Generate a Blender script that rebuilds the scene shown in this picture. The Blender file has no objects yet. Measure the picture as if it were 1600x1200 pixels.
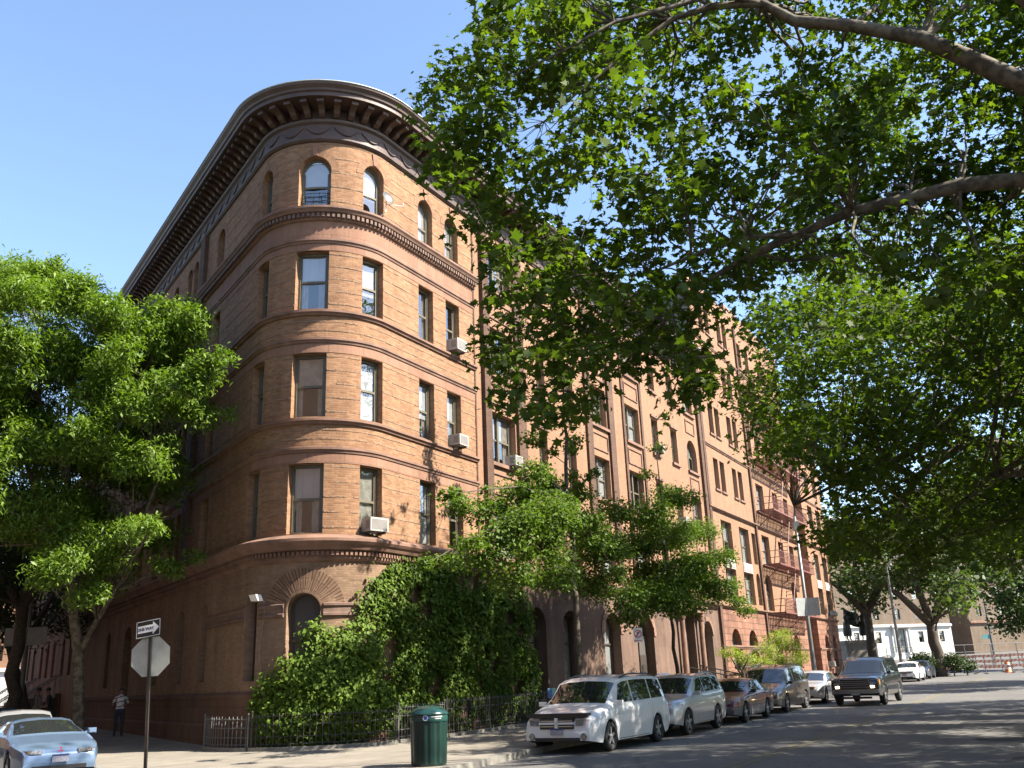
import bpy, bmesh, math, random
import numpy as np
from mathutils import Vector, Matrix
random.seed(11)
S = bpy.context.scene
COL = S.collection
R = math.radians
# ------------------------------------------------------------------ geometry of the place
A1, A2 = R(29.3686), R(-34.4467)
D1 = (math.sin(A1), math.cos(A1)); N1 = (math.cos(A1), -math.sin(A1))      # right facade: along / outward
D2 = (math.sin(A2), math.cos(A2)); N2 = (-math.cos(A2), math.sin(A2))      # left facade
T1 = (-4.0587, 28.0176)                     # where the round corner meets the right facade
RC = 2.4
CC = (T1[0]-RC*N1[0], T1[1]-RC*N1[1])       # centre of the round corner
AN1 = math.atan2(N1[0], -N1[1]); AN2 = math.atan2(N2[0], -N2[1])
UR = RC*AN1; UL = RC*AN2                    # ends of the arc in path length
OFF1 = T1[0]*N1[0]+T1[1]*N1[1]
OFF2 = CC[0]*N2[0]+CC[1]*N2[1]+RC
def w1(s, off): return (T1[0]+D1[0]*s+N1[0]*off, T1[1]+D1[1]*s+N1[1]*off)
def w2(s, off): return (CC[0]+N2[0]*(RC+off)+D2[0]*s, CC[1]+N2[1]*(RC+off)+D2[1]*s)
def height(x, y):
    s1 = (x-T1[0])*D1[0]+(y-T1[1])*D1[1]; o2 = x*N2[0]+y*N2[1]-OFF2
    s2 = (x-CC[0])*D2[0]+(y-CC[1])*D2[1]
    h1 = 0.010*max(0, s1-3)+0.02*max(0, s1-95)
    h2 = 0.012*max(0, s2-2)
    return h1 if o2 < -6 else min(h2, 1.2) if o2 > -3.5 else h1
class Corner:
    def p(s, u, z, o=0.0):
        if u > UR: x, y = w1(u-UR, o)
        elif u < UL: x, y = w2(UL-u, o)
        else:
            a = u/RC; x = CC[0]+math.sin(a)*(RC+o); y = CC[1]-math.cos(a)*(RC+o)
        return (x, y, z)
    def cuts(s, a, b, step=0.14):
        L = [a, b]; lo, hi = max(a, UL), min(b, UR)
        if hi > lo:
            n = max(1, int((hi-lo)/step)+1)
            L += [lo+(hi-lo)*i/n for i in range(n+1)]
        return sorted(set(round(v, 5) for v in L))
class Flat:
    def __init__(s, o, d, n): s.o, s.d, s.n = o, d, n
    def p(s, u, z, o=0.0): return (s.o[0]+s.d[0]*u+s.n[0]*o, s.o[1]+s.d[1]*u+s.n[1]*o, z)
    def cuts(s, a, b, step=0): return [a, b]
class Lift:                                  # the same face moved outwards
    def __init__(s, f, o): s.f, s.k = f, o
    def p(s, u, z, o=0.0): return s.f.p(u, z, o+s.k)
    def cuts(s, a, b, step=.14): return s.f.cuts(a, b, step)
# ------------------------------------------------------------------ mesh building
class MB:
    def __init__(s): s.v=[]; s.f=[]; s.uv=[]; s.mi=[]
    def face(s, pts, uv=None, m=0):
        b = len(s.v); s.v += [tuple(p) for p in pts]; s.f.append(tuple(range(b, b+len(pts))))
        s.uv += uv if uv else [(p[0]+p[1], p[2]) for p in pts]; s.mi.append(m)
    def fbox(s, fr, u0, u1, z0, z1, o0, o1, m=0):   # box on a facade
        p = fr.p
        for us in [fr.cuts(u0, u1)]:
            for a, b in zip(us[:-1], us[1:]):
                s.face([p(a,z0,o1), p(b,z0,o1), p(b,z1,o1), p(a,z1,o1)], [(a,z0),(b,z0),(b,z1),(a,z1)], m)
                s.face([p(a,z1,o1), p(b,z1,o1), p(b,z1,o0), p(a,z1,o0)], [(a,z1),(b,z1),(b,z1+.1),(a,z1+.1)], m)
                s.face([p(a,z0,o0), p(b,z0,o0), p(b,z0,o1), p(a,z0,o1)], [(a,z0),(b,z0),(b,z0+.1),(a,z0+.1)], m)
        s.face([p(u0,z0,o0), p(u0,z0,o1), p(u0,z1,o1), p(u0,z1,o0)], [(u0,z0),(u0+.1,z0),(u0+.1,z1),(u0,z1)], m)
        s.face([p(u1,z0,o1), p(u1,z0,o0), p(u1,z1,o0), p(u1,z1,o1)], [(u1,z0),(u1+.1,z0),(u1+.1,z1),(u1,z1)], m)
    def sweep(s, fr, u0, u1, prof, m=0, step=.14):   # moulding: prof = [(o, z)...] from bottom to top
        us = fr.cuts(u0, u1, step)
        for a, b in zip(us[:-1], us[1:]):
            for (o0, z0), (o1, z1) in zip(prof[:-1], prof[1:]):
                s.face([fr.p(a,z0,o0), fr.p(b,z0,o0), fr.p(b,z1,o1), fr.p(a,z1,o1)], [(a,z0+o0),(b,z0+o0),(b,z1+o1),(a,z1+o1)], m)
        for u in (u0, u1): s.face([fr.p(u, z, o) for o, z in prof], None, m)
    def obox(s, c, ax, ay, az, m=0):          # box from centre and three half axes
        c, ax, ay, az = map(Vector, (c, ax, ay, az))
        P = [c+i*ax+j*ay+k*az for k in (-1,1) for j in (-1,1) for i in (-1,1)]
        for q in ((0,2,3,1),(4,5,7,6),(0,1,5,4),(2,6,7,3),(0,4,6,2),(1,3,7,5)): s.face([P[i] for i in q], None, m)
    def box(s, x0, x1, y0, y1, z0, z1, m=0):
        s.obox(((x0+x1)/2,(y0+y1)/2,(z0+z1)/2), ((x1-x0)/2,0,0), (0,(y1-y0)/2,0), (0,0,(z1-z0)/2), m)
    def tube(s, pts, rad, n=8, m=0, cap=True):
        pts = [Vector(p) for p in pts]
        if not hasattr(rad, '__len__'): rad = [rad]*len(pts)
        b = len(s.v); ref = None
        for i, p in enumerate(pts):
            t = (pts[min(i+1, len(pts)-1)]-pts[max(i-1, 0)]).normalized()
            if ref is None:
                ref = Vector((0,0,1)) if abs(t.z) < .9 else Vector((1,0,0))
            a = t.cross(ref).normalized(); c = a.cross(t); ref = c
            for k in range(n):
                w = 2*math.pi*k/n; s.v.append(tuple(p+(a*math.cos(w)+c*math.sin(w))*rad[i]))
        for i in range(len(pts)-1):
            for k in range(n):
                k2 = (k+1) % n
                s.f.append((b+i*n+k, b+i*n+k2, b+(i+1)*n+k2, b+(i+1)*n+k)); s.uv += [(k/n,i),(k/n+1/n,i),(k/n+1/n,i+1),(k/n,i+1)]; s.mi.append(m)
        if cap:
            for r in (range(b+n-1, b-1, -1), range(b+(len(pts)-1)*n, b+len(pts)*n)):
                s.f.append(tuple(r)); s.uv += [(0,0)]*n; s.mi.append(m)
    def lathe(s, prof, c=(0,0,0), n=24, m=0, axis=None):   # prof [(r, h)...] about axis (default z)
        az = Vector(axis or (0,0,1)).normalized(); ax = az.orthogonal().normalized(); ay = az.cross(ax); c = Vector(c)
        b = len(s.v)
        for r, h in prof:
            for k in range(n):
                w = 2*math.pi*k/n; s.v.append(tuple(c+az*h+(ax*math.cos(w)+ay*math.sin(w))*r))
        for i in range(len(prof)-1):
            for k in range(n):
                k2 = (k+1) % n
                s.f.append((b+i*n+k, b+i*n+k2, b+(i+1)*n+k2, b+(i+1)*n+k)); s.uv += [(k/n,i),(k/n+1/n,i),(k/n+1/n,i+1),(k/n,i+1)]; s.mi.append(m)
    def build(s, name, mats, parent=None, smooth=False, merge=False):
        me = bpy.data.meshes.new(name); me.from_pydata(s.v, [], s.f)
        if s.uv:
            l = me.uv_layers.new(name='UVMap'); l.data.foreach_set('uv', np.array(s.uv, dtype=np.float32).ravel())
        mats = mats if isinstance(mats, (list, tuple)) else [mats]
        for m in mats: me.materials.append(m)
        if len(mats) > 1: me.polygons.foreach_set('material_index', s.mi)
        if merge:
            bm = bmesh.new(); bm.from_mesh(me); bmesh.ops.remove_doubles(bm, verts=bm.verts, dist=.0005)
            bmesh.ops.recalc_face_normals(bm, faces=bm.faces); bm.to_mesh(me); bm.free()
        if smooth: me.polygons.foreach_set('use_smooth', [True]*len(me.polygons))
        me.update()
        o = bpy.data.objects.new(name, me); COL.objects.link(o)
        if parent: o.parent = parent; o.matrix_parent_inverse = parent.matrix_world.inverted()
        return o
def tag(o, label=None, cat=None, group=None, kind=None):
    if label: o['label'] = label
    if cat: o['category'] = cat
    if group: o['group'] = group
    if kind: o['kind'] = kind
    return o
def empty(name, loc, label, cat, group=None):
    o = bpy.data.objects.new(name, None); COL.objects.link(o); o.location = loc
    o.matrix_world = Matrix.Translation(loc); o.empty_display_size = .3
    return tag(o, label, cat, group)
def copy_tree(o, parent=None):
    c = o.copy(); COL.objects.link(c); c.parent = parent
    for ch in list(o.children): copy_tree(ch, c)
    return c
# ------------------------------------------------------------------ materials
MAT = {}
def nodes(name):
    m = bpy.data.materials.new(name); m.use_nodes = True; nt = m.node_tree
    return m, nt, nt.nodes['Principled BSDF'], nt.nodes['Material Output']
def N(nt, t, **kw):
    n = nt.nodes.new(t)
    for k, v in kw.items():
        if k.startswith('i_'): n.inputs[k[2:].replace('_', ' ')].default_value = v
        else: setattr(n, k, v)
    return n
def plain(name, col, rough=.7, metal=0, var=.12, scale=3.0, bump=0, coat=0, spec=.5, emit=None, es=0):
    m, nt, b, out = nodes(name); L = nt.links
    b.inputs['Roughness'].default_value = rough; b.inputs['Metallic'].default_value = metal
    b.inputs['Specular IOR Level'].default_value = spec; b.inputs['Coat Weight'].default_value = coat
    tc = N(nt, 'ShaderNodeNewGeometry'); nz = N(nt, 'ShaderNodeTexNoise', i_Scale=scale, i_Detail=6.0)
    L.new(tc.outputs['Position'], nz.inputs['Vector'])
    mx = N(nt, 'ShaderNodeMix', data_type='RGBA')
    mx.inputs['A'].default_value = tuple(c*(1-var) for c in col)+(1,); mx.inputs['B'].default_value = tuple(min(1, c*(1+var)) for c in col)+(1,)
    mr = N(nt, 'ShaderNodeMapRange'); mr.inputs['From Min'].default_value = .3; mr.inputs['From Max'].default_value = .7
    L.new(nz.outputs['Fac'], mr.inputs['Value']); L.new(mr.outputs['Result'], mx.inputs['Factor']); L.new(mx.outputs['Result'], b.inputs['Base Color'])
    if bump:
        bp = N(nt, 'ShaderNodeBump', i_Strength=bump, i_Distance=.02); L.new(nz.outputs['Fac'], bp.inputs['Height']); L.new(bp.outputs['Normal'], b.inputs['Normal'])
    if emit:
        b.inputs['Emission Color'].default_value = emit+(1,); b.inputs['Emission Strength'].default_value = es
    MAT[name] = m; return m
def brick(name, c1, c2, mort, bw=.205, rh=.068, ms=.007, stain=.35, bump=.5, rough=.88, scol=None):
    c1, c2, mort = (tuple(v*.54 for v in c) for c in (c1, c2, mort))
    m, nt, b, out = nodes(name); L = nt.links
    uv = N(nt, 'ShaderNodeUVMap'); br = N(nt, 'ShaderNodeTexBrick', i_Scale=1.0)
    br.inputs['Brick Width'].default_value = bw; br.inputs['Row Height'].default_value = rh; br.inputs['Mortar Size'].default_value = ms
    br.inputs['Mortar Smooth'].default_value = .3; br.inputs['Bias'].default_value = 0
    br.inputs['Color1'].default_value = c1+(1,); br.inputs['Color2'].default_value = c2+(1,); br.inputs['Mortar'].default_value = mort+(1,)
    L.new(uv.outputs['UV'], br.inputs['Vector'])
    g = N(nt, 'ShaderNodeNewGeometry')
    n1 = N(nt, 'ShaderNodeTexNoise', i_Scale=.55, i_Detail=8.0, i_Roughness=.65); L.new(g.outputs['Position'], n1.inputs['Vector'])
    mp = N(nt, 'ShaderNodeMapping'); mp.inputs['Scale'].default_value = (1.6, 1.6, .22); L.new(g.outputs['Position'], mp.inputs['Vector'])
    n2 = N(nt, 'ShaderNodeTexNoise', i_Scale=1.5, i_Detail=5.0); L.new(mp.outputs['Vector'], n2.inputs['Vector'])
    n3 = N(nt, 'ShaderNodeTexNoise', i_Scale=9.0, i_Detail=3.0); L.new(g.outputs['Position'], n3.inputs['Vector'])
    ad = N(nt, 'ShaderNodeMath', operation='ADD'); L.new(n1.outputs['Fac'], ad.inputs[0]); L.new(n2.outputs['Fac'], ad.inputs[1])
    ad2 = N(nt, 'ShaderNodeMath', operation='MULTIPLY_ADD'); L.new(n3.outputs['Fac'], ad2.inputs[0]); ad2.inputs[1].default_value = .5; L.new(ad.outputs[0], ad2.inputs[2])
    mr = N(nt, 'ShaderNodeMapRange'); mr.inputs['From Min'].default_value = .85; mr.inputs['From Max'].default_value = 1.65
    mr.inputs['To Min'].default_value = 1-stain; mr.inputs['To Max'].default_value = 1+stain*.6; L.new(ad2.outputs[0], mr.inputs['Value'])
    mx = N(nt, 'ShaderNodeVectorMath', operation='SCALE'); L.new(br.outputs['Color'], mx.inputs[0]); L.new(mr.outputs['Result'], mx.inputs['Scale'])
    L.new(mx.outputs[0], b.inputs['Base Color']); b.inputs['Roughness'].default_value = rough; b.inputs['Specular IOR Level'].default_value = .25
    iv = N(nt, 'ShaderNodeMath', operation='MULTIPLY_ADD'); L.new(br.outputs['Fac'], iv.inputs[0]); iv.inputs[1].default_value = -1.0; L.new(n3.outputs['Fac'], iv.inputs[2])
    bp = N(nt, 'ShaderNodeBump', i_Strength=bump, i_Distance=.012); L.new(iv.outputs[0], bp.inputs['Height']); L.new(bp.outputs['Normal'], b.inputs['Normal'])
    MAT[name] = m; return m
brick('orange_brick', (.56,.305,.162), (.38,.185,.095), (.40,.29,.19), stain=.3)
brick('brown_brick', (.43,.275,.175), (.33,.2,.125), (.33,.25,.17), stain=.35)
brick('arch_brick', (.47,.27,.155), (.38,.2,.11), (.27,.16,.1), bw=.6, rh=.075, ms=.008)
brick('radial_brick', (.40,.25,.16), (.27,.16,.10), (.15,.095,.065), bw=.6, rh=.075, ms=.014)
brick('pale_brick', (.49,.275,.165), (.43,.23,.135), (.4,.25,.16), stain=.2)
brick('dark_brick', (.22,.125,.08), (.165,.095,.065), (.13,.09,.07))
brick('tan_brick', (.33,.25,.18), (.27,.2,.14), (.3,.24,.19))
brick('grey_brick', (.27,.26,.25), (.22,.21,.2), (.25,.24,.23))
brick('stone_blocks', (.47,.265,.175), (.41,.22,.145), (.30,.18,.125), bw=1.1, rh=.62, ms=.012, stain=.3, bump=.25)
brick('rough_stone', (.46,.235,.155), (.34,.165,.11), (.24,.14,.1), bw=.75, rh=.38, ms=.03, stain=.5, bump=1.0)
brick('base_stone', (.235,.14,.095), (.19,.11,.078), (.14,.09,.065), bw=1.2, rh=.45, ms=.012, stain=.4)
brick('brownstone_wall', (.24,.155,.115), (.21,.135,.1), (.19,.12,.09), bw=1.4, rh=.5, ms=.006, stain=.45, bump=.2)
plain('band_brick', (.215,.135,.083), .95, var=.3, scale=14, bump=.8)
plain('brown_stone', (.165,.092,.062), .8, var=.3, scale=2.2, bump=.2)
plain('cornice_metal', (.07,.042,.032), .55, var=.25, scale=2.0, bump=.1)
plain('terracotta', (.13,.08,.058), .8, var=.3, scale=3.5, bump=.2)
plain('frame_paint', (.105,.092,.06), .5, var=.15)
plain('dark_frame', (.045,.035,.028), .5)
plain('white_frame', (.36,.35,.33), .5)
plain('blind', (.46,.46,.44), .9, var=.1, scale=1.2)
plain('curtain', (.33,.30,.25), .9, var=.25, scale=5)
plain('room_dark', (.03,.028,.026), .9)
plain('board', (.062,.054,.049), .7)
plain('lead_roof', (.42,.45,.44), .5, var=.15)
plain('roof_tar', (.06,.058,.055), .9)
plain('spandrel', (.34,.31,.28), .7, var=.15)
plain('red_paint', (.155,.06,.05), .55)
plain('iron', (.03,.028,.026), .5)
plain('iron_grey', (.13,.13,.125), .45, metal=.3)
plain('white_paint', (.75,.74,.72), .45, var=.05)
plain('white_stucco', (.5,.49,.46), .8, var=.06)
plain('ac_white', (.34,.33,.3), .45, var=.08)
plain('ac_grille', (.16,.15,.14), .6)
plain('concrete', (.2,.185,.16), .9, var=.15, scale=4)
plain('kerb_stone', (.17,.16,.14), .85, var=.2, scale=5)
plain('bin_green', (.006,.026,.02), .32, var=.15, spec=.6)
plain('bin_dome', (.012,.05,.042), .25, var=.25, spec=.7)
plain('sign_back', (.46,.48,.42), .42, metal=.35, var=.12, scale=6)
plain('sign_black', (.02,.02,.02), .45)
plain('panel_grey', (.26,.27,.26), .5, var=.15)
plain('barricade_white', (.2,.18,.16), .6, var=.2)
plain('barricade_red', (.2,.045,.025), .6)
plain('sign_white', (.80,.79,.76), .45, var=.03)
plain('sign_red', (.55,.03,.03), .45)
plain('blue', (.03,.09,.35), .45)
plain('teal_sign', (.12,.3,.3), .45)
plain('pole_dark', (.035,.028,.022), .5)
plain('bronze', (.028,.032,.027), .45, metal=.5, var=.3)
plain('plinth', (.22,.2,.17), .85, var=.2)
plain('rubber', (.018,.018,.019), .8)
plain('under', (.012,.012,.012), .9)
plain('alloy', (.55,.55,.56), .3, metal=.85, var=.05)
plain('chrome', (.7,.7,.7), .15, metal=1, var=.03)
plain('lamp_lens', (.16,.16,.155), .1, var=.6, scale=22, coat=.9)
plain('amber_lens', (.75,.28,.03), .2, coat=.5)
plain('lit_lamp', (.9,.85,.7), .2, emit=(1,.72,.4), es=9)
plain('plate', (.30,.30,.36), .4, var=.4, scale=40)
plain('plate_blue', (.03,.05,.16), .4)
plain('trim_black', (.02,.02,.022), .45)
plain('orange_plastic', (.75,.17,.03), .45)
plain('skin', (.22,.12,.08), .6)
plain('skin_light', (.45,.27,.19), .6)
plain('hair', (.012,.01,.009), .6)
plain('denim', (.035,.04,.055), .85)
plain('dark_cloth', (.025,.022,.022), .9)
plain('grey_cloth', (.12,.12,.11), .9)
plain('shirt_white', (.62,.62,.6), .9, var=.04)
plain('shirt_brown', (.2,.09,.06), .9)
plain('ivy_stem', (.12,.08,.05), .9)
plain('steps', (.09,.07,.055), .85, var=.2)
plain('patch_asphalt', (.028,.028,.03), .9, var=.15, scale=20, bump=.3)
plain('yellow_line', (.15,.128,.07), .9, var=.35, scale=9)
def paint(name, col, metal=.0, rough=.32):
    plain(name, col, rough, metal, .03, 2, coat=.9); MAT[name].node_tree.nodes['Principled BSDF'].inputs['Coat Roughness'].default_value = .04
paint('paint_white', (.72,.72,.73));  paint('paint_silver', (.50,.50,.50), .55); paint('paint_maroon', (.11,.006,.008), .0)
paint('paint_taupe', (.075,.066,.058), .3); paint('paint_black', (.006,.006,.006), 0); paint('paint_blue', (.15,.22,.33), .4)
paint('paint_grey', (.17,.17,.18), .4); paint('paint_navy', (.05,.07,.10), .4); paint('paint_red', (.4,.05,.03), .2); paint('paint_pale', (.62,.60,.56), .4)
MAT['paint_maroon'].node_tree.nodes['Principled BSDF'].inputs['Coat Weight'].default_value = .45   # maroon tone is duller
def glass_dark(name, col, rough=.03):
    m, nt, b, out = nodes(name); b.inputs['Base Color'].default_value = col+(1,); b.inputs['Roughness'].default_value = rough
    b.inputs['Specular IOR Level'].default_value = .9; b.inputs['Coat Weight'].default_value = .6; b.inputs['Coat Roughness'].default_value = .02
    MAT[name] = m
glass_dark('car_glass', (.018,.02,.021))
def pane(name, base, top, tint):
    m, nt, b, out = nodes(name); L = nt.links
    lw = N(nt, 'ShaderNodeLayerWeight', i_Blend=.5)
    mr = N(nt, 'ShaderNodeMapRange'); mr.inputs['To Min'].default_value = base; mr.inputs['To Max'].default_value = top
    L.new(lw.outputs['Facing'], mr.inputs['Value'])
    tr = N(nt, 'ShaderNodeBsdfTransparent'); tr.inputs['Color'].default_value = tint+(1,)
    gl = N(nt, 'ShaderNodeBsdfGlossy', i_Roughness=.015)
    g = N(nt, 'ShaderNodeNewGeometry'); nz = N(nt, 'ShaderNodeTexNoise', i_Scale=1.3, i_Detail=1.0); L.new(g.outputs['Position'], nz.inputs['Vector'])
    bp = N(nt, 'ShaderNodeBump', i_Strength=.16, i_Distance=.05); L.new(nz.outputs['Fac'], bp.inputs['Height']); L.new(bp.outputs['Normal'], gl.inputs['Normal'])
    ms = N(nt, 'ShaderNodeMixShader'); L.new(mr.outputs['Result'], ms.inputs['Fac']); L.new(tr.outputs[0], ms.inputs[1]); L.new(gl.outputs[0], ms.inputs[2])
    L.new(ms.outputs[0], out.inputs['Surface']); MAT[name] = m
pane('pane', .22, .6, (.88,.9,.92))
def leaf_mat(name, dark, light, trans=.35, gloss=.08):
    m, nt, b, out = nodes(name); L = nt.links
    at = N(nt, 'ShaderNodeAttribute', attribute_name='tint'); mx = N(nt, 'ShaderNodeMix', data_type='RGBA')
    mx.inputs['A'].default_value = dark+(1,); mx.inputs['B'].default_value = light+(1,); L.new(at.outputs['Fac'], mx.inputs['Factor'])
    d = N(nt, 'ShaderNodeBsdfDiffuse'); t = N(nt, 'ShaderNodeBsdfTranslucent'); g = N(nt, 'ShaderNodeBsdfGlossy', i_Roughness=.55)
    L.new(mx.outputs['Result'], d.inputs['Color'])
    sc = N(nt, 'ShaderNodeMix', data_type='RGBA', blend_type='MULTIPLY'); sc.inputs['Factor'].default_value = 1; sc.inputs['B'].default_value = (1.35,1.5,.45,1)
    L.new(mx.outputs['Result'], sc.inputs['A']); L.new(sc.outputs['Result'], t.inputs['Color'])
    m1 = N(nt, 'ShaderNodeMixShader'); m1.inputs['Fac'].default_value = trans; L.new(d.outputs[0], m1.inputs[1]); L.new(t.outputs[0], m1.inputs[2])
    m2 = N(nt, 'ShaderNodeMixShader'); m2.inputs['Fac'].default_value = gloss; L.new(m1.outputs[0], m2.inputs[1]); L.new(g.outputs[0], m2.inputs[2])
    L.new(m2.outputs[0], out.inputs['Surface']); MAT[name] = m
leaf_mat('plane_leaf', (.030,.058,.008), (.092,.134,.016), .5, .02)
leaf_mat('ash_leaf', (.06,.115,.014), (.15,.225,.028), .38, .025)
leaf_mat('ginkgo_leaf', (.055,.10,.014), (.11,.17,.028), .34, .015)
leaf_mat('ivy_leaf', (.05,.09,.013), (.125,.19,.024), .26, .012)
leaf_mat('maple_leaf', (.14,.19,.018), (.22,.27,.03), .4, .03)
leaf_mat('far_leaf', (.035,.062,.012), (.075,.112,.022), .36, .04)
leaf_mat('shade_leaf', (.018,.034,.008), (.035,.06,.012), .3, .03)  # darker leaf colour with the left street's shade put in
leaf_mat('purple_leaf', (.02,.01,.009), (.035,.016,.013), .3, .02)
def bark(name, a, b2, sc=5):
    m, nt, b, out = nodes(name); L = nt.links; g = N(nt, 'ShaderNodeNewGeometry')
    v = N(nt, 'ShaderNodeTexNoise', i_Scale=sc, i_Detail=5.0, i_Roughness=.6); L.new(g.outputs['Position'], v.inputs['Vector'])
    r = N(nt, 'ShaderNodeValToRGB'); r.color_ramp.elements[0].position = .42; r.color_ramp.elements[1].position = .58
    r.color_ramp.elements[0].color = a+(1,); r.color_ramp.elements[1].color = b2+(1,); L.new(v.outputs['Fac'], r.inputs['Fac']); L.new(r.outputs['Color'], b.inputs['Base Color'])
    b.inputs['Roughness'].default_value = .9; bp = N(nt, 'ShaderNodeBump', i_Strength=.5, i_Distance=.03); L.new(v.outputs['Fac'], bp.inputs['Height']); L.new(bp.outputs['Normal'], b.inputs['Normal']); MAT[name] = m
bark('plane_bark', (.055,.042,.028), (.13,.108,.075), 6); bark('grey_bark', (.05,.038,.028), (.085,.068,.05), 12)
def paving():
    m, nt, b, out = nodes('paving'); L = nt.links; g = N(nt, 'ShaderNodeNewGeometry')
    mp = N(nt, 'ShaderNodeMapping'); mp.inputs['Rotation'].default_value = (0,0,A1); L.new(g.outputs['Position'], mp.inputs['Vector'])
    br = N(nt, 'ShaderNodeTexBrick', i_Scale=1.0, offset=0.0); br.inputs['Brick Width'].default_value = 1.5; br.inputs['Row Height'].default_value = 1.5
    br.inputs['Mortar Size'].default_value = .012; br.inputs['Color1'].default_value = (.205,.182,.148,1); br.inputs['Color2'].default_value = (.18,.16,.132,1); br.inputs['Mortar'].default_value = (.09,.08,.065,1)
    L.new(mp.outputs['Vector'], br.inputs['Vector'])
    nz = N(nt, 'ShaderNodeTexNoise', i_Scale=1.4, i_Detail=8.0, i_Roughness=.7); L.new(g.outputs['Position'], nz.inputs['Vector'])
    mr = N(nt, 'ShaderNodeMapRange'); mr.inputs['From Min'].default_value = .3; mr.inputs['From Max'].default_value = .7; mr.inputs['To Min'].default_value = .72; mr.inputs['To Max'].default_value = 1.15
    L.new(nz.outputs['Fac'], mr.inputs['Value'])
    sp = N(nt, 'ShaderNodeTexVoronoi', i_Scale=2.3); L.new(g.outputs['Position'], sp.inputs['Vector'])
    gm = N(nt, 'ShaderNodeMapRange'); gm.inputs['From Min'].default_value = .05; gm.inputs['From Max'].default_value = .075; gm.inputs['To Min'].default_value = .6; L.new(sp.outputs['Distance'], gm.inputs['Value'])
    mu = N(nt, 'ShaderNodeMath', operation='MULTIPLY'); L.new(mr.outputs['Result'], mu.inputs[0]); L.new(gm.outputs['Result'], mu.inputs[1])
    mx = N(nt, 'ShaderNodeVectorMath', operation='SCALE'); L.new(br.outputs['Color'], mx.inputs[0]); L.new(mu.outputs[0], mx.inputs['Scale'])
    L.new(mx.outputs[0], b.inputs['Base Color']); b.inputs['Roughness'].default_value = .9; MAT['paving'] = m
paving()
def asphalt():
    m, nt, b, out = nodes('asphalt'); L = nt.links; g = N(nt, 'ShaderNodeNewGeometry')
    n1 = N(nt, 'ShaderNodeTexNoise', i_Scale=.35, i_Detail=6.0); n2 = N(nt, 'ShaderNodeTexNoise', i_Scale=45.0, i_Detail=3.0)
    mp = N(nt, 'ShaderNodeMapping'); mp.inputs['Rotation'].default_value = (0,0,A1); mp.inputs['Scale'].default_value = (1.3,.07,1); L.new(g.outputs['Position'], mp.inputs['Vector'])
    n3 = N(nt, 'ShaderNodeTexNoise', i_Scale=1.0, i_Detail=4.0); L.new(mp.outputs['Vector'], n3.inputs['Vector'])
    for n in (n1, n2): L.new(g.outputs['Position'], n.inputs['Vector'])
    a = N(nt, 'ShaderNodeMath', operation='MULTIPLY_ADD'); L.new(n2.outputs['Fac'], a.inputs[0]); a.inputs[1].default_value = .8; L.new(n1.outputs['Fac'], a.inputs[2])
    a2 = N(nt, 'ShaderNodeMath', operation='ADD'); L.new(a.outputs[0], a2.inputs[0]); L.new(n3.outputs['Fac'], a2.inputs[1])
    mr = N(nt, 'ShaderNodeMapRange'); mr.inputs['From Min'].default_value = 1.0; mr.inputs['From Max'].default_value = 1.8; mr.inputs['To Min'].default_value = .075; mr.inputs['To Max'].default_value = .118
    L.new(a2.outputs[0], mr.inputs['Value']); cb = N(nt, 'ShaderNodeCombineColor')
    dn = N(nt, 'ShaderNodeTexNoise', i_Scale=2.2, i_Detail=4.0); L.new(g.outputs['Position'], dn.inputs['Vector'])
    dv = N(nt, 'ShaderNodeVectorMath', operation='MULTIPLY_ADD'); L.new(dn.outputs['Color'], dv.inputs[0]); dv.inputs[1].default_value = (.7,.7,0); L.new(g.outputs['Position'], dv.inputs[2])
    vo = N(nt, 'ShaderNodeTexVoronoi', feature='DISTANCE_TO_EDGE', i_Scale=.36); L.new(dv.outputs[0], vo.inputs['Vector'])
    vm = N(nt, 'ShaderNodeMapRange'); vm.inputs['From Max'].default_value = .012; vm.inputs['To Min'].default_value = .45; L.new(vo.outputs['Distance'], vm.inputs['Value'])
    ck2 = N(nt, 'ShaderNodeMath', operation='MULTIPLY'); L.new(mr.outputs['Result'], ck2.inputs[0]); L.new(vm.outputs['Result'], ck2.inputs[1])
    for i, k in enumerate((1.04, 1.0, .93)):
        q = N(nt, 'ShaderNodeMath', operation='MULTIPLY'); L.new(ck2.outputs[0], q.inputs[0]); q.inputs[1].default_value = k; L.new(q.outputs[0], cb.inputs[i])
    L.new(cb.outputs[0], b.inputs['Base Color']); b.inputs['Roughness'].default_value = .82
    bp = N(nt, 'ShaderNodeBump', i_Strength=.35, i_Distance=.01); L.new(n2.outputs['Fac'], bp.inputs['Height']); L.new(bp.outputs['Normal'], b.inputs['Normal']); MAT['asphalt'] = m
asphalt()
# ================================================================== world, sun, camera
SUN_AZ, SUN_EL = R(76), R(44)               # azimuth from the viewing side (-Y) towards +X
sdir = Vector((math.sin(SUN_AZ)*math.cos(SUN_EL), -math.cos(SUN_AZ)*math.cos(SUN_EL), math.sin(SUN_EL)))
W = bpy.data.worlds.new('World'); S.world = W; W.use_nodes = True
nt = W.node_tree; bg = nt.nodes['Background']; sky = nt.nodes.new('ShaderNodeTexSky'); sky.sky_type = 'NISHITA'; sky.sun_disc = False
sky.sun_elevation = SUN_EL; sky.sun_rotation = math.atan2(sdir.x, sdir.y)
sky.air_density = 1.0; sky.dust_density = .6; sky.ozone_density = 1.6; sky.altitude = 0
nt.links.new(sky.outputs[0], bg.inputs['Color']); bg.inputs['Strength'].default_value = .1
sl = bpy.data.lights.new('sun', 'SUN'); sl.energy = 5.0; sl.angle = R(.53); sl.color = (1, .92, .80)
so = bpy.data.objects.new('sun', sl); COL.objects.link(so); so.rotation_euler = sdir.to_track_quat('Z', 'Y').to_euler(); so.location = (30, -10, 40)
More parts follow.
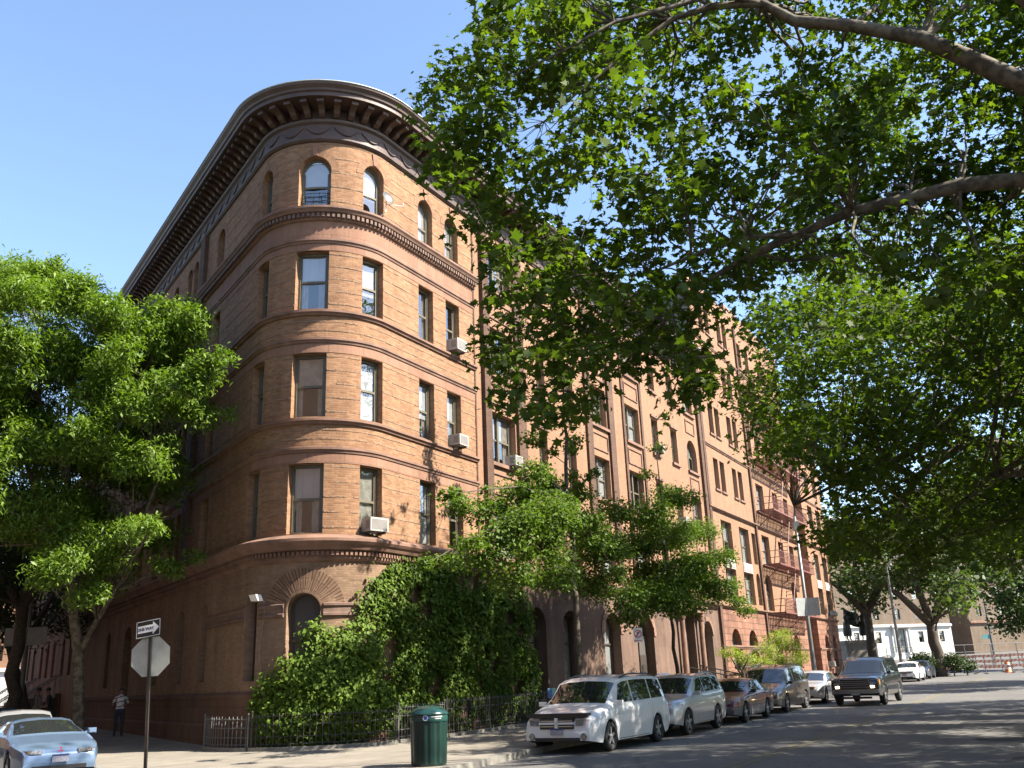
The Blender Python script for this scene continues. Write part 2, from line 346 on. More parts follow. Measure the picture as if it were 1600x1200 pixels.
cam = bpy.data.cameras.new('camera'); co = bpy.data.objects.new('camera', cam); COL.objects.link(co)
cam.sensor_width = 36; cam.lens = 36*1450.7/1600; cam.clip_end = 3000; cam.clip_start = .1
th, ro = R(17.6584), R(-2.2265)
fw = Vector((0, math.cos(th), math.sin(th))); rt = Vector((1,0,0)); up = Vector((0, -math.sin(th), math.cos(th)))
r_ = rt*math.cos(ro)+up*math.sin(ro); u_ = up*math.cos(ro)-rt*math.sin(ro)
M = Matrix((r_, u_, -fw)).transposed().to_4x4(); M.translation = (0, 0, 1.7); co.matrix_world = M
S.camera = co
S.view_settings.view_transform = 'Standard'; S.view_settings.look = 'None'; S.view_settings.gamma = 1; S.view_settings.exposure = 1.88
S.cycles.max_bounces = 6; S.cycles.transparent_max_bounces = 12; S.cycles.sample_clamp_indirect = 6
# ================================================================== ground, road, pavements
def sheet(name, mat, xs, ys, dz, fn=lambda a, b: (a, b)):
    mb = MB()
    for i in range(len(xs)-1):
        for j in range(len(ys)-1):
            P = []
            for a, b in ((xs[i],ys[j]),(xs[i+1],ys[j]),(xs[i+1],ys[j+1]),(xs[i],ys[j+1])):
                x, y = fn(a, b); P.append((x, y, height(x, y)+dz))
            mb.face(P)
    return tag(mb.build(name, MAT[mat], merge=True), kind='structure')
rng = lambda a, b, n: [a+(b-a)*i/n for i in range(n+1)]
sheet('ground', 'asphalt', rng(-400, 400, 160), [-200,-100,-50]+rng(-20, 260, 112)+[320,420,600], -.01)
sheet('road', 'asphalt', rng(-40, 100, 70), rng(4.6, 20.4, 4), 0.004, lambda a, b: w1(a, b))
# pavement wedge: kerb line from the left street round the corner to the right street
kerb = [w2(s, 4.3) for s in rng(90, -9, 40)]
a0 = w2(-9, 4.3); 
kerb_b = [w1(s, 6.6-(.9*min(1, max(0, (s+7)/7)))) for s in rng(-8, 64, 72)]
b0 = kerb_b[0]
den = D2[0]*D1[1]-D2[1]*D1[0]
t = ((b0[0]-a0[0])*D1[1]-(b0[1]-a0[1])*D1[0])/den; X = (a0[0]+D2[0]*t, a0[1]+D2[1]*t)
kerb += [((1-q)**2*a0[0]+2*q*(1-q)*X[0]+q*q*b0[0], (1-q)**2*a0[1]+2*q*(1-q)*X[1]+q*q*b0[1]) for q in rng(0, 1, 14)[1:-1]] + kerb_b
kerb += [((1-q)**2*w1(64,5.7)[0]+2*q*(1-q)*w1(67,5.7)[0]+q*q*w1(67,1)[0], (1-q)**2*w1(64,5.7)[1]+2*q*(1-q)*w1(67,5.7)[1]+q*q*w1(67,1)[1]) for q in rng(0, 1, 8)[1:]] + [w1(67, -14)]
def inner(p):
    o1 = p[0]*N1[0]+p[1]*N1[1]-OFF1; o2 = p[0]*N2[0]+p[1]*N2[1]-OFF2
    s1 = (p[0]-T1[0])*D1[0]+(p[1]-T1[1])*D1[1]; s2 = (p[0]-CC[0])*D2[0]+(p[1]-CC[1])*D2[1]
    if o2 > 0 and s2 > 0: return w2(s2, -1.5)
    if s1 > 0: return w1(min(s1, 61.0), -1.5)
    return CC
mb = MB(); mk = MB()
for i in range(len(kerb)-1):
    p, q = kerb[i], kerb[i+1]; ip, iq = inner(p), inner(q)
    hp, hq = height(*p), height(*q)
    def inw(k, d=.18):
        a, b = kerb[max(0, k-1)], kerb[min(len(kerb)-1, k+1)]; l = math.hypot(b[0]-a[0], b[1]-a[1]); return (kerb[k][0]-(b[1]-a[1])*d/l, kerb[k][1]+(b[0]-a[0])*d/l)
    p2, q2 = inw(i), inw(i+1)
    mb.face([(*p2, hp+.15), (*q2, hq+.15), (*iq, height(*iq)+.15), (*ip, height(*ip)+.15)])
    mk.face([(*p, hp-.05), (*q, hq-.05), (*q, hq+.145), (*p, hp+.145)]); mk.face([(*p, hp+.145), (*q, hq+.145), (*q2, hq+.15), (*p2, hp+.15)])
tag(mb.build('pavement', MAT['paving']), kind='structure'); tag(mk.build('kerb', MAT['kerb_stone']), kind='structure')
sheet('park_pavement', 'paving', rng(-40, 100, 70), rng(20.4, 30, 3), .15, lambda a, b: w1(a, b))
sheet('park_kerb', 'kerb_stone', rng(-40, 100, 70), [20.2, 20.4], .14, lambda a, b: w1(a, b))
sheet('plaza', 'paving', rng(0, 14, 5), rng(84, 94, 4), .12, lambda a, b: w1(b, a-8))
for k in (11.25, 11.5): sheet('centre_line', 'yellow_line', rng(-10, 60, 35), [k, k+.1], .009, lambda a, b: w1(a, b))
def patch(s, o, rs, ro_):
    mb = MB(); x, y = w1(s, o); P = []
    for i in range(20):
        w = 2*math.pi*i/20; px, py = w1(s+rs*math.copysign(abs(math.cos(w))**.6, math.cos(w)), o+ro_*math.copysign(abs(math.sin(w))**.6, math.sin(w)))
        P.append((px, py, height(px, py)+.009))
    mb.face(P); tag(mb.build('road_patch', MAT['patch_asphalt']), kind='structure')
patch(8.2, 16.2, .8, 2.0); patch(2.6, 16.9, .65, 1.9); patch(-2.2, 17.3, .5, 1.3)
# ================================================================== facades
def wall_grid(mb, fr, u0, u1, z0, z1, ops, d=.22, m=0, o=0, mr=None, nseg=12):
    mr = m if mr is None else mr
    ops = [q for q in ops if q[0] < u1 and q[1] > u0 and q[2] < z1 and q[3] > z0]
    us = sorted(set([round(v, 5) for v in fr.cuts(u0, u1)]+[round(v, 5) for q in ops for v in q[:2]]))
    zs = sorted(set([z0, z1]+[min(max(v, z0), z1) for q in ops for v in q[2:4]]))
    for a, b in zip(us[:-1], us[1:]):
        run = None
        for c, e in zip(zs[:-1], zs[1:]):
            uc, zc = (a+b)/2, (c+e)/2
            if any(q[0] < uc < q[1] and q[2] < zc < q[3] for q in ops):
                continue
            mb.face([fr.p(a,c,o), fr.p(b,c,o), fr.p(b,e,o), fr.p(a,e,o)], [(a,c),(b,c),(b,e),(a,e)], m)
    for q in ops:
        ua, ub, za, zb = q[:4]; arch = len(q) > 4 and q[4]
        rd = (ub-ua)/2; um = (ua+ub)/2; zs_ = zb-rd if arch else zb
        P = lambda u, z, k: fr.p(u, z, o-k)
        if za > z0: mb.face([P(ua,za,0), P(ub,za,0), P(ub,za,d), P(ua,za,d)], [(ua,za),(ub,za),(ub,za+d),(ua,za+d)], mr)
        for u, s in ((ua, 1), (ub, -1)):
            mb.face([P(u,za,0), P(u,zs_,0), P(u,zs_,d), P(u,za,d)], [(u,za),(u,zs_),(u+d*s,zs_),(u+d*s,za)], mr)
        if not arch:
            mb.face([P(ua,zb,0), P(ub,zb,0), P(ub,zb,d), P(ua,zb,d)], [(ua,zb),(ub,zb),(ub,zb+d),(ua,zb+d)], mr)
        else:
            pts = [(um-rd*math.cos(math.pi*i/nseg), zs_+rd*math.sin(math.pi*i/nseg)) for i in range(nseg+1)]
            for (x0, y0), (x1, y1) in zip(pts[:-1], pts[1:]):
                mb.face([P(x0,y0,0), P(x1,y1,0), P(x1,y1,d), P(x0,y0,d)], [(x0,y0),(x1,y1),(x1,y1+d),(x0,y0+d)], mr)
                mb.face([P(x0,y0,0), P(x1,y1,0), P(x1,zb,0), P(x0,zb,0)], [(x0,y0),(x1,y1),(x1,zb),(x0,zb)], m)
def window(bld, fr, ua, ub, za, zb, arch=False, d=.22, frame='frame_paint', blind=None, mull=1, room=None, rail=.5, boarded=False, bars=False, name='window'):
    f = MB(); um = (ua+ub)/2; rd = (ub-ua)/2; zs = zb-rd if arch else zb; t = .075; k0, k1 = -d-.07, -d+.015
    f.fbox(fr, ua, ua+t, za, zs, k0, k1); f.fbox(fr, ub-t, ub, za, zs, k0, k1); f.fbox(fr, ua+t, ub-t, za, za+.07, k0, k1+.015)
    if arch:
        n = 12
        for i in range(n):
            a, b = math.pi*i/n, math.pi*(i+1)/n
            Q = lambda w, r, k: fr.p(um-r*math.cos(w), zs+r*math.sin(w), k)
            f.face([Q(a,rd,k1), Q(b,rd,k1), Q(b,rd-t,k1), Q(a,rd-t,k1)]); f.face([Q(a,rd-t,k1), Q(b,rd-t,k1), Q(b,rd-t,k0), Q(a,rd-t,k0)])
    else: f.fbox(fr, ua+t, ub-t, zb-.09, zb, k0, k1)
    zm = za+(zb-za)*rail
    cols = [(ua+t+(ub-ua-2*t)*i/mull, ua+t+(ub-ua-2*t)*(i+1)/mull) for i in range(mull)]
    for i, (a, b) in enumerate(cols):
        if i: f.fbox(fr, a-.06, a+.06, za+.07, zs, k0+.01, k1+.02)
        f.fbox(fr, a+.045, b-.045, zm-.035, zm+.035, k0+.02, k1-.02)
        f.fbox(fr, a, a+.045, za+.07, zs, k0+.03, k1-.03); f.fbox(fr, b-.045, b, za+.07, zs, k0+.03, k1-.03)
    fo = f.build(name, MAT[frame], bld)
    def plate(k, za, zb, ar, mat, nm):
        g = MB()
        if ar:
            P = [fr.p(ua+.05, za, k), fr.p(ub-.05, za, k)]+[fr.p(um+(rd-.05)*math.cos(math.pi*i/10), zs+(rd-.05)*math.sin(math.pi*i/10), k) for i in range(11)]
        else: P = [fr.p(ua+.05, za, k), fr.p(ub-.05, za, k), fr.p(ub-.05, zb, k), fr.p(ua+.05, zb, k)]
        g.face(P); return g.build(nm, MAT[mat], fo)
    if boarded: plate(k0+.03, za+.05, zb-.05, arch, 'board', 'panel'); return fo
    plate(k0+.035, za+.05, zb-.05, arch, 'pane', 'pane')
    if blind is None: blind = random.choice((.0, .5, .62, .95, 1, 1, 1, 1))
    if blind > 0:
        zl = max(za+.06, zb-(zb-za)*blind)
        if arch and zl > zs-.02: zl = zs-.02
        plate(k0-.0, zl, zb-.05, arch, random.choice(('blind','blind','blind','curtain')), 'blind')
    if blind < .9 and not arch and random.random() < .6:
        g = MB(); wd = (ub-ua)*random.uniform(.18, .34)
        for a, sg in ((ua+.06, 1), (ub-.06, -1)):
            for i in range(6):
                x0, x1 = a+sg*wd*i/6, a+sg*wd*(i+1)/6
                g.face([fr.p(x0, za+.08, k0-.03-.03*(i % 2)), fr.p(x1, za+.08, k0-.03-.03*((i+1) % 2)), fr.p(x1, zb-.06, k0-.03-.03*((i+1) % 2)), fr.p(x0, zb-.06, k0-.03-.03*(i % 2))])
        g.build('drapes', MAT['curtain'], fo)
    if bars:
        g = MB()
        for z in (za+.25, za+.42, za+.58): g.fbox(fr, ua+.03, ub-.03, z, z+.018, k1+.02, k1+.04)
        for i in range(4):
            u = ua+.12+(ub-ua-.24)*i/3; g.fbox(fr, u, u+.016, za+.05, za+.6, k1+.04, k1+.056)
        g.build('guard_rail', MAT['iron'], fo)
    if room is not None:
        k = -d-.6; e = .15
        P = lambda u, z, o: fr.p(u, z, o)
        room.face([P(ua-e,za-e,k), P(ub+e,za-e,k), P(ub+e,zb+e,k), P(ua-e,zb+e,k)])
        room.face([P(ua-e,za-e,k), P(ua-e,zb+e,k), P(ua-e,zb+e,-d-.08), P(ua-e,za-e,-d-.08)]); room.face([P(ub+e,za-e,k), P(ub+e,zb+e,k), P(ub+e,zb+e,-d-.08), P(ub+e,za-e,-d-.08)])
        room.face([P(ua-e,zb+e,k), P(ub+e,zb+e,k), P(ub+e,zb+e,-d-.08), P(ua-e,zb+e,-d-.08)]); room.face([P(ua-e,za-e,k), P(ub+e,za-e,k), P(ub+e,za-e,-d-.08), P(ua-e,za-e,-d-.08)])
    return fo
def arch_ring(mb, fr, um, zs, r0, r1, o, n=22):
    for i in range(n):
        a, b = math.pi*i/n, math.pi*(i+1)/n; rm = (r0+r1)/2
        Q = lambda w, r, k: fr.p(um-r*math.cos(w), zs+r*math.sin(w), k)
        mb.face([Q(a,r0,o), Q(b,r0,o), Q(b,r1,o), Q(a,r1,o)], [(r0,a*rm),(r0,b*rm),(r1,b*rm),(r1,a*rm)])
        mb.face([Q(a,r1,o), Q(b,r1,o), Q(b,r1,0), Q(a,r1,0)], [(r1,a*rm),(r1,b*rm),(r1+.02,b*rm),(r1+.02,a*rm)])
        mb.face([Q(a,r0,o), Q(b,r0,o), Q(b,r0,-.02), Q(a,r0,-.02)], [(r0,a*rm),(r0,b*rm),(r0+.02,b*rm),(r0+.02,a*rm)])
def rough_courses(bld, fr, u0, u1, zlist, ops, mat='band_brick'):
    mb = MB()
    for z in zlist:
        cut = sorted((q[0]-.02, q[1]+.02) for q in ops if q[2]-.03 < z+.07 and q[3]+.03 > z and q[1] > u0 and q[0] < u1)
        spans = []; a = u0
        for c in cut:
            if c[0] > a+.05: spans.append((a, c[0]))
            a = max(a, c[1])
        if u1 > a+.05: spans.append((a, u1))
        for u, e in spans:
          while u < e-.03:
            l = min(random.uniform(.18, .42), e-u)
            if random.random() < .95:
                mb.fbox(fr, u+.004, u+l-.004, z+random.uniform(0, .012), z+random.uniform(.04, .062), 0, random.uniform(.005, .015))
            u += l
    return mb.build('rough_brick_course', MAT[mat], bld)
def dentils(bld, fr, u0, u1, z0, z1, o0, o1, w, gap, mat, name='dentil_course'):
    mb = MB(); u = u0+gap/2
    while u+w < u1:
        p = fr.p; mb_ = [p(u,z0,o0), p(u+w,z0,o0), p(u+w,z1,o0), p(u,z1,o0)]
        a = [p(u,z0,o1), p(u+w,z0,o1), p(u+w,z1,o1), p(u,z1,o1)]
        mb.face(a); mb.face([mb_[0], a[0], a[3], mb_[3]]); mb.face([a[1], mb_[1], mb_[2], a[2]]); mb.face([mb_[0], mb_[1], a[1], a[0]])
        u += w+gap
    return mb.build(name, MAT[mat], bld)
def top_cornice(bld, fr, u0, u1, z, swags=True):
    """z = underside of the frieze moulding; brackets and eaves above"""
    mb = MB()
    mb.sweep(fr, u0, u1, [(0,z-.04),(.06,z-.02),(.12,z+.04),(.12,z+.1),(.05,z+.13),(.05,z+.62),(.14,z+.68),(.16,z+.76),(.06,z+.78)])
    mb.sweep(fr, u0, u1, [(.05,z+1.16),(.9,z+1.16),(.9,z+1.3),(.96,z+1.33),(.98,z+1.4),(1.08,z+1.5),(1.1,z+1.57),(.0,z+1.62)])
    mb.sweep(fr, u0, u1, [(.05,z+.78),(.05,z+1.16)])
    mb.build('cornice', MAT['cornice_metal'], bld)
    mb = MB(); u = u0+.2
    while u+.22 < u1:
        w = .17; pr = [(.05,.8),(.2,.8),(.34,.86),(.42,.96),(.56,1.02),(.78,1.03),(.78,1.14),(.05,1.14)]
        for a, b in zip(pr[:-1], pr[1:]): mb.face([fr.p(u,z+a[1],a[0]), fr.p(u+w,z+a[1],a[0]), fr.p(u+w,z+b[1],b[0]), fr.p(u,z+b[1],b[0])])
        for q in (u, u+w): mb.face([fr.p(q, z+h, o) for o, h in pr])
        u += .43
    mb.build('brackets', MAT['cornice_metal'], bld)
    if swags:
        mb = MB(); u = u0+.2
        while u+.95 < u1:
            P = [fr.p(u+.82*i/10, z+.5-.24*math.sin(math.pi*i/10), .07) for i in range(11)]
            mb.tube(P, [.012+.022*math.sin(math.pi*i/10) for i in range(11)], 6); u += .92
        mb.build('frieze_swags', MAT['cornice_metal'], bld, smooth=True)
    mb = MB(); mb.sweep(fr, u0, u1, [(1.09,z+1.572),(1.125,z+1.58),(1.125,z+1.605),(1.05,z+1.63),(.0,z+1.7)]); mb.build('gutter', MAT['lead_roof'], bld)
def slab(bld, pts, z, mat, name='roof'):
    mb = MB(); mb.face([(x, y, z) for x, y in pts]); return mb.build(name, MAT[mat], bld)
def plainwall(mb, a, b, z0, z1, m=0):
    L = math.dist(a, b); mb.face([(*a, z0), (*b, z0), (*b, z1), (*a, z1)], [(0,z0),(L,z0),(L,z1),(0,z1)], m)
BELT = lambda z, o=.13: [(0,z-.12),(o*.45,z-.11),(o*.6,z-.05),(o,z-.02),(o,z+.05),(0,z+.08)]
# ------------------------------------------------------------------ corner building
K = Corner()
b1 = empty('apartment_building', (*CC, 0), 'orange brick corner building with round corner tower and dark bracketed cornice', 'building')
UE = UR+5.52; ULE = UL-24.0
L_ = lambda s, w: (UL-s-w, UL-s)
colsR = [(1.6,2.47),(4.46,5.34),(6.14,7.02)]; colsT = [(-.56,.5)]; colsL = [(-2.47,-1.68), L_(4.2,.85)]+[L_(s,.62) for s in (7.6,8.5)]+[L_(s,.8) for s in (10.5,13.2,15.4,17.6,19.8,22)]
rows = [(5.95,8.02),(9.45,11.48),(12.95,14.93)]
opsU = []
for c in colsR+colsT+colsL:
    for r in rows: opsU.append((*c, *r, False))
    opsU.append((*c, 16.5, 18.36, True))
ops1 = [(-.46,.5,1.72,4.25,True),(-2.12,-1.5,1.93,4.35,True), (*L_(3.5,.7),2.0,4.4,True), (*L_(6.2,.8),2.0,4.4,True), (*L_(9.5,.8),2.0,4.4,True), (*L_(14,1.3),.8,4.4,True), (*L_(18,.8),2.0,4.4,True),(3.2,4.2,1.72,4.25,True),(5.6,6.6,1.72,4.25,True)]
slits = [(UL-s-.12, UL-s, 16.7, 18.3, False) for s in (6.85,7.1,7.35)]
mb = MB(); wall_grid(mb, K, ULE, UE, 5.6, 19.0, opsU+slits, d=.22)
for q in slits: mb.face([K.p(q[0],q[2],-.2), K.p(q[1],q[2],-.2), K.p(q[1],q[3],-.2), K.p(q[0],q[3],-.2)])
bk = [w1(5.52,0), w1(5.52,-9), w2(24,-9), w2(24,0)]
for a, b in zip(bk[:-1], bk[1:]): plainwall(mb, a, b, -.3, 20.5)
mb.build('wall', MAT['orange_brick'], b1)
mb = MB(); wall_grid(mb, K, ULE, UE, 1.6, 5.6, ops1, d=.3, o=-.0); mb.build('ground_floor_wall', MAT['brown_brick'], b1)
mb = MB(); mb.sweep(K, ULE, UE, [(.1,-.4),(.1,1.45),(.13,1.5),(.13,1.58),(0,1.66)]); mb.sweep(K, ULE, UE, [(.16,-.4),(.16,.7),(.1,.78)]); mb.build('stone_base', MAT['base_stone'], b1)
roomb = MB()
for q in opsU:
    tow = q[0] in (-.56,); small = q[0] < UL-1
    window(b1, K, q[0], q[1], q[2], q[3], q[4], d=.22, room=roomb, blind=(.52 if tow else random.choice((0,.3,.5)) if small else None), bars=(tow and q[4]), rail=.5 if not q[4] else .44)  # half blinds in the tower stand in for sky reflected in upper sashes
for q in ops1: window(b1, K, q[0], q[1], q[2], q[3], True, d=.3, frame='dark_frame', boarded=True)
roomb.build('interior', MAT['room_dark'], b1)
pts = [K.p(u, 0)[:2] for u in K.cuts(ULE, UE, .3)]; slab(b1, pts+bk[1:3], 20.5, 'roof_tar')
for z, o in ((9.33,.13), (12.83,.13), (8.45,.09), (11.92,.09), (15.3,.09)):
    bm1 = MB(); bm1.sweep(K, ULE, UE, BELT(z, o)); bm1.build('belt_course', MAT['brown_stone'], b1)
def flatband(z0, z1, ops, o=.012):
    cb = MB()
    us = sorted(set(K.cuts(ULE, UE)+[v for q in ops for v in q[:2] if q[2] < z1 and q[3] > z0]))
    for a, b in zip(us[:-1], us[1:]):
        if any(q[0] < (a+b)/2 < q[1] and q[2] < z1 and q[3] > z0 for q in ops): continue
        cb.face([K.p(a,z0,o), K.p(b,z0,o), K.p(b,z1,o), K.p(a,z1,o)], [(a,z0),(b,z0),(b,z1),(a,z1)])
        cb.face([K.p(a,z0,0), K.p(b,z0,0), K.p(b,z0,o), K.p(a,z0,o)])
    cb.build('stone_band', MAT['stone_blocks'], b1)
for z in (8.03, 11.5, 14.95): flatband(z, z+.3, [])
flatband(15.39, 15.97, [])
mb = MB(); mb.sweep(K, ULE, UE, [(0,5.12),(.06,5.16),(.1,5.22),(.1,5.3)]); mb.sweep(K, ULE, UE, [(.1,5.42),(.26,5.46),(.3,5.54),(.36,5.6),(.42,5.68),(.42,5.76),(.3,5.82),(0,5.92)])
mb.sweep(K, ULE, UE, [(.1,5.3),(.12,5.42)]); mb.build('string_cornice', MAT['brown_stone'], b1)
mb = MB(); mb.sweep(K, ULE, UE, [(0,15.96),(.08,16.0),(.1,16.05)]); mb.sweep(K, ULE, UE, [(.1,16.2),(.22,16.22),(.25,16.28),(.3,16.34),(.3,16.41),(.2,16.46),(0,16.48)]); mb.sweep(K, ULE, UE, [(.1,16.05),(.12,16.2)])
mb.build('string_cornice', MAT['brown_stone'], b1)
dentils(b1, K, ULE, UE, 5.3, 5.41, .1, .2, .07, .06, 'brown_stone'); dentils(b1, K, ULE, UE, 16.06, 16.19, .1, .2, .08, .07, 'terracotta')
for a, b in ((UL-3.4,-2.2),(-1.42,-.54),(.58,3.1),(4.3,5.5),(6.7,UE)): mb = MB(); mb.sweep(K, a, b, [(0,3.6),(.07,3.63),(.07,3.7),(.035,3.72),(.035,3.86),(.08,3.9),(.08,3.96),(0,3.99)]); mb.build('string_course', MAT['terracotta'], b1)
mb = MB(); arch_ring(mb, K, .02, 3.77, .5, 1.18, .02)
mb.build('arch_bricks', MAT['radial_brick'], b1)
for c in colsR+colsT+colsL[:5]: mb = MB(); arch_ring(mb, K, sum(c)/2, 18.36-(c[1]-c[0])/2, (c[1]-c[0])/2+.01, (c[1]-c[0])/2+.26, .012); mb.build('arch_bricks', MAT['arch_brick'], b1)
for c in colsR+colsT:
    mb = MB(); um = sum(c)/2
    for z0, z1, a, b, o in ((18.38,18.8,.07,.11,.04),):
        mb.face([K.p(um-a,z0,o), K.p(um+a,z0,o), K.p(um+b,z1,o), K.p(um-b,z1,o)]); mb.face([K.p(um-a,z0,0), K.p(um-a,z0,o), K.p(um-b,z1,o), K.p(um-b,z1,0)]); mb.face([K.p(um+a,z0,o), K.p(um+a,z0,0), K.p(um+b,z1,0), K.p(um+b,z1,o)])
    mb.build('keystone', MAT['stone_blocks'], b1)
zc = [z for b, t in ((5.95,8.0),(9.45,11.45),(12.95,14.9),(16.55,18.9)) for z in rng(b+.15, t-.1, 4)]+[8.75,9.02,12.2,12.5]
rough_courses(b1, K, UL-16, UE, zc, opsU)
rough_courses(b1, K, ULE, UE, [2.3, 2.85, 4.6], [(-1.3,1.3,0,6)]+ops1, 'brown_brick')
for a, b, o in ((UL-6.9, UL-6.35, .16), (UE-.08, UE, .03)): mb = MB(); mb.fbox(K, a, b, 5.95, 18.85, 0, o); mb.build('pilaster', MAT['dark_brick'], b1)
top_cornice(b1, K, ULE, UE, 18.92)
# ------------------------------------------------------------------ middle building
F1 = Flat(T1, D1, N1)
def box_shell(bld, fr, s0, s1, depth, z1, mat, roofmat='roof_tar', sides=None, zr=None):
    mb = MB(); P = [fr.p(s1,0)[:2], fr.p(s1,0,-depth)[:2], fr.p(s0,0,-depth)[:2], fr.p(s0,0)[:2]]
    for a, b in zip(P[:-1], P[1:]): plainwall(mb, a, b, -.5, z1)
    mb.build('side_wall', MAT[sides or mat], bld); slab(bld, P, zr or z1, roofmat)
b2 = empty('apartment_building', (*w1(18,-3), 0), 'orange brick building with brown pilasters and window bays behind the ginkgo trees', 'building')
c2 = [(6.45,8.4,2),(10.35,11.1,1),(13.0,13.82,1),(15.58,17.4,2),(19.75,21.6,2),(23.35,24.3,1),(26.25,27.25,1),(28.85,30.5,2)]
opsU = []
for a, b, m in c2:
    for r in rows: opsU.append((a, b, r[0], r[1]-.05, m == 2 and a > 28 and r[0] in (12.95,), m))
    opsU.append((a, b, 16.5, 18.36, m == 1, m))
g2 = [(8.9,10.2,.95,4.3,True),(11.6,13.2,.95,4.3,True),(15.55,17.3,.9,4.35,True),(19.35,21.3,.35,4.42,True),(25.1,27.3,1.1,4.95,False),(28.7,30.2,1.2,4.42,True)]
mb = MB(); wall_grid(mb, F1, 5.52, 31.55, 5.45, 19.0, opsU, d=.26); mb.build('wall', MAT['pale_brick'], b2)
mb = MB(); wall_grid(mb, F1, 5.52, 31.55, -.3, 5.45, g2, d=.45); mb.build('ground_floor_wall', MAT['brownstone_wall'], b2)
roomb = MB()
for q in opsU: window(b2, F1, *q[:4], q[4], d=.26, mull=q[5], room=roomb)
roomb.build('interior', MAT['room_dark'], b2)
for i, q in enumerate(g2):
    if i in (3, 4):
        f = MB(); f.fbox(F1, q[0], q[1], q[2], q[3]-.02 if i == 4 else 3.4, -.52, -.45); dr = f.build('door', MAT['board'], b2)
        f = MB()
        for k in (0, 1):
            w = (q[1]-q[0])/2
            for z0 in (.3, 1.4): f.fbox(F1, q[0]+w*k+.12, q[0]+w*k+w-.12, q[2]+z0, q[2]+z0+.85, -.45, -.43)
        f.build('door_panel', MAT['dark_frame'], dr)
        if i == 3: window(b2, F1, q[0], q[1], 3.4, q[3], True, d=.45, frame='dark_frame', blind=0, rail=.0)
    else: window(b2, F1, *q[:4], True, d=.45, frame='dark_frame', blind=(1 if i == 2 else .9), mull=1, rail=.62)
box_shell(b2, F1, 5.6, 31.5, 11, 20.4, 'grey_brick')
for a, b in ((5.95,6.4),(8.5,9.15),(14.95,15.5),(17.5,18.1),(31.05,31.5),(19.35,19.6),(21.75,22.0)): mb = MB(); mb.fbox(F1, a, b, 5.6, 18.85, 0, .08 if 19 < a < 22 else .16 if b-a < .5 else .12); mb.build('pilaster', MAT['dark_brick'], b2)
for a, b, m in c2:
    for r in rows+[(16.5,18.3)]:
        mb = MB(); mb.fbox(F1, a-.1, b+.1, r[0]-.14, r[0]-.005, 0, .12); mb.build('sill', MAT['brown_stone'], b2)
        if m == 1 and r[0] < 16: mb = MB(); mb.fbox(F1, a-.08, b+.08, r[1]+.04, r[1]+.16, 0, .1); mb.build('lintel', MAT['brown_stone'], b2)
for a, b, m in c2:
    if m == 2:
        for z in (8.15, 11.65, 15.15):
            mb = MB()
            for z0, z1, a0, b0 in ((z+.1,z+.16,a+.05,b-.05),(z+.85,z+.91,a+.05,b-.05)): mb.fbox(F1, a0, b0, z0, z1, 0, .05)
            mb.fbox(F1, a+.05, a+.11, z+.16, z+.85, 0, .05); mb.fbox(F1, b-.11, b-.05, z+.16, z+.85, 0, .05); mb.build('spandrel_moulding', MAT['brown_stone'], b2)
mb = MB(); mb.sweep(F1, 5.52, 31.55, [(0,5.15),(.08,5.2),(.12,5.28),(.3,5.36),(.36,5.46),(.36,5.54),(0,5.6)]); mb.build('string_cornice', MAT['brown_stone'], b2)
for q in ((16.43,3.48,.88,1.2),(20.32,3.45,.98,1.25),(29.45,3.67,.76,1.0)): mb = MB(); arch_ring(mb, F1, *q, .05); mb.build('arch_moulding', MAT['brown_stone'], b2)
mb = MB()
for s in (24.75, 27.65):
    for o in (.25,): mb.lathe([(.2,1.0),(.2,1.15),(.15,1.25),(.13,4.3),(.18,4.4),(.22,4.6),(.22,4.75)], (*w1(s, o), 0), 14)
mb.fbox(F1, 24.45, 27.95, 4.75, 5.0, 0, .5); mb.fbox(F1, 24.35, 28.05, 5.0, 5.14, 0, .58); mb.build('porch', MAT['brown_stone'], b2)
st = MB()
for k in range(7): st.fbox(F1, 25.0, 27.4, -.2, 1.1-.15*k, .3*k, .3*k+.31)
st.fbox(F1, 24.65, 25.0, -.2, 1.15, 0, 2.2); st.fbox(F1, 27.4, 27.75, -.2, 1.15, 0, 2.2)
sto = st.build('stoop', MAT['steps'], b2)
mb = MB()
for s in (24.85, 27.58):
    mb.tube([(*w1(s,.05), 2.05), (*w1(s,2.15), 1.55), (*w1(s,2.4), 1.5)], .035, 6)
    for o in (.1,.6,1.1,1.6,2.1): mb.tube([(*w1(s,o), 1.1), (*w1(s,o), 2.05-.24*o)], .015, 4)
mb.build('handrail', MAT['iron'], sto)
top_cornice(b2, F1, 5.56, 31.55, 18.92)
# ------------------------------------------------------------------ tall building with the fire escape
b3 = empty('apartment_building', (*w1(43,-4), 0), 'tall salmon brick building with red fire escape and rough stone ground floor', 'building')
F3 = Lift(F1, .03)
up3 = []
for a in (33.6, 34.9, 37.5, 38.8): up3 += [(a, a+.95, z, z+2.0, False, 1) for z in (12.6, 16.2, 19.7, 23.4)]
for a in (42.1, 44.1): up3 += [(a, a+1.0, z, z+2.0, False, 1) for z in (16.2, 19.7, 22.9)]
for a, b in ((43.0,44.9),(47.4,48.8),(50.6,51.9)): up3 += [(a, b, z, z+2.05, False, 1) for z in (8.7, 12.4)]
for a, b in ((47.4,48.8),(50.6,51.9)): up3 += [(a, b, z, z+2.0, False, 1) for z in (16.0, 19.5, 23.0)]
for a, b in ((33.85,36.0),(37.65,39.8)): up3 += [(a, b, 5.75, 7.75, False, 2), (a, b, 8.4, 10.7, False, 2)]
up3 += [(40.45,41.35,5.8,7.9,True,1),(40.45,41.35,8.5,10.6,False,1),(42.6,44.3,5.55,8.0,True,1),(49.8,51.3,5.55,8.0,True,1)]
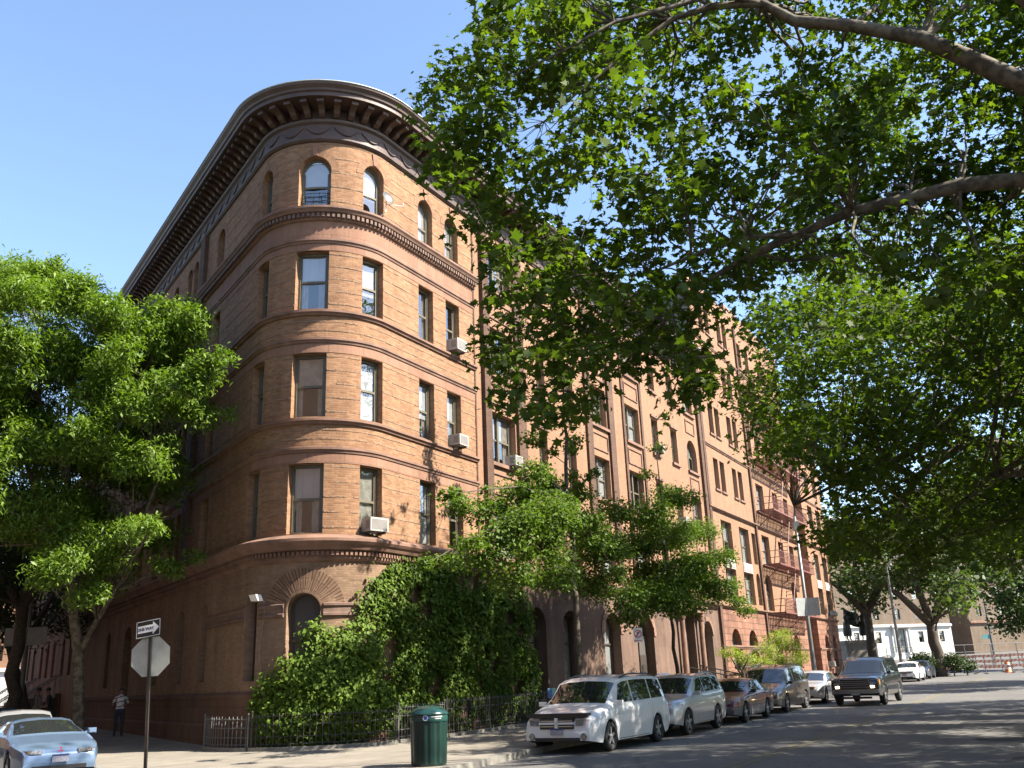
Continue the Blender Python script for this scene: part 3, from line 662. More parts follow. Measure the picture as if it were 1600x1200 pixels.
g3 = [(33.65,35.6,1.75,4.15,True),(37.2,39.15,1.75,4.15,True),(43.2,45.2,.6,4.2,False),(48.5,50.2,1.75,4.1,True)]
mb = MB(); wall_grid(mb, F3, 31.55, 54.0, 5.4, 26.0, up3, d=.28); wall_grid(mb, F3, 40.0, 54.0, 26.0, 27.2, [], d=.2); wall_grid(mb, F3, 31.55, 40.0, 26.0, 26.6, []); mb.build('wall', MAT['pale_brick'], b3)
mb = MB(); wall_grid(mb, F3, 31.55, 54.0, -.3, 5.4, g3, d=.4); mb.build('ground_floor_wall', MAT['rough_stone'], b3)
roomb = MB()
for q in up3: window(b3, F3, *q[:5], d=.28, mull=q[5], room=roomb, frame='dark_frame' if q[5] == 1 else 'frame_paint')
for q in g3: window(b3, F3, *q[:5], d=.4, room=roomb, frame='frame_paint', blind=.9)
roomb.build('interior', MAT['room_dark'], b3)
box_shell(b3, F3, 31.6, 53.95, 14, 26.0, 'grey_brick'); 
mb = MB(); P = [F3.p(40.0,0)[:2], F3.p(40.0,0,-1.0)[:2], F3.p(53.95,0,-1.0)[:2]]
plainwall(mb, P[0], P[1], 26.0, 27.2); plainwall(mb, P[1], P[2], 26.0, 27.2); mb.build('parapet', MAT['pale_brick'], b3)
for z, o, a, b in ((5.42,.2,31.55,54),(11.25,.2,31.55,54),(15.3,.12,31.55,54),(22.5,.1,31.55,54),(3.1,.1,31.55,41.2),(3.1,.1,45.6,54),(1.6,.14,31.55,41.2)): mb = MB(); mb.sweep(F3, a, b, BELT(z, o)); mb.build('belt_course', MAT['brown_stone'], b3)
for q in up3:
    if q[2] > 12: mb = MB(); mb.fbox(F3, q[0]-.08, q[1]+.08, q[2]-.12, q[2]-.004, 0, .09); mb.build('sill', MAT['brown_stone'], b3)
for a, b in ((33.9,35.95),(37.7,39.75)):
    mb = MB(); mb.fbox(F3, a, b, 7.78, 8.38, -.05, .04)
    for k in range(3): mb.fbox(F3, a+.1+k*.65, a+.6+k*.65, 7.88, 8.28, .04, .07)
    mb.build('spandrel_panel', MAT['spandrel'], b3)
for a, b in ((31.6,32.0),(41.45,41.75)): mb = MB(); mb.fbox(F3, a, b, .0, 25.9, 0, .14); mb.build('pilaster', MAT['dark_brick'], b3)
fe = MB()
for z in (5.3, 8.55, 12.3, 15.9, 19.4):
    a, b = 42.4, 52.6
    fe.fbox(F3, a, b, z, z+.07, .02, .12); fe.fbox(F3, a, b, z, z+.1, 1.15, 1.25)
    for k in range(26): fe.fbox(F3, a+.4*k, a+.4*k+.25, z+.07, z+.09, .12, 1.15)
plat = fe.build('fire_escape', MAT['red_paint'], b3)
fr_ = MB()
for z in (5.3, 8.55, 12.3, 15.9, 19.4):
    a, b = 42.4, 52.6
    for h in (.5, .95): fr_.tube([F3.p(a,z+h,.05), F3.p(a,z+h,1.22), F3.p(b,z+h,1.22), F3.p(b,z+h,.05)], .022, 5)
    for k in range(52): fr_.tube([F3.p(a+.2*k,z+.08,1.22), F3.p(a+.2*k,z+.95,1.22)], .012, 4, cap=False)
    for k in (43.0, 47.5, 52.0): fr_.tube([F3.p(k,z-.9,.03), F3.p(k,z,1.15)], .03, 5)
fr_.build('railing', MAT['red_paint'], plat)
ld = MB()
for z0, z1 in ((1.9,5.4),(5.4,8.6),(8.6,12.3),(12.3,15.9),(15.9,19.4)):
    x0, x1 = (46.0, 46.2) if z0 < 2 else (45.2, 47.6)
    for o in (.45, 1.0): ld.tube([F3.p(x0,z0,o), F3.p(x1,z1,o)], .03, 5)
    for k in range(12): u = x0+(x1-x0)*k/12; z = z0+(z1-z0)*k/12; ld.fbox(F3, u-.08, u+.08, z, z+.025, .45, 1.0)
ld.build('ladder', MAT['red_paint'], plat)
# ------------------------------------------------------------------ end pavilion
b4 = empty('apartment_building', (*w1(58,-3), 0), 'narrow projecting orange brick building at the far end of the row', 'building')
F4 = Lift(F1, .66)
up4 = []
for a in (55.9, 58.8): up4 += [(a, a+1.7, 5.75, 7.8, False, 2), (a, a+1.7, 8.5, 10.6, False, 2)]+[(a, a+1.6, z, z+1.95, False, 2) for z in (12.6, 15.6, 18.8)]
g4 = [(56.0,57.3,1.7,4.2,True),(58.9,60.2,1.7,4.2,True)]
mb = MB(); wall_grid(mb, F4, 54.0, 61.7, 5.4, 21.8, up4, d=.26); plainwall(mb, F4.p(54,0)[:2], w1(54,0), 5.4, 21.8); mb.build('wall', MAT['pale_brick'], b4)
mb = MB(); wall_grid(mb, F4, 54.0, 61.7, -.3, 5.4, g4, d=.35); plainwall(mb, F4.p(54,0)[:2], w1(54,0), -.3, 5.4); mb.build('ground_floor_wall', MAT['rough_stone'], b4)
roomb = MB()
for q in up4: window(b4, F4, *q[:5], mull=2, room=roomb)
for q in g4: window(b4, F4, *q[:5], d=.35, blind=.5, frame='dark_frame')
roomb.build('interior', MAT['room_dark'], b4)
box_shell(b4, F4, 54.05, 61.7, 13, 21.8, 'pale_brick')
for z, o in ((5.42,.18),(3.1,.1),(11.2,.2),(14.9,.1),(21.6,.3)): mb = MB(); mb.sweep(F4, 54.0, 61.7, BELT(z, o)); mb.build('belt_course', MAT['brown_stone'], b4)
for a in (55.95, 58.85): mb = MB(); mb.fbox(F4, a, a+1.6, 7.83, 8.47, -.04, .04); mb.build('spandrel_panel', MAT['spandrel'], b4)
# ------------------------------------------------------------------ row houses in the left street
F5 = Flat(w2(0,0), D2, N2)
for i, (mat, lab) in enumerate((('brown_brick','dark brown row house with stoop next to the corner building'),('stone_blocks','pale stone row house with tall narrow windows behind the ash trunk'),('brown_brick','dim brown row house farthest down the left street'))):
    s0 = 24.2+7.5*i; bb = empty('row_house', (*w2(s0+3.7,-3), 0), lab, 'house', 'row houses along the left street')
    ops = [(s0+a, s0+a+.9, z, z+2.0, True, 1) for a in (1.0,3.2,5.4) for z in (2.8,6.6,9.8)]
    mb = MB(); wall_grid(mb, F5, s0, s0+7.45, -.3, 13, [q for q in ops], d=.25); mb.build('wall', MAT[mat], bb)
    for q in ops: window(bb, F5, *q[:5], d=.25, frame='white_frame' if i == 1 else 'dark_frame', blind=.6)
    box_shell(bb, F5, s0+.02, s0+7.4, 10, 13, 'dark_brick')
    mb = MB(); mb.sweep(F5, s0, s0+7.45, [(0,12.4),(.2,12.5),(.3,12.8),(.5,13.0),(.5,13.2),(0,13.25)]); mb.build('cornice', MAT['brown_stone'], bb); mb = MB(); mb.sweep(F5, s0, s0+7.45, BELT(5.9,.15)); mb.build('belt_course', MAT['brown_stone'], bb)
    st = MB()
    for k in range(9): st.fbox(F5, s0+5.2, s0+6.6, 0, 1.9-.2*k, .28*k, .28*k+.29)
    for a in (5.0, 6.6): st.fbox(F5, s0+a, s0+a+.2, 0, .5, 0, 2.6)
    so_ = st.build('stoop', MAT['steps'], bb)
    mb = MB()
    for a in (5.1, 6.7):
        mb.tube([F5.p(s0+a,2.9,.05), F5.p(s0+a,1.25,2.5)], .04, 6)
        for k in range(9): mb.tube([F5.p(s0+a,.4,.1+.3*k), F5.p(s0+a,2.87-.2*k,.1+.3*k)], .018, 4)
    mb.build('handrail', MAT['concrete'], so_)
# ------------------------------------------------------------------ buildings closing the far views
def far_building(name, label, o, d, width, zb, zg, zt, mat, base, cols, floors, depth=14, door=None):
    n = (d[1], -d[0]); fr = Flat(o, d, n); bb = empty(name, (*fr.p(width/2,0,-2)[:2], 0), label, 'building')
    ops = []; gops = []; pitch = width/cols
    for i in range(cols):
        u = pitch*(i+.5)
        for k in range(floors):
            z = zg+1.0+(zt-zg-1.2)*k/floors; ops.append((u-.65, u+.65, z, z+1.75, False, 1 if i % 3 else 2))
        if base and i != door: gops.append((u-.55, u+.55, zb+1.6, zb+3.4, False, 1))
    if door is not None: u = pitch*(door+.5); gops.append((u-1.1, u+1.1, zb, zb+3.9, False, 1))
    mb = MB(); wall_grid(mb, fr, 0, width, zg, zt, ops, d=.2); mb.build('wall', MAT[mat], bb)
    mb = MB(); wall_grid(mb, fr, 0, width, zb-4, zg, gops, d=.3); mb.build('ground_floor_wall', MAT[base or mat], bb)
    for q in ops+gops: window(bb, fr, *q[:5], d=.2, mull=q[5], frame='dark_frame', blind=random.choice((0,.4,.5,1)))
    box_shell(bb, fr, .02, width-.02, depth, zt, mat)
    mb = MB(); mb.sweep(fr, 0, width, [(0,zg-.4),(.35,zg-.2),(.35,zg+.1),(0,zg+.2)]); mb.build('belt_course', MAT[base or 'brown_stone'], bb); mb = MB(); mb.sweep(fr, 0, width, [(0,zt-.8),(.2,zt-.7),(.6,zt-.2),(.6,zt+.1),(0,zt+.2)]); mb.build('cornice', MAT[base or 'brown_stone'], bb)
    if door is not None:
        mb = MB(); u = pitch*(door+.5)
        for s in (-1.5, 1.5): mb.lathe([(.3,zb),(.25,zb+.2),(.22,zb+3.9),(.32,zb+4.1)], fr.p(u+s, 0, .4), 10)
        mb.fbox(fr, u-2, u+2, zb+4.1, zb+4.5, 0, .8); mb.build('porch', MAT[base], bb)
    return bb
far_building('apartment_building', 'tan brick building with white ground floor beyond the end of the street', (45,156), (.94,.34), 31, 3.6, 8.0, 26, 'tan_brick', 'white_stucco', 7, 5, door=4)
far_building('apartment_building', 'tall brown brick building at the right beyond the barricades', (80,172), (.93,.37), 48, 3.4, 8.5, 34, 'tan_brick', None, 9, 7)
far_building('apartment_building', 'pale sunlit brick building closing the left street', (-85,105), (.95,.3), 45, 1.2, 5.0, 16, 'pale_brick', 'white_stucco', 10, 3)

F6 = Flat(w2(-30, 16.5), D2, (-N2[0], -N2[1]))  # unseen building added opposite to keep the left street in shade
bb = empty('apartment_building', (*F6.p(40, 0, -2)[:2], 0), 'unseen dark brick tenement added across the left street to shade it', 'building')
ops = [(2.2*i+.6, 2.2*i+1.6, z, z+1.9, False, 1) for i in range(2, 44, 2) for z in (2, 5.6, 9.2, 12.8, 16.4)]
mb = MB(); wall_grid(mb, F6, 0, 100, -.5, 21, ops, d=.25); mb.build('wall', MAT['dark_brick'], bb)
for q in ops: window(bb, F6, *q[:5], d=.25, frame='dark_frame', blind=0)
box_shell(bb, F6, .02, 99.9, 14, 21, 'dark_brick')
mb = MB(); mb.sweep(F6, 0, 100, [(0,20.2),(.2,20.3),(.7,20.8),(.7,21.1),(0,21.2)]); mb.build('cornice', MAT['brown_stone'], bb)
CLA= [(2.28,13.27,12.3,0.51),(6.69,14.68,14.13,0.32),(4.49,13.56,10.31,0.47),(-0.95,13.03,9.6,0.43),(2.45,11.52,5.65,0.3),(0.02,15.71,13.53,0.49),(10.91,14.84,14.37,0.36),(8.4,13.99,11.17,0.43),(0.27,12.83,12.37,0.41),(1.79,14.16,6.69,0.54),(0.54,14.37,8.92,0.4),(5.01,12.11,9.29,0.29),(5.64,15.3,14.83,0.35),(5.29,12,8.75,0.29),(1.99,14.11,8.69,0.5),(3.92,14.57,11.67,0.51),(5.91,11.81,6.52,0.25),(1.34,15.35,9.46,0.41),(10.95,15.08,13.74,0.41),(2.61,12.35,6.45,0.31),(5.9,12,7.56,0.44),(8.81,14.41,11.2,0.39),(5.99,13.75,8.26,0.38),(4.22,11.77,8.43,0.43),(3.75,14.41,8.05,0.54),(7.83,13.7,11.04,0.43),(2.45,12.75,7.31,0.27),(-0.62,16.15,11.3,0.58),(1.58,13.07,9.68,0.48),(10.94,15.58,13.77,0.41),(5.57,14.51,11.95,0.55),(2.59,13.98,8.78,0.53),(7.9,12.71,6.9,0.35),(4.88,16.55,9.45,0.49),(7.41,15.46,14.99,0.39),(0.92,12.37,11.53,0.34),(2.38,12.43,12.57,0.47),(-0.26,12.95,10.15,0.4),(6.02,14.47,13.12,0.32),(1.25,12.12,9.68,0.43),(2.99,14.39,13.49,0.35),(3.44,12.92,8.9,0.32),(6.93,11.67,10.71,0.38),(5.32,15.47,13.99,0.44),(5.77,15.68,15.6,0.55),(6.8,12.3,6.72,0.33),(0.33,15.11,7.5,0.41),(-1.29,16.29,13.35,0.4),(1.53,16.25,8.68,0.48),(8.3,12.64,8.84,0.36),(8.12,12.15,9.25,0.4),(1.05,12.8,11.26,0.47),(0.91,14.44,12.73,0.39),(8.62,15.34,10.1,0.47),(7.61,15.52,10.25,0.41),(1.95,13.45,6.56,0.3),(8.38,12.39,9.12,0.44),(0.08,13.11,12.27,0.43),(0.06,12.04,5.93,0.37),(8.6,13.31,7.4,0.39),(0.17,12.98,13.56,0.28),(2.83,13.06,5.83,0.32),(8.66,14.82,12.59,0.51),(1.67,15.91,12.79,0.57),(-0.1,12.16,5.38,0.31),(2.09,11.65,8.44,0.38),(4.31,14.82,9.47,0.4),(3.63,13.56,12.15,0.44),(0.51,15,10.31,0.38),(7.28,15.73,9.58,0.38),(1.86,12.08,8.21,0.45),(-0.31,15.17,9.57,0.51),(7.55,14.96,9.64,0.32),(9.27,14.88,10.16,0.53),(5.45,14.35,9.42,0.48),(9.2,13.67,11.21,0.45),(-0.07,13.25,9.61,0.28),(-0.65,15.67,13.33,0.54),(0.18,12.93,7.11,0.28),(7.18,15.77,14.19,0.55),(2.67,12.55,8.69,0.46),(0.41,15.25,10.9,0.34),(4.75,14.97,11.5,0.42),(7.96,15.24,15.19,0.54),(4.38,12.91,9.23,0.29),(-1.42,16.23,12.71,0.46),(-0.25,16.15,13.37,0.53),(1.94,15.19,14.12,0.54),(3.91,14.64,11.32,0.42),(1.81,11.77,9.78,0.39),(4.34,13.64,12.23,0.41),(3.23,16.14,16.25,0.37),(1.78,15.31,15.6,0.33),(10.36,15.01,13.85,0.53),(8.72,15.84,10.88,0.51),(2.15,14.22,6.56,0.36),(5.2,11.8,7.01,0.32),(3.07,13.56,10.55,0.33),(1.49,13.05,12.04,0.3),(1.96,15.03,10.41,0.49),(8.32,12.69,8.02,0.32),(2.1,14.08,10.85,0.4),(0.9,16.18,10.64,0.44),(-0.39,13,9.86,0.47),(5.86,16.43,10.29,0.5),(7.22,15.3,8.36,0.36),(8.65,14.83,8.37,0.47),(0.09,13.81,9.18,0.47),(-0.41,15.66,7.14,0.36),(5.08,15.52,8.85,0.4),(4.04,12.49,13.03,0.41),(4.07,13.74,10.29,0.31),(6.41,13.12,7.74,0.38),(0.27,13.31,11.41,0.32),(5.99,11.86,9.65,0.25),(6.43,16.46,16.46,0.56),(5.38,11.92,9.84,0.4),(5.05,16.4,11.02,0.5),(4.38,14.89,13.88,0.55),(9.45,14.72,12.61,0.47),(0.79,16.18,6.23,0.52),(0.78,12.76,8.1,0.32),(8.44,15.58,9.93,0.37),(0.97,14.69,6.21,0.52),(0.2,16.13,12.43,0.38),(9.23,15.42,7.8,0.55),(9.67,15.21,11.97,0.4),(2.64,13.34,10,0.41),(8.94,13.35,7.98,0.47),(1.73,12.7,12.88,0.27),(9.04,14.33,8.84,0.46),(7.48,15.6,10.59,0.52),(1.95,16.03,8.1,0.6),(9.79,13.97,11.39,0.41),(4.25,12.29,9.25,0.32),(0.57,14.41,13.18,0.32),(0.95,14.94,14.41,0.35),(2.62,13.72,13.28,0.52),(1.15,11.95,10.33,0.26),(6.82,13.7,9.85,0.33),(3.36,15.11,9.74,0.31),(3.21,15.7,12.07,0.56),(-0.79,15.43,12.74,0.44),(8.68,14.12,12.01,0.4),(1.82,14.83,12.51,0.52),(10.43,16.02,15.75,0.38),(8.92,14.73,9.79,0.36),(5.08,11.93,9.75,0.32),(-0.07,13.8,13.71,0.52),(5.1,16.75,9.91,0.53),(3.44,15.56,13.25,0.34),(6.24,14.88,15.05,0.47),(2.15,12.99,13.39,0.4),(4.52,16.26,8.74,0.48),(3.61,14.74,12.26,0.38),(1.26,13.22,13.51,0.48),(8,11.64,9.35,0.28),(0.94,14.89,7.49,0.43),(0.91,11.93,8.99,0.39),(0.28,13.36,13.5,0.41),(-0.74,13.58,10.3,0.41),(9.37,14.32,10.96,0.4),(0.38,12.07,5.16,0.29),(8.64,15.95,15.64,0.49),(5.23,12.06,9.2,0.43),(0.59,12.77,13.46,0.29),(1.77,14.15,10.96,0.36),(9.75,13.95,11.91,0.43),(-0.81,12.63,9.01,0.39),(8.09,12.07,12.19,0.36),(9.16,14.44,8.26,0.32),(8.14,13.54,7.72,0.3),(9.74,13.7,13.65,0.49),(3.38,14.25,9.57,0.48),(10.29,15.28,13.19,0.35),(6.46,16.45,12.55,0.55),(6.8,12.01,11.74,0.43),(0.61,13.46,7.01,0.32),(1.82,16.3,15.86,0.5),(-0.41,15.37,10.31,0.36),(0.13,15.38,6.58,0.34),(4.68,12.68,10.09,0.35),(5.98,11.58,6.75,0.36),(-0.02,12.57,11.48,0.33),(9.79,15.04,8.85,0.43),(10.31,15.94,11.53,0.51),(9.29,15.86,10.69,0.38),(1.39,15.23,7.44,0.41),(5.87,16.45,9.34,0.38),(7.03,15.1,13.17,0.47),(1.91,12,10.82,0.37),(8.04,15.52,9.52,0.35),(3.27,16.13,14,0.53),(2.5,12.77,5.67,0.31),(4.43,15.48,13.85,0.48),(2.29,12.07,8.3,0.26),(0.8,12.05,11.62,0.42),(3.9,12.43,12.49,0.38),(8.22,14.95,12.59,0.45),(2.94,14.95,6.66,0.52),(3.63,16.24,9.72,0.34),(2.95,13.21,7.58,0.31),(3.56,14.01,9.94,0.51),(5.25,15.5,15.29,0.33),(-0.61,12.41,9.92,0.44),(7.95,14.9,13.27,0.53),(0.95,13.47,11.4,0.49),(8.4,14.55,8.93,0.32),(7.29,13.15,10.86,0.32),(2.68,15.97,7.8,0.5),(4.56,11.72,8.57,0.28),(6.16,13.3,13.48,0.39),(5.6,14.39,12.48,0.4),(5.2,13.27,9.1,0.28),(5.93,14.4,10.02,0.38),(1.06,11.6,11.42,0.34),(2.46,16.43,8.14,0.35),(5.92,12.23,10.25,0.4),(1.3,12.86,7.63,0.33),(3.19,14,7.36,0.36),(0.87,14.34,8.52,0.43),(8.61,16.28,13.78,0.59),(10.07,15.37,9.8,0.49),(8.11,14.67,8.4,0.4),(2.07,12.91,7.11,0.45),(10.02,15.86,14.77,0.59),(2.01,14.91,12.92,0.39),(7.04,15.68,10.16,0.42),(-0.27,14.25,8.39,0.4),(2.61,11.8,9.02,0.32),(8.61,13.12,12.54,0.5),(2.53,13.91,11.01,0.38),(8.5,13.5,11.33,0.28),(0.87,15.85,12.69,0.46),(3.22,13.73,13.88,0.42),(2.54,13.01,6.45,0.31),(0.08,11.83,7.49,0.31),(1.8,13.04,7.81,0.44),(3.35,14.26,9.94,0.53),(0.49,13.2,7.72,0.49),(0.82,14.42,7.99,0.32),(2.69,12.39,6.92,0.38),(0.99,16.44,7.69,0.45),(-0.11,15.37,7.57,0.44),(2.67,15.84,8.99,0.35),(5.52,15.21,14.02,0.37),(7.72,13.5,10.23,0.33),(3.04,14.51,12.16,0.52),(-0.23,14.74,13.7,0.36),(1.47,15.17,14.01,0.57),(4.14,14.51,9.63,0.32),(11.15,15.55,14.63,0.56),(5.11,13.21,7.68,0.31),(6.8,12.44,11.9,0.38),(0.86,15.48,15.53,0.5),(8.48,16.11,9.53,0.4),(8.83,13.13,8.86,0.45),(3.82,15.26,14.41,0.33),(7.62,14.63,13.9,0.39),(8.32,13.97,13.35,0.44),(4.64,12.79,10.47,0.37),(8.34,15.88,10.62,0.5),(8.94,15.12,9.53,0.4),(3.2,11.97,7.54,0.28),(0.42,12.21,6.91,0.42),(8.36,11.95,9.02,0.42),(8.01,14.31,12.82,0.46),(8.76,15.08,9.87,0.5),(7.96,15.32,10.66,0.53),(8.82,13.05,12.69,0.45),(10.11,16.39,15.77,0.47),(-0.21,12.89,10.47,0.39),(7.86,16.2,16.16,0.37),(3.35,11.55,9.71,0.34),(1.68,14.78,12.98,0.51),(7.35,13.31,10.26,0.51),(0.58,12.64,9.28,0.43),(5.61,14.71,13.46,0.35),(0.56,16.2,7.33,0.44),(2.96,14.25,12.93,0.48),(-0.19,16.11,8.47,0.38),(1.64,11.65,6.54,0.4),(1.06,12.71,6.2,0.48),(6.93,13.99,13.19,0.45),(3.8,15.71,14.37,0.36),(1.48,15.17,10.9,0.33),(6.06,14.73,12.21,0.41),(1.88,15.82,7.71,0.35),(9.6,14.32,13.07,0.4),(6.24,16.1,11.73,0.6),(5.78,14.64,13.95,0.36),(2.67,12.76,5.45,0.32),(6.76,15.79,9.95,0.41),(3.46,16.47,10.07,0.41),(3.39,14.35,8.39,0.34),(5.29,15.82,14.71,0.46),(9.21,15.95,8.26,0.38),(9.05,14.91,10.42,0.47),(0.37,13.77,11.37,0.43),(6.12,15.91,9.24,0.39)]
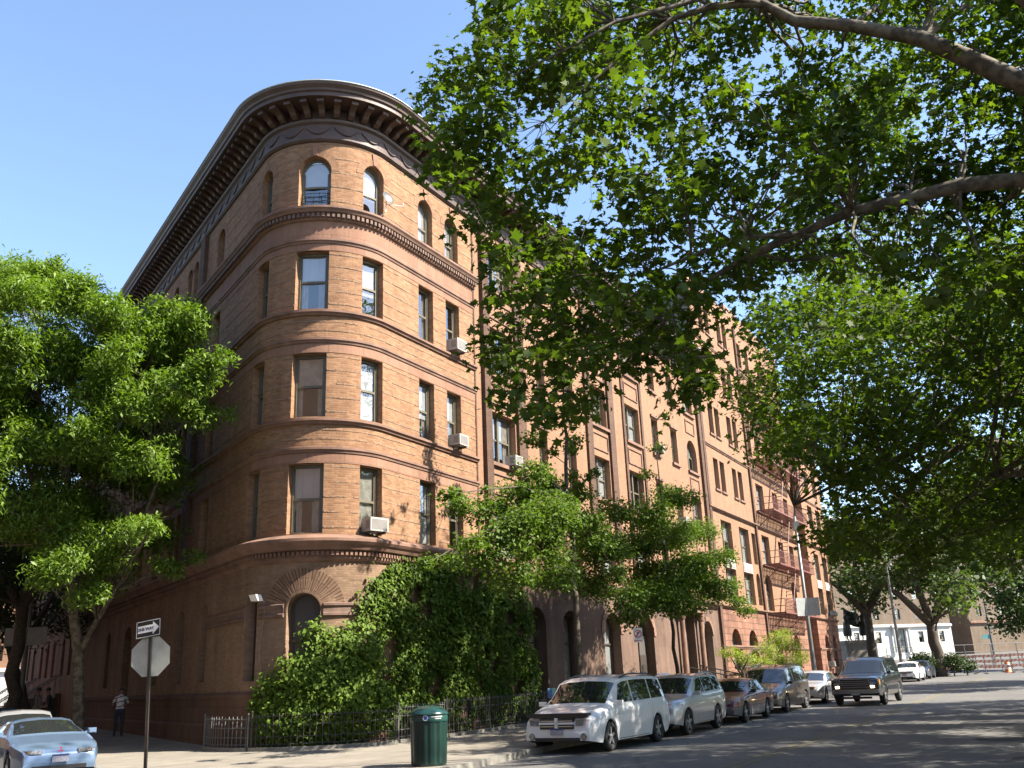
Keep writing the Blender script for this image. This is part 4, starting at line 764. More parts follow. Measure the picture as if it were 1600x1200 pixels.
CLAX= [(22.02,13.21,13.13,1.13),(12.06,6.49,7.45,1.19),(19.51,7.95,7.93,1.04),(8.53,12.79,14.31,1.06),(21.99,25.59,6.78,0.82),(20.47,19.79,6.82,0.95),(10.94,14.61,7.39,0.71),(23.84,12.33,13.97,0.76),(15.29,8.72,10.14,0.79),(18.65,8.96,12.77,0.95),(22.62,12.99,8.33,1.18),(22.01,20.63,8.82,0.79),(11.5,7.38,6.87,0.95),(13.94,17.13,9.58,0.71),(18.7,19.06,11.12,0.97),(18.73,25.65,13.93,1.06),(13.79,12.37,10.06,1.19),(13.58,13.71,9.98,0.77),(23.97,6.11,11.67,1.16),(11.09,9.97,7.49,1.12),(20.33,24.17,6.92,1.05),(12.51,18.92,11.17,0.86),(23.52,6.02,12.84,1.13),(15.67,17.85,14.96,0.82),(17.7,20.87,9.72,1.06),(13.69,16.53,11.71,1.04),(12.48,18.58,11.12,0.81),(17.41,11.3,14.22,0.94),(19.27,16.44,10.55,0.81),(15.91,16.55,13.41,0.82),(17.89,22.55,14.1,1.13),(20.9,8.46,7.81,0.83),(15.86,15.06,7.25,0.9),(23.95,19.9,10.32,0.94),(20.57,21.18,7.77,1.04),(13.24,16.41,8.52,0.89),(12.78,13.62,6.65,0.8),(16.7,7.15,8.02,1.06),(11.67,12.48,8.56,1.12),(10.43,14.46,13.23,1.01),(13.32,6.88,10.26,0.88),(19.11,11.9,9.97,1.02),(20.78,13.05,9.78,0.99),(22.72,9.83,14.76,1.06),(13.33,19.31,9.3,0.74),(19.85,13.59,10.97,0.95),(22.32,21.14,6.72,1),(14.86,15.24,13.64,0.91),(15.05,23.81,10.24,0.95),(15.7,22.49,12.2,1.07),(13.83,6.81,12.28,0.98),(20.08,21.4,7.5,0.81),(15.21,7.1,12.37,0.91),(16.93,25.96,13.44,1.14),(9.47,12.69,10.9,0.7),(23.81,11.49,8.73,0.86),(15.69,14.4,6.93,0.85),(21.74,22.04,13.78,0.83),(10.43,7.04,11.06,0.89),(14.89,15.78,11.46,0.88),(20.62,10.01,14.31,0.98),(13.95,17.3,9.25,0.84),(20.53,11.83,12.54,1.1),(17.07,15.09,14.45,0.92),(21.93,7.15,10.19,1.02),(17.14,9.6,14.34,0.98),(20.61,15.96,12.23,1.04),(12.01,10.22,13.63,0.77),(22.6,10.14,7.36,0.75),(20.33,25.02,10.02,1.03),(9.63,7.13,12.41,0.72),(21.21,11.87,8.48,0.99),(12.42,17.21,7.81,1.16),(20.59,25.6,9.83,0.72),(13.46,18.82,8.4,0.97),(14.31,19.58,7.47,1.11),(22.97,16.53,8.97,0.87),(19.76,15.93,14.4,0.75),(15.24,23.28,11.58,0.97),(8.5,8.79,8.8,1.15),(21.37,10.54,14.36,0.72),(17.18,25.35,9.43,1.17),(18.16,7,9.33,0.92),(20.39,11.96,7.09,0.98),(17.13,15.23,6.79,0.96),(16.83,13.06,9.69,1.03),(9.79,9.39,14.5,0.87),(21.32,23.47,10.58,0.77),(15.43,16.72,7.5,0.93),(13.24,9.95,9.93,0.8),(9.16,10.8,13.91,0.95),(22.14,6.3,14.52,0.94),(20.45,17.41,12.36,0.81),(19.75,9.07,8.75,0.72),(13.69,16.36,8.98,1.15),(17.12,21.68,12.54,0.73),(20.85,12.84,13.39,0.93),(22.65,6.22,14.49,0.91),(13.92,7.76,8.58,1.07),(18.54,9.02,9.43,0.77),(10.37,10.39,9.31,1.19),(23.95,21.83,10.58,0.95),(20.25,24.16,12.89,1.02),(20.37,7.85,12.6,0.87),(19.67,8.7,13.54,1.17),(22.38,20.9,13.58,1.1),(17.04,14.71,13.51,1.09),(21.8,11.98,14.67,0.97),(23.08,8.32,14.73,1.09),(10.37,15.16,8.51,0.95),(22.44,19.71,12.54,0.9),(20.33,21.87,12.3,1.17),(21.04,14.12,7.24,1.03),(21.22,12.79,11.56,1.12),(20.48,6.09,10.66,0.71),(17.28,15.15,9.35,0.81),(11.97,7.76,8.8,1.05),(14.51,19.22,13.36,0.76),(18.61,6.83,13.49,0.79),(22.2,13.89,10.75,1.18),(15.61,25.77,8.11,1.12),(20.76,11.02,9.49,0.75),(16.4,23.25,10.87,0.89),(22.79,23.88,12.16,0.74),(17.61,14.88,14.64,0.88),(18.24,18.64,9.69,0.96),(18.5,24.14,10.73,0.88),(23.6,7.14,13.6,1.04),(16.48,14.95,12.88,1.15),(19.39,21,6.8,0.86),(17.91,11.62,12.98,0.85),(16.25,14.41,14.81,1.02),(20.68,19.53,9.73,1.18),(19.06,19.82,8.86,0.78),(16.78,22.52,13.25,0.87),(12.3,7.07,9.03,0.89),(23.44,25.24,8.09,0.85),(23.04,9.95,9.23,0.92),(8.84,11.2,9.85,0.89),(23.38,11.34,8.23,1.15),(14.65,22.74,11.92,1.09),(12.35,9.04,12.94,0.94),(16.5,19.41,12.9,0.84),(11.9,18.6,8.71,1.09),(11.14,7.4,11.16,1.08),(18.53,14.25,13.37,0.76),(17.78,19.84,13.08,0.9),(22.99,20.85,9.4,0.9),(20.7,12.99,8.08,1.14),(16.04,16.42,12.19,1.15),(9.27,12.77,7.06,0.91),(15.54,23.04,12.18,0.99),(13.86,17.47,8.83,1.12),(20.4,22.77,7.78,1.04),(19.82,16.01,14.14,1.15),(19.63,22.42,12.02,1.14),(17.41,11.5,7.07,1),(21.01,11.46,8.31,0.81),(20.64,13.19,12.45,0.74),(21.26,12.5,6.53,1.01),(9.36,11.5,7,0.92),(16.43,22.15,6.84,1.11),(8.88,10.49,11.85,0.87),(12.63,17.37,8.35,1.1),(16.13,6.61,13.11,0.71),(15.58,14.48,7.04,1.02),(19.32,17.7,9.9,0.96),(17.01,10.53,13.88,1.2),(20.67,25.23,9.3,1.19),(14.72,19.65,12.52,0.93),(12.81,9.8,9.92,0.84),(14.46,9.95,12.48,0.8),(23.54,20.95,14.56,1.16),(19.28,20.39,7.03,0.8),(17.71,11.28,9.52,0.78),(17.75,25.83,9.1,0.72),(9.98,13.11,14.14,1.1),(14.74,8.04,7.41,0.78),(20.22,15.43,14.92,1.16),(20.51,15.52,13.49,0.76),(10.56,11.04,6.68,1.15),(19.07,24.91,14.83,0.92),(19.45,13.68,13.4,1.12),(9.28,6.26,8.32,0.99),(13.44,6.18,13.56,1.09),(14.88,6.87,14.06,0.97),(22.05,15.69,11.94,0.8),(10.4,15.13,11.48,1.02),(19.02,14.79,7.07,1.06),(18.44,20.27,8.54,1.02),(18.76,15.43,7.71,1.15),(17.18,7.25,8.53,1.19),(10.89,13.85,13.2,1.11),(17.78,20.83,6.83,0.75),(23.59,22.05,6.82,0.72),(18.42,24.61,11.93,1.16),(11.47,9.07,6.65,1.08),(15.71,8.12,13.19,1.14),(22.58,6.05,13.74,0.98),(20.96,16.05,11.77,1),(20.59,7.55,6.96,0.97),(11.95,13.94,6.56,1.07),(14.79,8.44,12.03,0.8),(14.29,8.21,14.8,0.97),(12.99,7.88,12.71,1.12),(21.42,8.03,9.62,0.85),(19.96,8.96,11.65,1.19),(20.07,6.14,7.14,0.76),(18.77,17.98,10.92,0.93),(13.93,18.22,12.01,1.16),(19.46,21.93,14.26,1.12),(19.18,6.61,12.29,1.12),(14.32,23.56,8.03,1.17),(14.51,20.13,8.65,0.85),(12.92,12.49,7.31,0.92),(23.67,19.08,14.42,1.08),(21.23,25.89,12.9,0.84),(11.25,14.25,6.68,0.82),(22.07,24.42,9.29,1.09),(20.17,23.8,13.25,0.97),(17.66,13.34,11.07,1.18),(16.15,24.76,9.96,1.16),(18.73,25.35,7.26,0.81),(18.74,20.92,12.9,0.82),(11.37,6.55,12.37,0.8),(17.05,19.12,11.58,1.05),(12.17,7.28,7.07,0.71),(13.15,8.84,7.46,0.95),(23.48,19.75,8.82,1.08),(10.02,8,9.08,0.9),(18.72,14.9,12.69,0.75),(22.85,12.85,13.57,0.72),(21.09,10.53,13.77,1.1),(18.4,11.55,6.58,0.79),(22.38,9.16,12.1,0.99),(18.24,9.61,7.72,0.75),(23.71,13.66,12.04,0.98),(10.8,7.3,6.63,1.13),(19.28,8.77,13.2,0.83),(13.23,16.46,7.45,0.82),(20.53,11.71,9.74,1.08),(10.81,9.88,8.36,0.89),(13.21,18.83,10.51,1.13),(10.99,6.59,10.23,0.76),(14.82,20.23,7.3,0.76),(15.15,9.48,8.46,0.92),(9.01,7.36,9.57,0.93),(22.92,17.1,7.11,0.81),(19.65,17.26,13.9,1.18),(21.58,8.2,14.52,0.96)]  # crown clumps out of view, added for their shade on the road
CLB= [(9.93,27.62,12.18,0.76),(21.23,35.77,14.36,0.96),(10.89,36.87,14.48,0.8),(20.5,34.35,10.74,0.68),(19.94,36.04,16.41,0.94),(14.47,33.52,12.48,0.65),(10.29,25.19,11.7,0.69),(19.24,31.18,9.65,0.74),(9.32,35.21,11.32,0.65),(11.27,33.09,10.3,0.73),(16,34.22,8.61,0.75),(15.51,26.56,6.14,0.74),(16.01,27.66,9.92,0.7),(21.24,34.81,14.4,0.68),(11.01,33.04,9.15,0.7),(16.63,26.91,12.54,0.52),(12.84,35.9,17.19,0.75),(13.38,30.63,13.58,0.69),(9.56,24.35,6.46,0.62),(16.89,33.69,13.7,0.91),(10.82,28.64,10.04,0.55),(10.61,28.52,7.4,0.72),(11.45,32.55,10.67,0.7),(13.82,30.82,7.31,0.57),(11.4,35.94,14.46,0.8),(9.99,30.59,13.74,0.79),(11.74,26.57,7.73,0.67),(13.52,28.59,9.45,0.75),(9.7,25.23,4.87,0.5),(15.33,32.26,5.94,0.72),(18.03,28.9,11.29,0.68),(16.3,26.83,9.26,0.58),(8.94,24.02,9.74,0.62),(15.9,27.3,5.09,0.72),(12.7,31.18,9.39,0.74),(17.51,32.14,6.4,0.58),(16.74,34.1,9.32,0.68),(18.38,35.22,5.83,0.91),(20.74,32.82,13.51,0.86),(14.37,29.68,12.69,0.73),(19.12,36.39,14.1,0.69),(8.81,25.31,9.48,0.54),(13.38,30.62,7.65,0.56),(12.97,26.88,5.77,0.72),(14.24,29.04,6.97,0.53),(13.55,26.38,11.45,0.62),(15.49,26.47,5.72,0.59),(18.76,30.99,12.42,0.68),(16.32,30.55,10.93,0.81),(8.36,24.22,10.04,0.67),(10.86,26.59,9.28,0.46),(9.5,33.98,9.62,0.79),(18.43,30.99,8.59,0.6),(12.8,34.15,8.1,0.69),(17.19,33.45,6.32,0.65),(15.16,31.45,8.21,0.76),(15.84,28.83,7.92,0.64),(13.44,24.85,4.78,0.6),(17.71,32.99,12.72,0.61),(19.89,31.16,13.42,0.79),(9.54,25.31,8.04,0.67),(15.71,35.32,13.81,0.61),(9.09,27.23,12.89,0.48),(12.87,27.28,6.78,0.48),(13.79,30.36,12.9,0.59),(8.04,27.9,12.55,0.62),(14.9,28.83,10.16,0.75),(17.92,33.4,13.39,0.6),(14.18,26.91,5.7,0.45),(10.19,28.28,13.27,0.51),(10.57,33.06,14.03,0.85),(18.25,36.95,16.4,0.71),(11.17,24.48,4.61,0.62),(9.95,29.35,11.32,0.81),(16.29,29.1,10.99,0.59),(8.97,24.94,6.25,0.69),(14.25,30.66,13.43,0.67),(16.9,29.68,5.33,0.76),(10.38,34.8,10.71,0.77),(11.96,26.32,9.71,0.56),(20.2,35.59,15.77,0.76),(9.29,32.59,11.55,0.76),(15.56,30,12.31,0.7),(10.14,27.19,8.95,0.63),(17.58,35.24,7.35,0.62),(11.35,28.8,9.66,0.78),(20.71,36.72,5.52,0.62),(16.33,32.15,14.51,0.77),(14.49,34.96,9.01,0.77),(9.8,25.7,12.75,0.52),(19.45,33.27,5.4,0.84),(8.09,26.66,8.98,0.64),(16.11,32.54,12.29,0.79),(13.16,24.28,8.35,0.53),(8.85,28.22,8.74,0.67),(16.6,28.38,12.22,0.52),(18.11,32.71,5.43,0.65),(14.18,34.28,7.94,0.69),(17.11,31.1,13.74,0.81),(10.02,25.5,10.6,0.64),(14.47,24.89,9.52,0.69),(9.66,24.33,10.74,0.61),(11.26,28.79,5.95,0.54),(16.49,29.13,8.24,0.66),(18.15,29.39,10.83,0.53),(12.33,30.8,11.25,0.62),(14.56,36.57,9.38,0.77),(16.67,29.66,6.53,0.57),(20.89,36.59,14.13,0.75),(16.31,32.4,11.28,0.85),(16.51,29.11,10.61,0.74),(16.7,27.62,12.23,0.5),(12.12,24.55,6.62,0.54),(16.22,35.36,11.27,0.67),(10.85,29.73,6.5,0.76),(11.06,27.59,13.66,0.51),(16.85,30.75,12.81,0.67),(15.57,36.2,12.24,0.98),(14.06,27.09,4.39,0.63),(10.64,29.41,7.95,0.5),(10.44,29.78,5.63,0.81),(12.59,27.94,5.69,0.66),(14.83,33.23,10.38,0.58),(21.32,36.01,8.25,0.65),(12.18,27.92,13.04,0.7),(10.4,24.25,5.25,0.51),(10.79,25.65,9.37,0.57),(11.81,24.21,4.32,0.45),(16.59,26.89,7.81,0.47),(14.34,25.18,10.91,0.48),(17.98,30.73,8.82,0.56),(12.69,34.67,5.69,0.75),(11.37,27.27,5.01,0.53),(16.86,34.91,15.13,0.6),(15.74,33.65,6.77,0.6),(16.37,36.28,16.42,0.78),(10.75,31.77,6.28,0.85),(15.92,25.31,12.16,0.44),(17.67,33.02,7.98,0.78),(10.61,33.37,11.47,0.66),(9.12,30.46,13.08,0.57),(9.59,29.68,9.64,0.59),(17.4,31.61,7.15,0.64),(10.43,27.57,7.57,0.67),(7.89,25.11,9.46,0.65),(14.08,30.44,10.51,0.59),(14.35,25.49,5.47,0.58),(13.17,30.55,9.57,0.77),(16.9,28.86,7.51,0.62),(16.61,35.6,13.65,0.71),(13.25,36.75,7.17,1),(18.79,36.87,8.22,1.02),(11.83,27.34,4.79,0.72),(13.8,31.95,13.46,0.61),(15.51,36.97,16.73,0.9),(17.48,34.53,8.87,0.8),(7.79,25.03,11.33,0.67),(8.31,26.28,7.54,0.52),(11.56,32.01,13.1,0.61),(17.3,30.01,4.22,0.75),(13.54,25.25,11.05,0.62),(6.97,25.36,8.08,0.56),(12.99,32.44,6.81,0.8),(9.97,24.56,10.07,0.46),(12.61,36.48,9.75,0.77),(11.11,29.52,13.53,0.62),(19.13,33.05,10.65,0.84),(16.54,32.45,12.51,0.69),(12.8,31.4,8.98,0.71),(14.12,26.44,6.01,0.73),(14.7,36.54,6.57,0.94),(19.74,36.9,17.09,0.82),(21.59,34.91,16.4,0.68),(11.45,33.66,14.94,0.84),(21.06,36.2,15.8,0.96),(17.16,35.43,10.28,0.7),(13.94,34.24,6.72,0.76),(12.43,28.06,6.34,0.59),(10.4,34.39,9.69,0.91),(16.35,34.98,12.95,0.86),(8.12,26.21,10.59,0.48),(17.55,31.38,7.72,0.6),(17.17,28.38,7.01,0.51),(7.17,26.01,9.2,0.65),(9.01,26.91,5.21,0.71),(17.25,28.28,7.52,0.75),(14.47,27.93,8.25,0.55),(13.46,29.13,8.5,0.49),(12.61,29.66,12.14,0.63),(13.31,24.16,10.03,0.65),(8.36,28.88,9.49,0.48),(10.65,36.48,13.46,0.71),(11.41,27.29,4.67,0.46),(9.51,25.29,9.83,0.63),(18.11,31.57,7.35,0.71),(13.74,27.2,9.23,0.54),(19.23,36.61,16.45,0.77),(21.18,36.86,6.96,1),(11.65,25.62,11.75,0.68),(8.87,24.27,4.88,0.61),(21.91,34.52,12.51,0.86),(10.15,31.15,9.6,0.81),(11.49,26.01,9.87,0.6),(10.75,27.46,8.67,0.59),(9.44,26.49,8.53,0.66),(13.98,31.45,10.64,0.81),(16.85,32.17,7.55,0.76),(17.79,35.98,6.9,0.94),(10.51,31.37,10.39,0.64),(14.31,36.06,13.5,0.76),(15.34,25.33,7.78,0.52),(18.16,33.18,11.53,0.91),(15.84,32.39,12.79,0.79),(9.64,36.19,12.63,0.93),(11.25,29.79,6.71,0.66),(16.1,33.88,10.19,0.69),(10.67,25.43,12.58,0.61),(10.61,34.52,15.93,0.68),(20.23,32.89,11.41,0.89),(10.82,25.66,11.46,0.47),(15.3,30.41,9.43,0.63),(18.74,36.34,15.73,1.03),(14.93,29.79,12.82,0.77),(16.14,32.21,9.33,0.6),(17.66,36.63,14.7,0.69),(14.66,24.99,5.19,0.55),(13.66,24.23,3.93,0.54),(16.36,29.36,8.85,0.82),(17.52,29.38,10.72,0.78),(11.02,34.14,13.15,0.8)]
CLD= [(34.77,89.16,12.21,1.17),(30.53,88.19,7.48,1.08),(29.35,83.32,8.52,1.32),(35.17,90.86,9.27,1.13),(27.46,83.08,11.51,1.37),(32.56,85.89,7.5,0.92),(32.66,88.64,9.35,1.28),(30.49,84.11,11.71,1.11),(28.42,81.13,11.99,1.1),(34.06,84.09,11.8,0.91),(33.22,83.12,13.64,0.97),(30.31,82.8,10.18,1.05),(32.17,87.08,6.59,0.96),(27.76,81.34,9.21,1.32),(28.51,82.88,13.18,1.33),(30.83,81.41,12.63,1.06)]
CLE= [(37.38,82.15,10.22,1.11),(33.12,81.54,8.13,1.14),(35.77,84.74,14.81,1.3),(33.2,77.31,11.12,1.41),(39.23,83.69,10.55,1.37),(36.65,82.7,8.67,1.09),(38.04,82.71,8.06,1.03),(34.87,81.69,8.68,1.02),(34.35,82.29,12.9,1.02),(38.26,82.3,12.88,1.25),(37.11,77.7,10.88,1.43),(33.79,78.21,9.34,1.02),(34.5,75.24,6.61,1.4),(35.35,78.67,6.18,0.97),(36.36,78.44,10.89,1.45),(36.07,84.26,13.66,1.43),(34.79,83.34,10.22,1.11),(33.92,76.92,11.16,1.28),(32.22,79.25,9.08,1.49)]
CLF= [(48.33,98.07,10.36,1.26),(56.7,95.62,13.48,1.01),(51.54,95.32,8.97,1.28),(44.37,91,15.54,1.1),(44.79,90.13,14.75,1.17),(49.67,92.99,15.27,1.33),(51.38,93.5,7.88,1.36),(50.74,95.73,5.37,1.39),(51.95,99.87,9.01,0.91),(55.81,98.77,9.38,0.92),(56.96,95.45,15.6,1.13),(53.97,95.5,15.34,1.35),(53.62,94.72,6.55,0.9),(53.69,92.59,12.62,1.3),(48.69,94.43,4.9,1.34),(55.18,95.35,15.21,1.26),(45.97,90.96,8.83,1.11),(49.82,91.73,12.86,1.34),(50.21,91.17,14.32,1.35),(47.35,91.48,6.62,0.96),(54.25,92.52,11.63,1.21),(56.01,99.38,13.54,1.07),(48.96,97.5,8.22,1.32),(50.62,95.61,12.43,1.05),(52.41,99.5,10.84,1.47),(47.52,94.3,6.69,1.44),(51.94,99,14.01,1.06),(55.9,95.78,10.12,1.17),(52.17,93.05,11.2,1.22),(49.01,97.74,12.76,1.33),(55.51,97.91,10.41,1.24),(55.55,94.76,14.18,1.1),(49.1,91.34,6.02,1.43),(44.14,92.38,10.59,1.22),(45.36,94.98,9.69,1.3)]
CLASH= [(-14.67,25.85,13.6,0.98),(-13.3,25.95,13.16,0.98),(-12.62,27.08,13.17,0.92),(-14.73,26.02,11.8,1.09),(-14.29,27.88,12.02,1.06),(-11.69,25.79,11.18,0.88),(-11.27,27.37,12.57,0.93),(-10.52,28.08,12.81,0.85),(-8.86,25.88,10.9,0.65),(-9.49,26.15,10.41,0.79),(-9.59,27.79,10.1,0.63),(-10.75,26.91,10.71,0.71),(-15.03,28.3,9.62,1.07),(-13.11,26.51,8.89,0.91),(-12.51,26.69,9.7,0.81),(-12.38,28.37,9.12,0.86),(-10.79,26.53,8.22,0.7),(-13.52,28.4,6.35,1.08),(-12.55,28.17,5.51,0.96),(-12.87,26.1,5.1,0.79),(-11.43,27.14,6.27,0.72),(-10.7,28.32,5.36,0.64),(-10.26,25.85,6.03,0.59),(-15.35,28.05,6.75,0.96),(-10.76,27.82,13.17,0.74),(-17.07,27.75,13.4,1.26),(-16.64,27.3,10.65,1.24),(-15.54,25.8,7.5,1.17),(-16.31,28.38,11.4,0.86),(-10.99,25.81,9.58,0.69),(-10.68,27.85,9.13,0.53),(-12.62,27.67,4.52,0.59),(-14.66,26.45,14.29,0.6),(-10.34,27.55,10.06,0.63),(-14.73,26.73,8.81,0.71)]
CLASHB= [(-11.8,32.21,12.17,0.89),(-12.54,31.18,12.82,0.71),(-16.25,32.44,16.08,0.97),(-18.73,31.91,8.83,0.94),(-15.98,32.26,9.98,0.81),(-16.71,29.55,15.31,1.1),(-12.58,29.59,13.27,1.06),(-12.82,29.52,9.33,0.87),(-17.22,32.99,16.63,0.74),(-13.28,30.96,10.66,0.76),(-13.82,29.53,7.2,1.05),(-15.37,29.96,12.9,0.88),(-14.31,32.56,10.27,0.9),(-17.66,30.31,15.97,0.83),(-17.16,29.14,11.09,1.07),(-15.04,31.79,6.83,0.99),(-13.31,31.92,13.1,0.78),(-14.89,32.1,9.9,0.77),(-16.5,32.22,7.52,1.09),(-17.68,29.43,13.42,0.99),(-13.19,32.12,9.26,0.91),(-14.25,31.59,6.34,0.96),(-14.67,32.03,10.99,0.93),(-18.02,30.69,11.5,0.87),(-14.37,30.56,12.02,0.87),(-19.73,31.89,16.76,0.86),(-15.01,30.47,9.55,0.8),(-19.56,32.76,7.2,0.81),(-14.56,29.23,12,1.06),(-11.92,30.02,13.06,0.98),(-12.27,30.55,10.76,0.79),(-12.67,32.43,6.99,0.75),(-14.05,31.86,5.72,0.88),(-19.18,31.93,16.22,0.73),(-12.14,30.89,8.76,1.06),(-18.03,30.68,9.76,0.8),(-18.19,30.37,13.58,0.93),(-17.18,32.25,11.77,0.77),(-13.99,32.78,13.07,1.08),(-15.46,29.44,9.18,0.86),(-13.48,30.37,8.99,0.71),(-17.28,29.68,9.78,0.82),(-13.57,31.06,6.45,0.8),(-14.98,32.13,13.54,0.76),(-17.95,32.63,11.93,0.77)]
CLSH= [(10.28,29.5,16.26,0.74),(11.19,31.12,16.3,0.92),(14.08,28.75,18.87,0.94),(13.26,30.71,17.44,0.7),(12.01,25.59,18.87,0.84),(11.9,30.51,15.89,0.66),(12.05,28.57,17.83,0.6),(12.92,33.66,14.88,0.69),(12.12,26.67,18.87,0.71),(12.78,28.3,19.21,0.84),(15.38,34.88,16.59,0.62),(8.37,28.07,14.71,0.89),(12.1,32.26,15.27,0.94),(12.63,34.46,14.15,0.94),(12.55,27.09,18.01,0.83),(13.44,28.08,18.74,0.64),(11.93,26.58,19.77,0.83),(11.81,33.85,14.27,0.63),(12.29,38.1,13.35,0.72),(9.6,27.71,16.97,0.69),(10.64,26.8,17.72,0.78),(12.22,26.13,18.19,0.66),(10.42,28.07,16.44,0.79),(15.84,32.26,19.19,0.61),(11.16,36.45,12.46,0.65),(14.36,31.23,17.56,0.7),(15.38,34.37,16.84,0.84),(13.3,34.69,14.91,0.83),(9.09,31.22,13.41,0.79),(11.73,31.96,16.42,0.63),(13.54,27.63,20.43,0.92),(13.89,33.93,17.35,0.8),(13.29,35.9,14.88,0.79),(10.7,25.82,18.61,0.88),(13.3,35.99,14.22,0.87),(12.43,33.67,15.09,0.65),(13.86,34.94,16.86,0.72),(10.93,28.97,17.09,0.91),(12.23,28.72,17.58,0.9),(13.98,33.8,16.47,0.7),(16.27,34.37,18.12,0.63),(12.87,26,18.67,0.88),(12.5,31.19,16.89,0.74),(9.85,33.1,14.42,0.64)]  # extra crown clumps added to shade the ivy curtain
CLVN= [(11.09,21.94,10.83,0.74),(16.52,28.55,11.56,0.5),(12.4,23.02,10.81,0.66),(12.58,30.68,7.69,0.77),(13.82,30.03,9.03,0.58),(17.57,32.16,11.52,0.59),(13.9,24.47,12.1,0.64),(14.87,27.1,11.45,0.79),(11.46,19.94,12.22,0.65),(13.1,31.7,7.4,0.71),(14.21,31.03,9.55,0.69),(7.23,21.57,6.91,0.67),(10,24.86,8.19,0.52),(17.53,31.42,11.68,0.63),(11.89,24.18,10.04,0.79),(17.21,32.18,11.38,0.52),(9.08,22.23,8.26,0.63),(18.05,32.4,12.18,0.57),(9.66,21.11,9.55,0.7),(13.65,27.38,9.95,0.72),(15.24,28.83,10.85,0.64),(8.46,24.73,6.93,0.68),(12.51,22.26,12.22,0.76),(12.41,23.51,11.65,0.53),(8.29,20.73,8.6,0.68),(11.89,21.35,11.43,0.77),(10.31,24.89,8.09,0.79),(15.18,27.4,10.96,0.66),(17.12,28.98,13.02,0.53),(14.65,24.42,12.58,0.79),(8.14,24.34,7.47,0.58),(12.27,27.73,8.94,0.78),(18.02,31.84,11.51,0.75),(8.74,20.79,9.74,0.58),(12.18,24.96,9.78,0.71),(11.38,29.28,7.84,0.52),(13.17,29.46,8.3,0.52),(17.93,32.6,11.33,0.74),(18.47,32.06,12.16,0.58),(15.58,26.28,12.73,0.7),(14.56,31.22,9.19,0.75),(12.6,22.42,11.11,0.66),(11.13,28.22,8.14,0.63),(9.9,22.91,9.25,0.63),(6.75,21.08,7.56,0.54),(12.7,23.21,11.9,0.76),(7.46,23.37,7.11,0.68),(11.29,23.3,10.78,0.56)]  # extra crown clumps added to dapple the parked minivan with shade
CLG1= [(0.45,25.83,7.33,0.45),(-0.13,27.3,7,0.53),(0.91,25.09,6,0.61),(-0.85,25.53,6.14,0.53),(-1.53,25.14,6.28,0.43),(-1.68,22.01,6,0.27),(-0.32,23.92,5.18,0.66),(0.61,29.25,5.72,0.91),(1.42,28.83,6.23,0.7),(2.72,32.98,6.16,0.8),(-0.82,23.71,4.69,0.57),(-1.79,24.84,4.7,0.38),(-1.16,22.63,4.87,0.39),(-0.2,25.84,4.41,0.62),(1.08,27.41,4.52,0.76),(2.58,32.3,4.76,0.89),(3.23,31.53,5.72,0.65),(3.3,29.29,4.05,0.61),(2.05,30.61,9.31,0.34),(1.81,28.58,9.87,0.32),(1.83,30.64,11.61,0.32),(1.49,26.07,11.14,0.27),(1.45,26.3,12.27,0.25),(2.61,29.89,8.03,0.27),(0.79,29.03,7.5,0.56),(0.11,23.69,5.62,0.49),(2.11,30.84,7.59,0.47),(-2.06,21.11,4.27,0.23)]
CLG2= [(4.72,32.17,7.07,0.78),(4.53,36.76,6.61,1.01),(6.65,40.34,7.3,1.11),(5.04,37.52,5.43,1.04),(6.08,36.16,5.25,1),(6.91,36.46,5.73,0.75),(7.36,36.69,4.77,0.76),(9.01,41.44,6.52,0.63),(9.94,44.98,5.57,0.56),(8.89,44.48,8.12,0.77),(5.19,36.23,9.29,0.32),(7.04,38.56,8.63,0.66),(3.51,33.37,7.33,0.69),(9.84,41.92,4.18,0.4),(5.45,34.26,4.16,0.83),(3.72,32.55,3.67,0.67),(5.88,36.84,10.45,0.3),(5.8,34.15,11.05,0.24),(9.37,41.45,4.58,0.46),(6.38,39.29,9.07,0.54),(6.37,35.62,4.12,0.61),(4.68,33.68,4.15,0.7)]
CLY= [(15.55,58.76,3.41,0.89),(14.07,56.23,2.83,0.62),(16.31,58.87,3.01,0.73),(14.72,56.84,2.28,0.78),(18.4,64.43,2.5,0.62),(16.36,60.15,3.82,0.5),(13.52,55.08,2.11,0.53),(17.41,62.57,2.09,0.69)]
LA1= [(7.72,11.8,9.8,0.15),(7.17,12,10.37,0.14),(6.57,12.2,10.96,0.12),(5.61,12.4,11.4,0.1),(4.79,12.6,11.69,0.09),(4.38,12.8,12.23,0.07),(3.56,12.9,12.28,0.06),(2.89,12.9,12.06,0.04),(2.21,12.9,11.52,0.04),(1.44,12.9,10.88,0.02),(0.67,12.8,10.13,0.01)]
LA2= [(7.9,12.6,8.66,0.13),(7.08,12.9,8.76,0.12),(6.4,13.2,8.73,0.1),(5.58,13.5,8.7,0.09),(4.81,13.8,8.48,0.07),(4.1,14,8.26,0.06),(3.25,14.2,7.87,0.04),(2.69,14.3,7.36,0.03),(2.12,14.3,6.83,0.02)]
LA3= [(4.38,12.8,12.23,0.06),(3.63,12.7,12.37,0.05),(2.83,12.5,11.98,0.04),(1.86,12.4,11.64,0.03),(1,12.3,11.06,0.02),(0.18,12.2,10.55,0.01)]
LA4= [(4.81,13.8,8.48,0.05),(3.91,13.6,8.36,0.04),(2.91,13.4,7.97,0.03),(2.16,13.3,7.63,0.02),(1.06,13.2,7.63,0.01),(0.25,13.2,7.34,0.01)]
LA5= [(7.16,10.5,10.32,0.13),(6.7,10.5,10.66,0.12),(5.96,10.5,10.92,0.1)]
LA6= [(5.58,13.5,8.7,0.05),(5.18,13.2,9.48,0.04),(4.78,13,9.96,0.03),(4.66,13,10.68,0.02)]
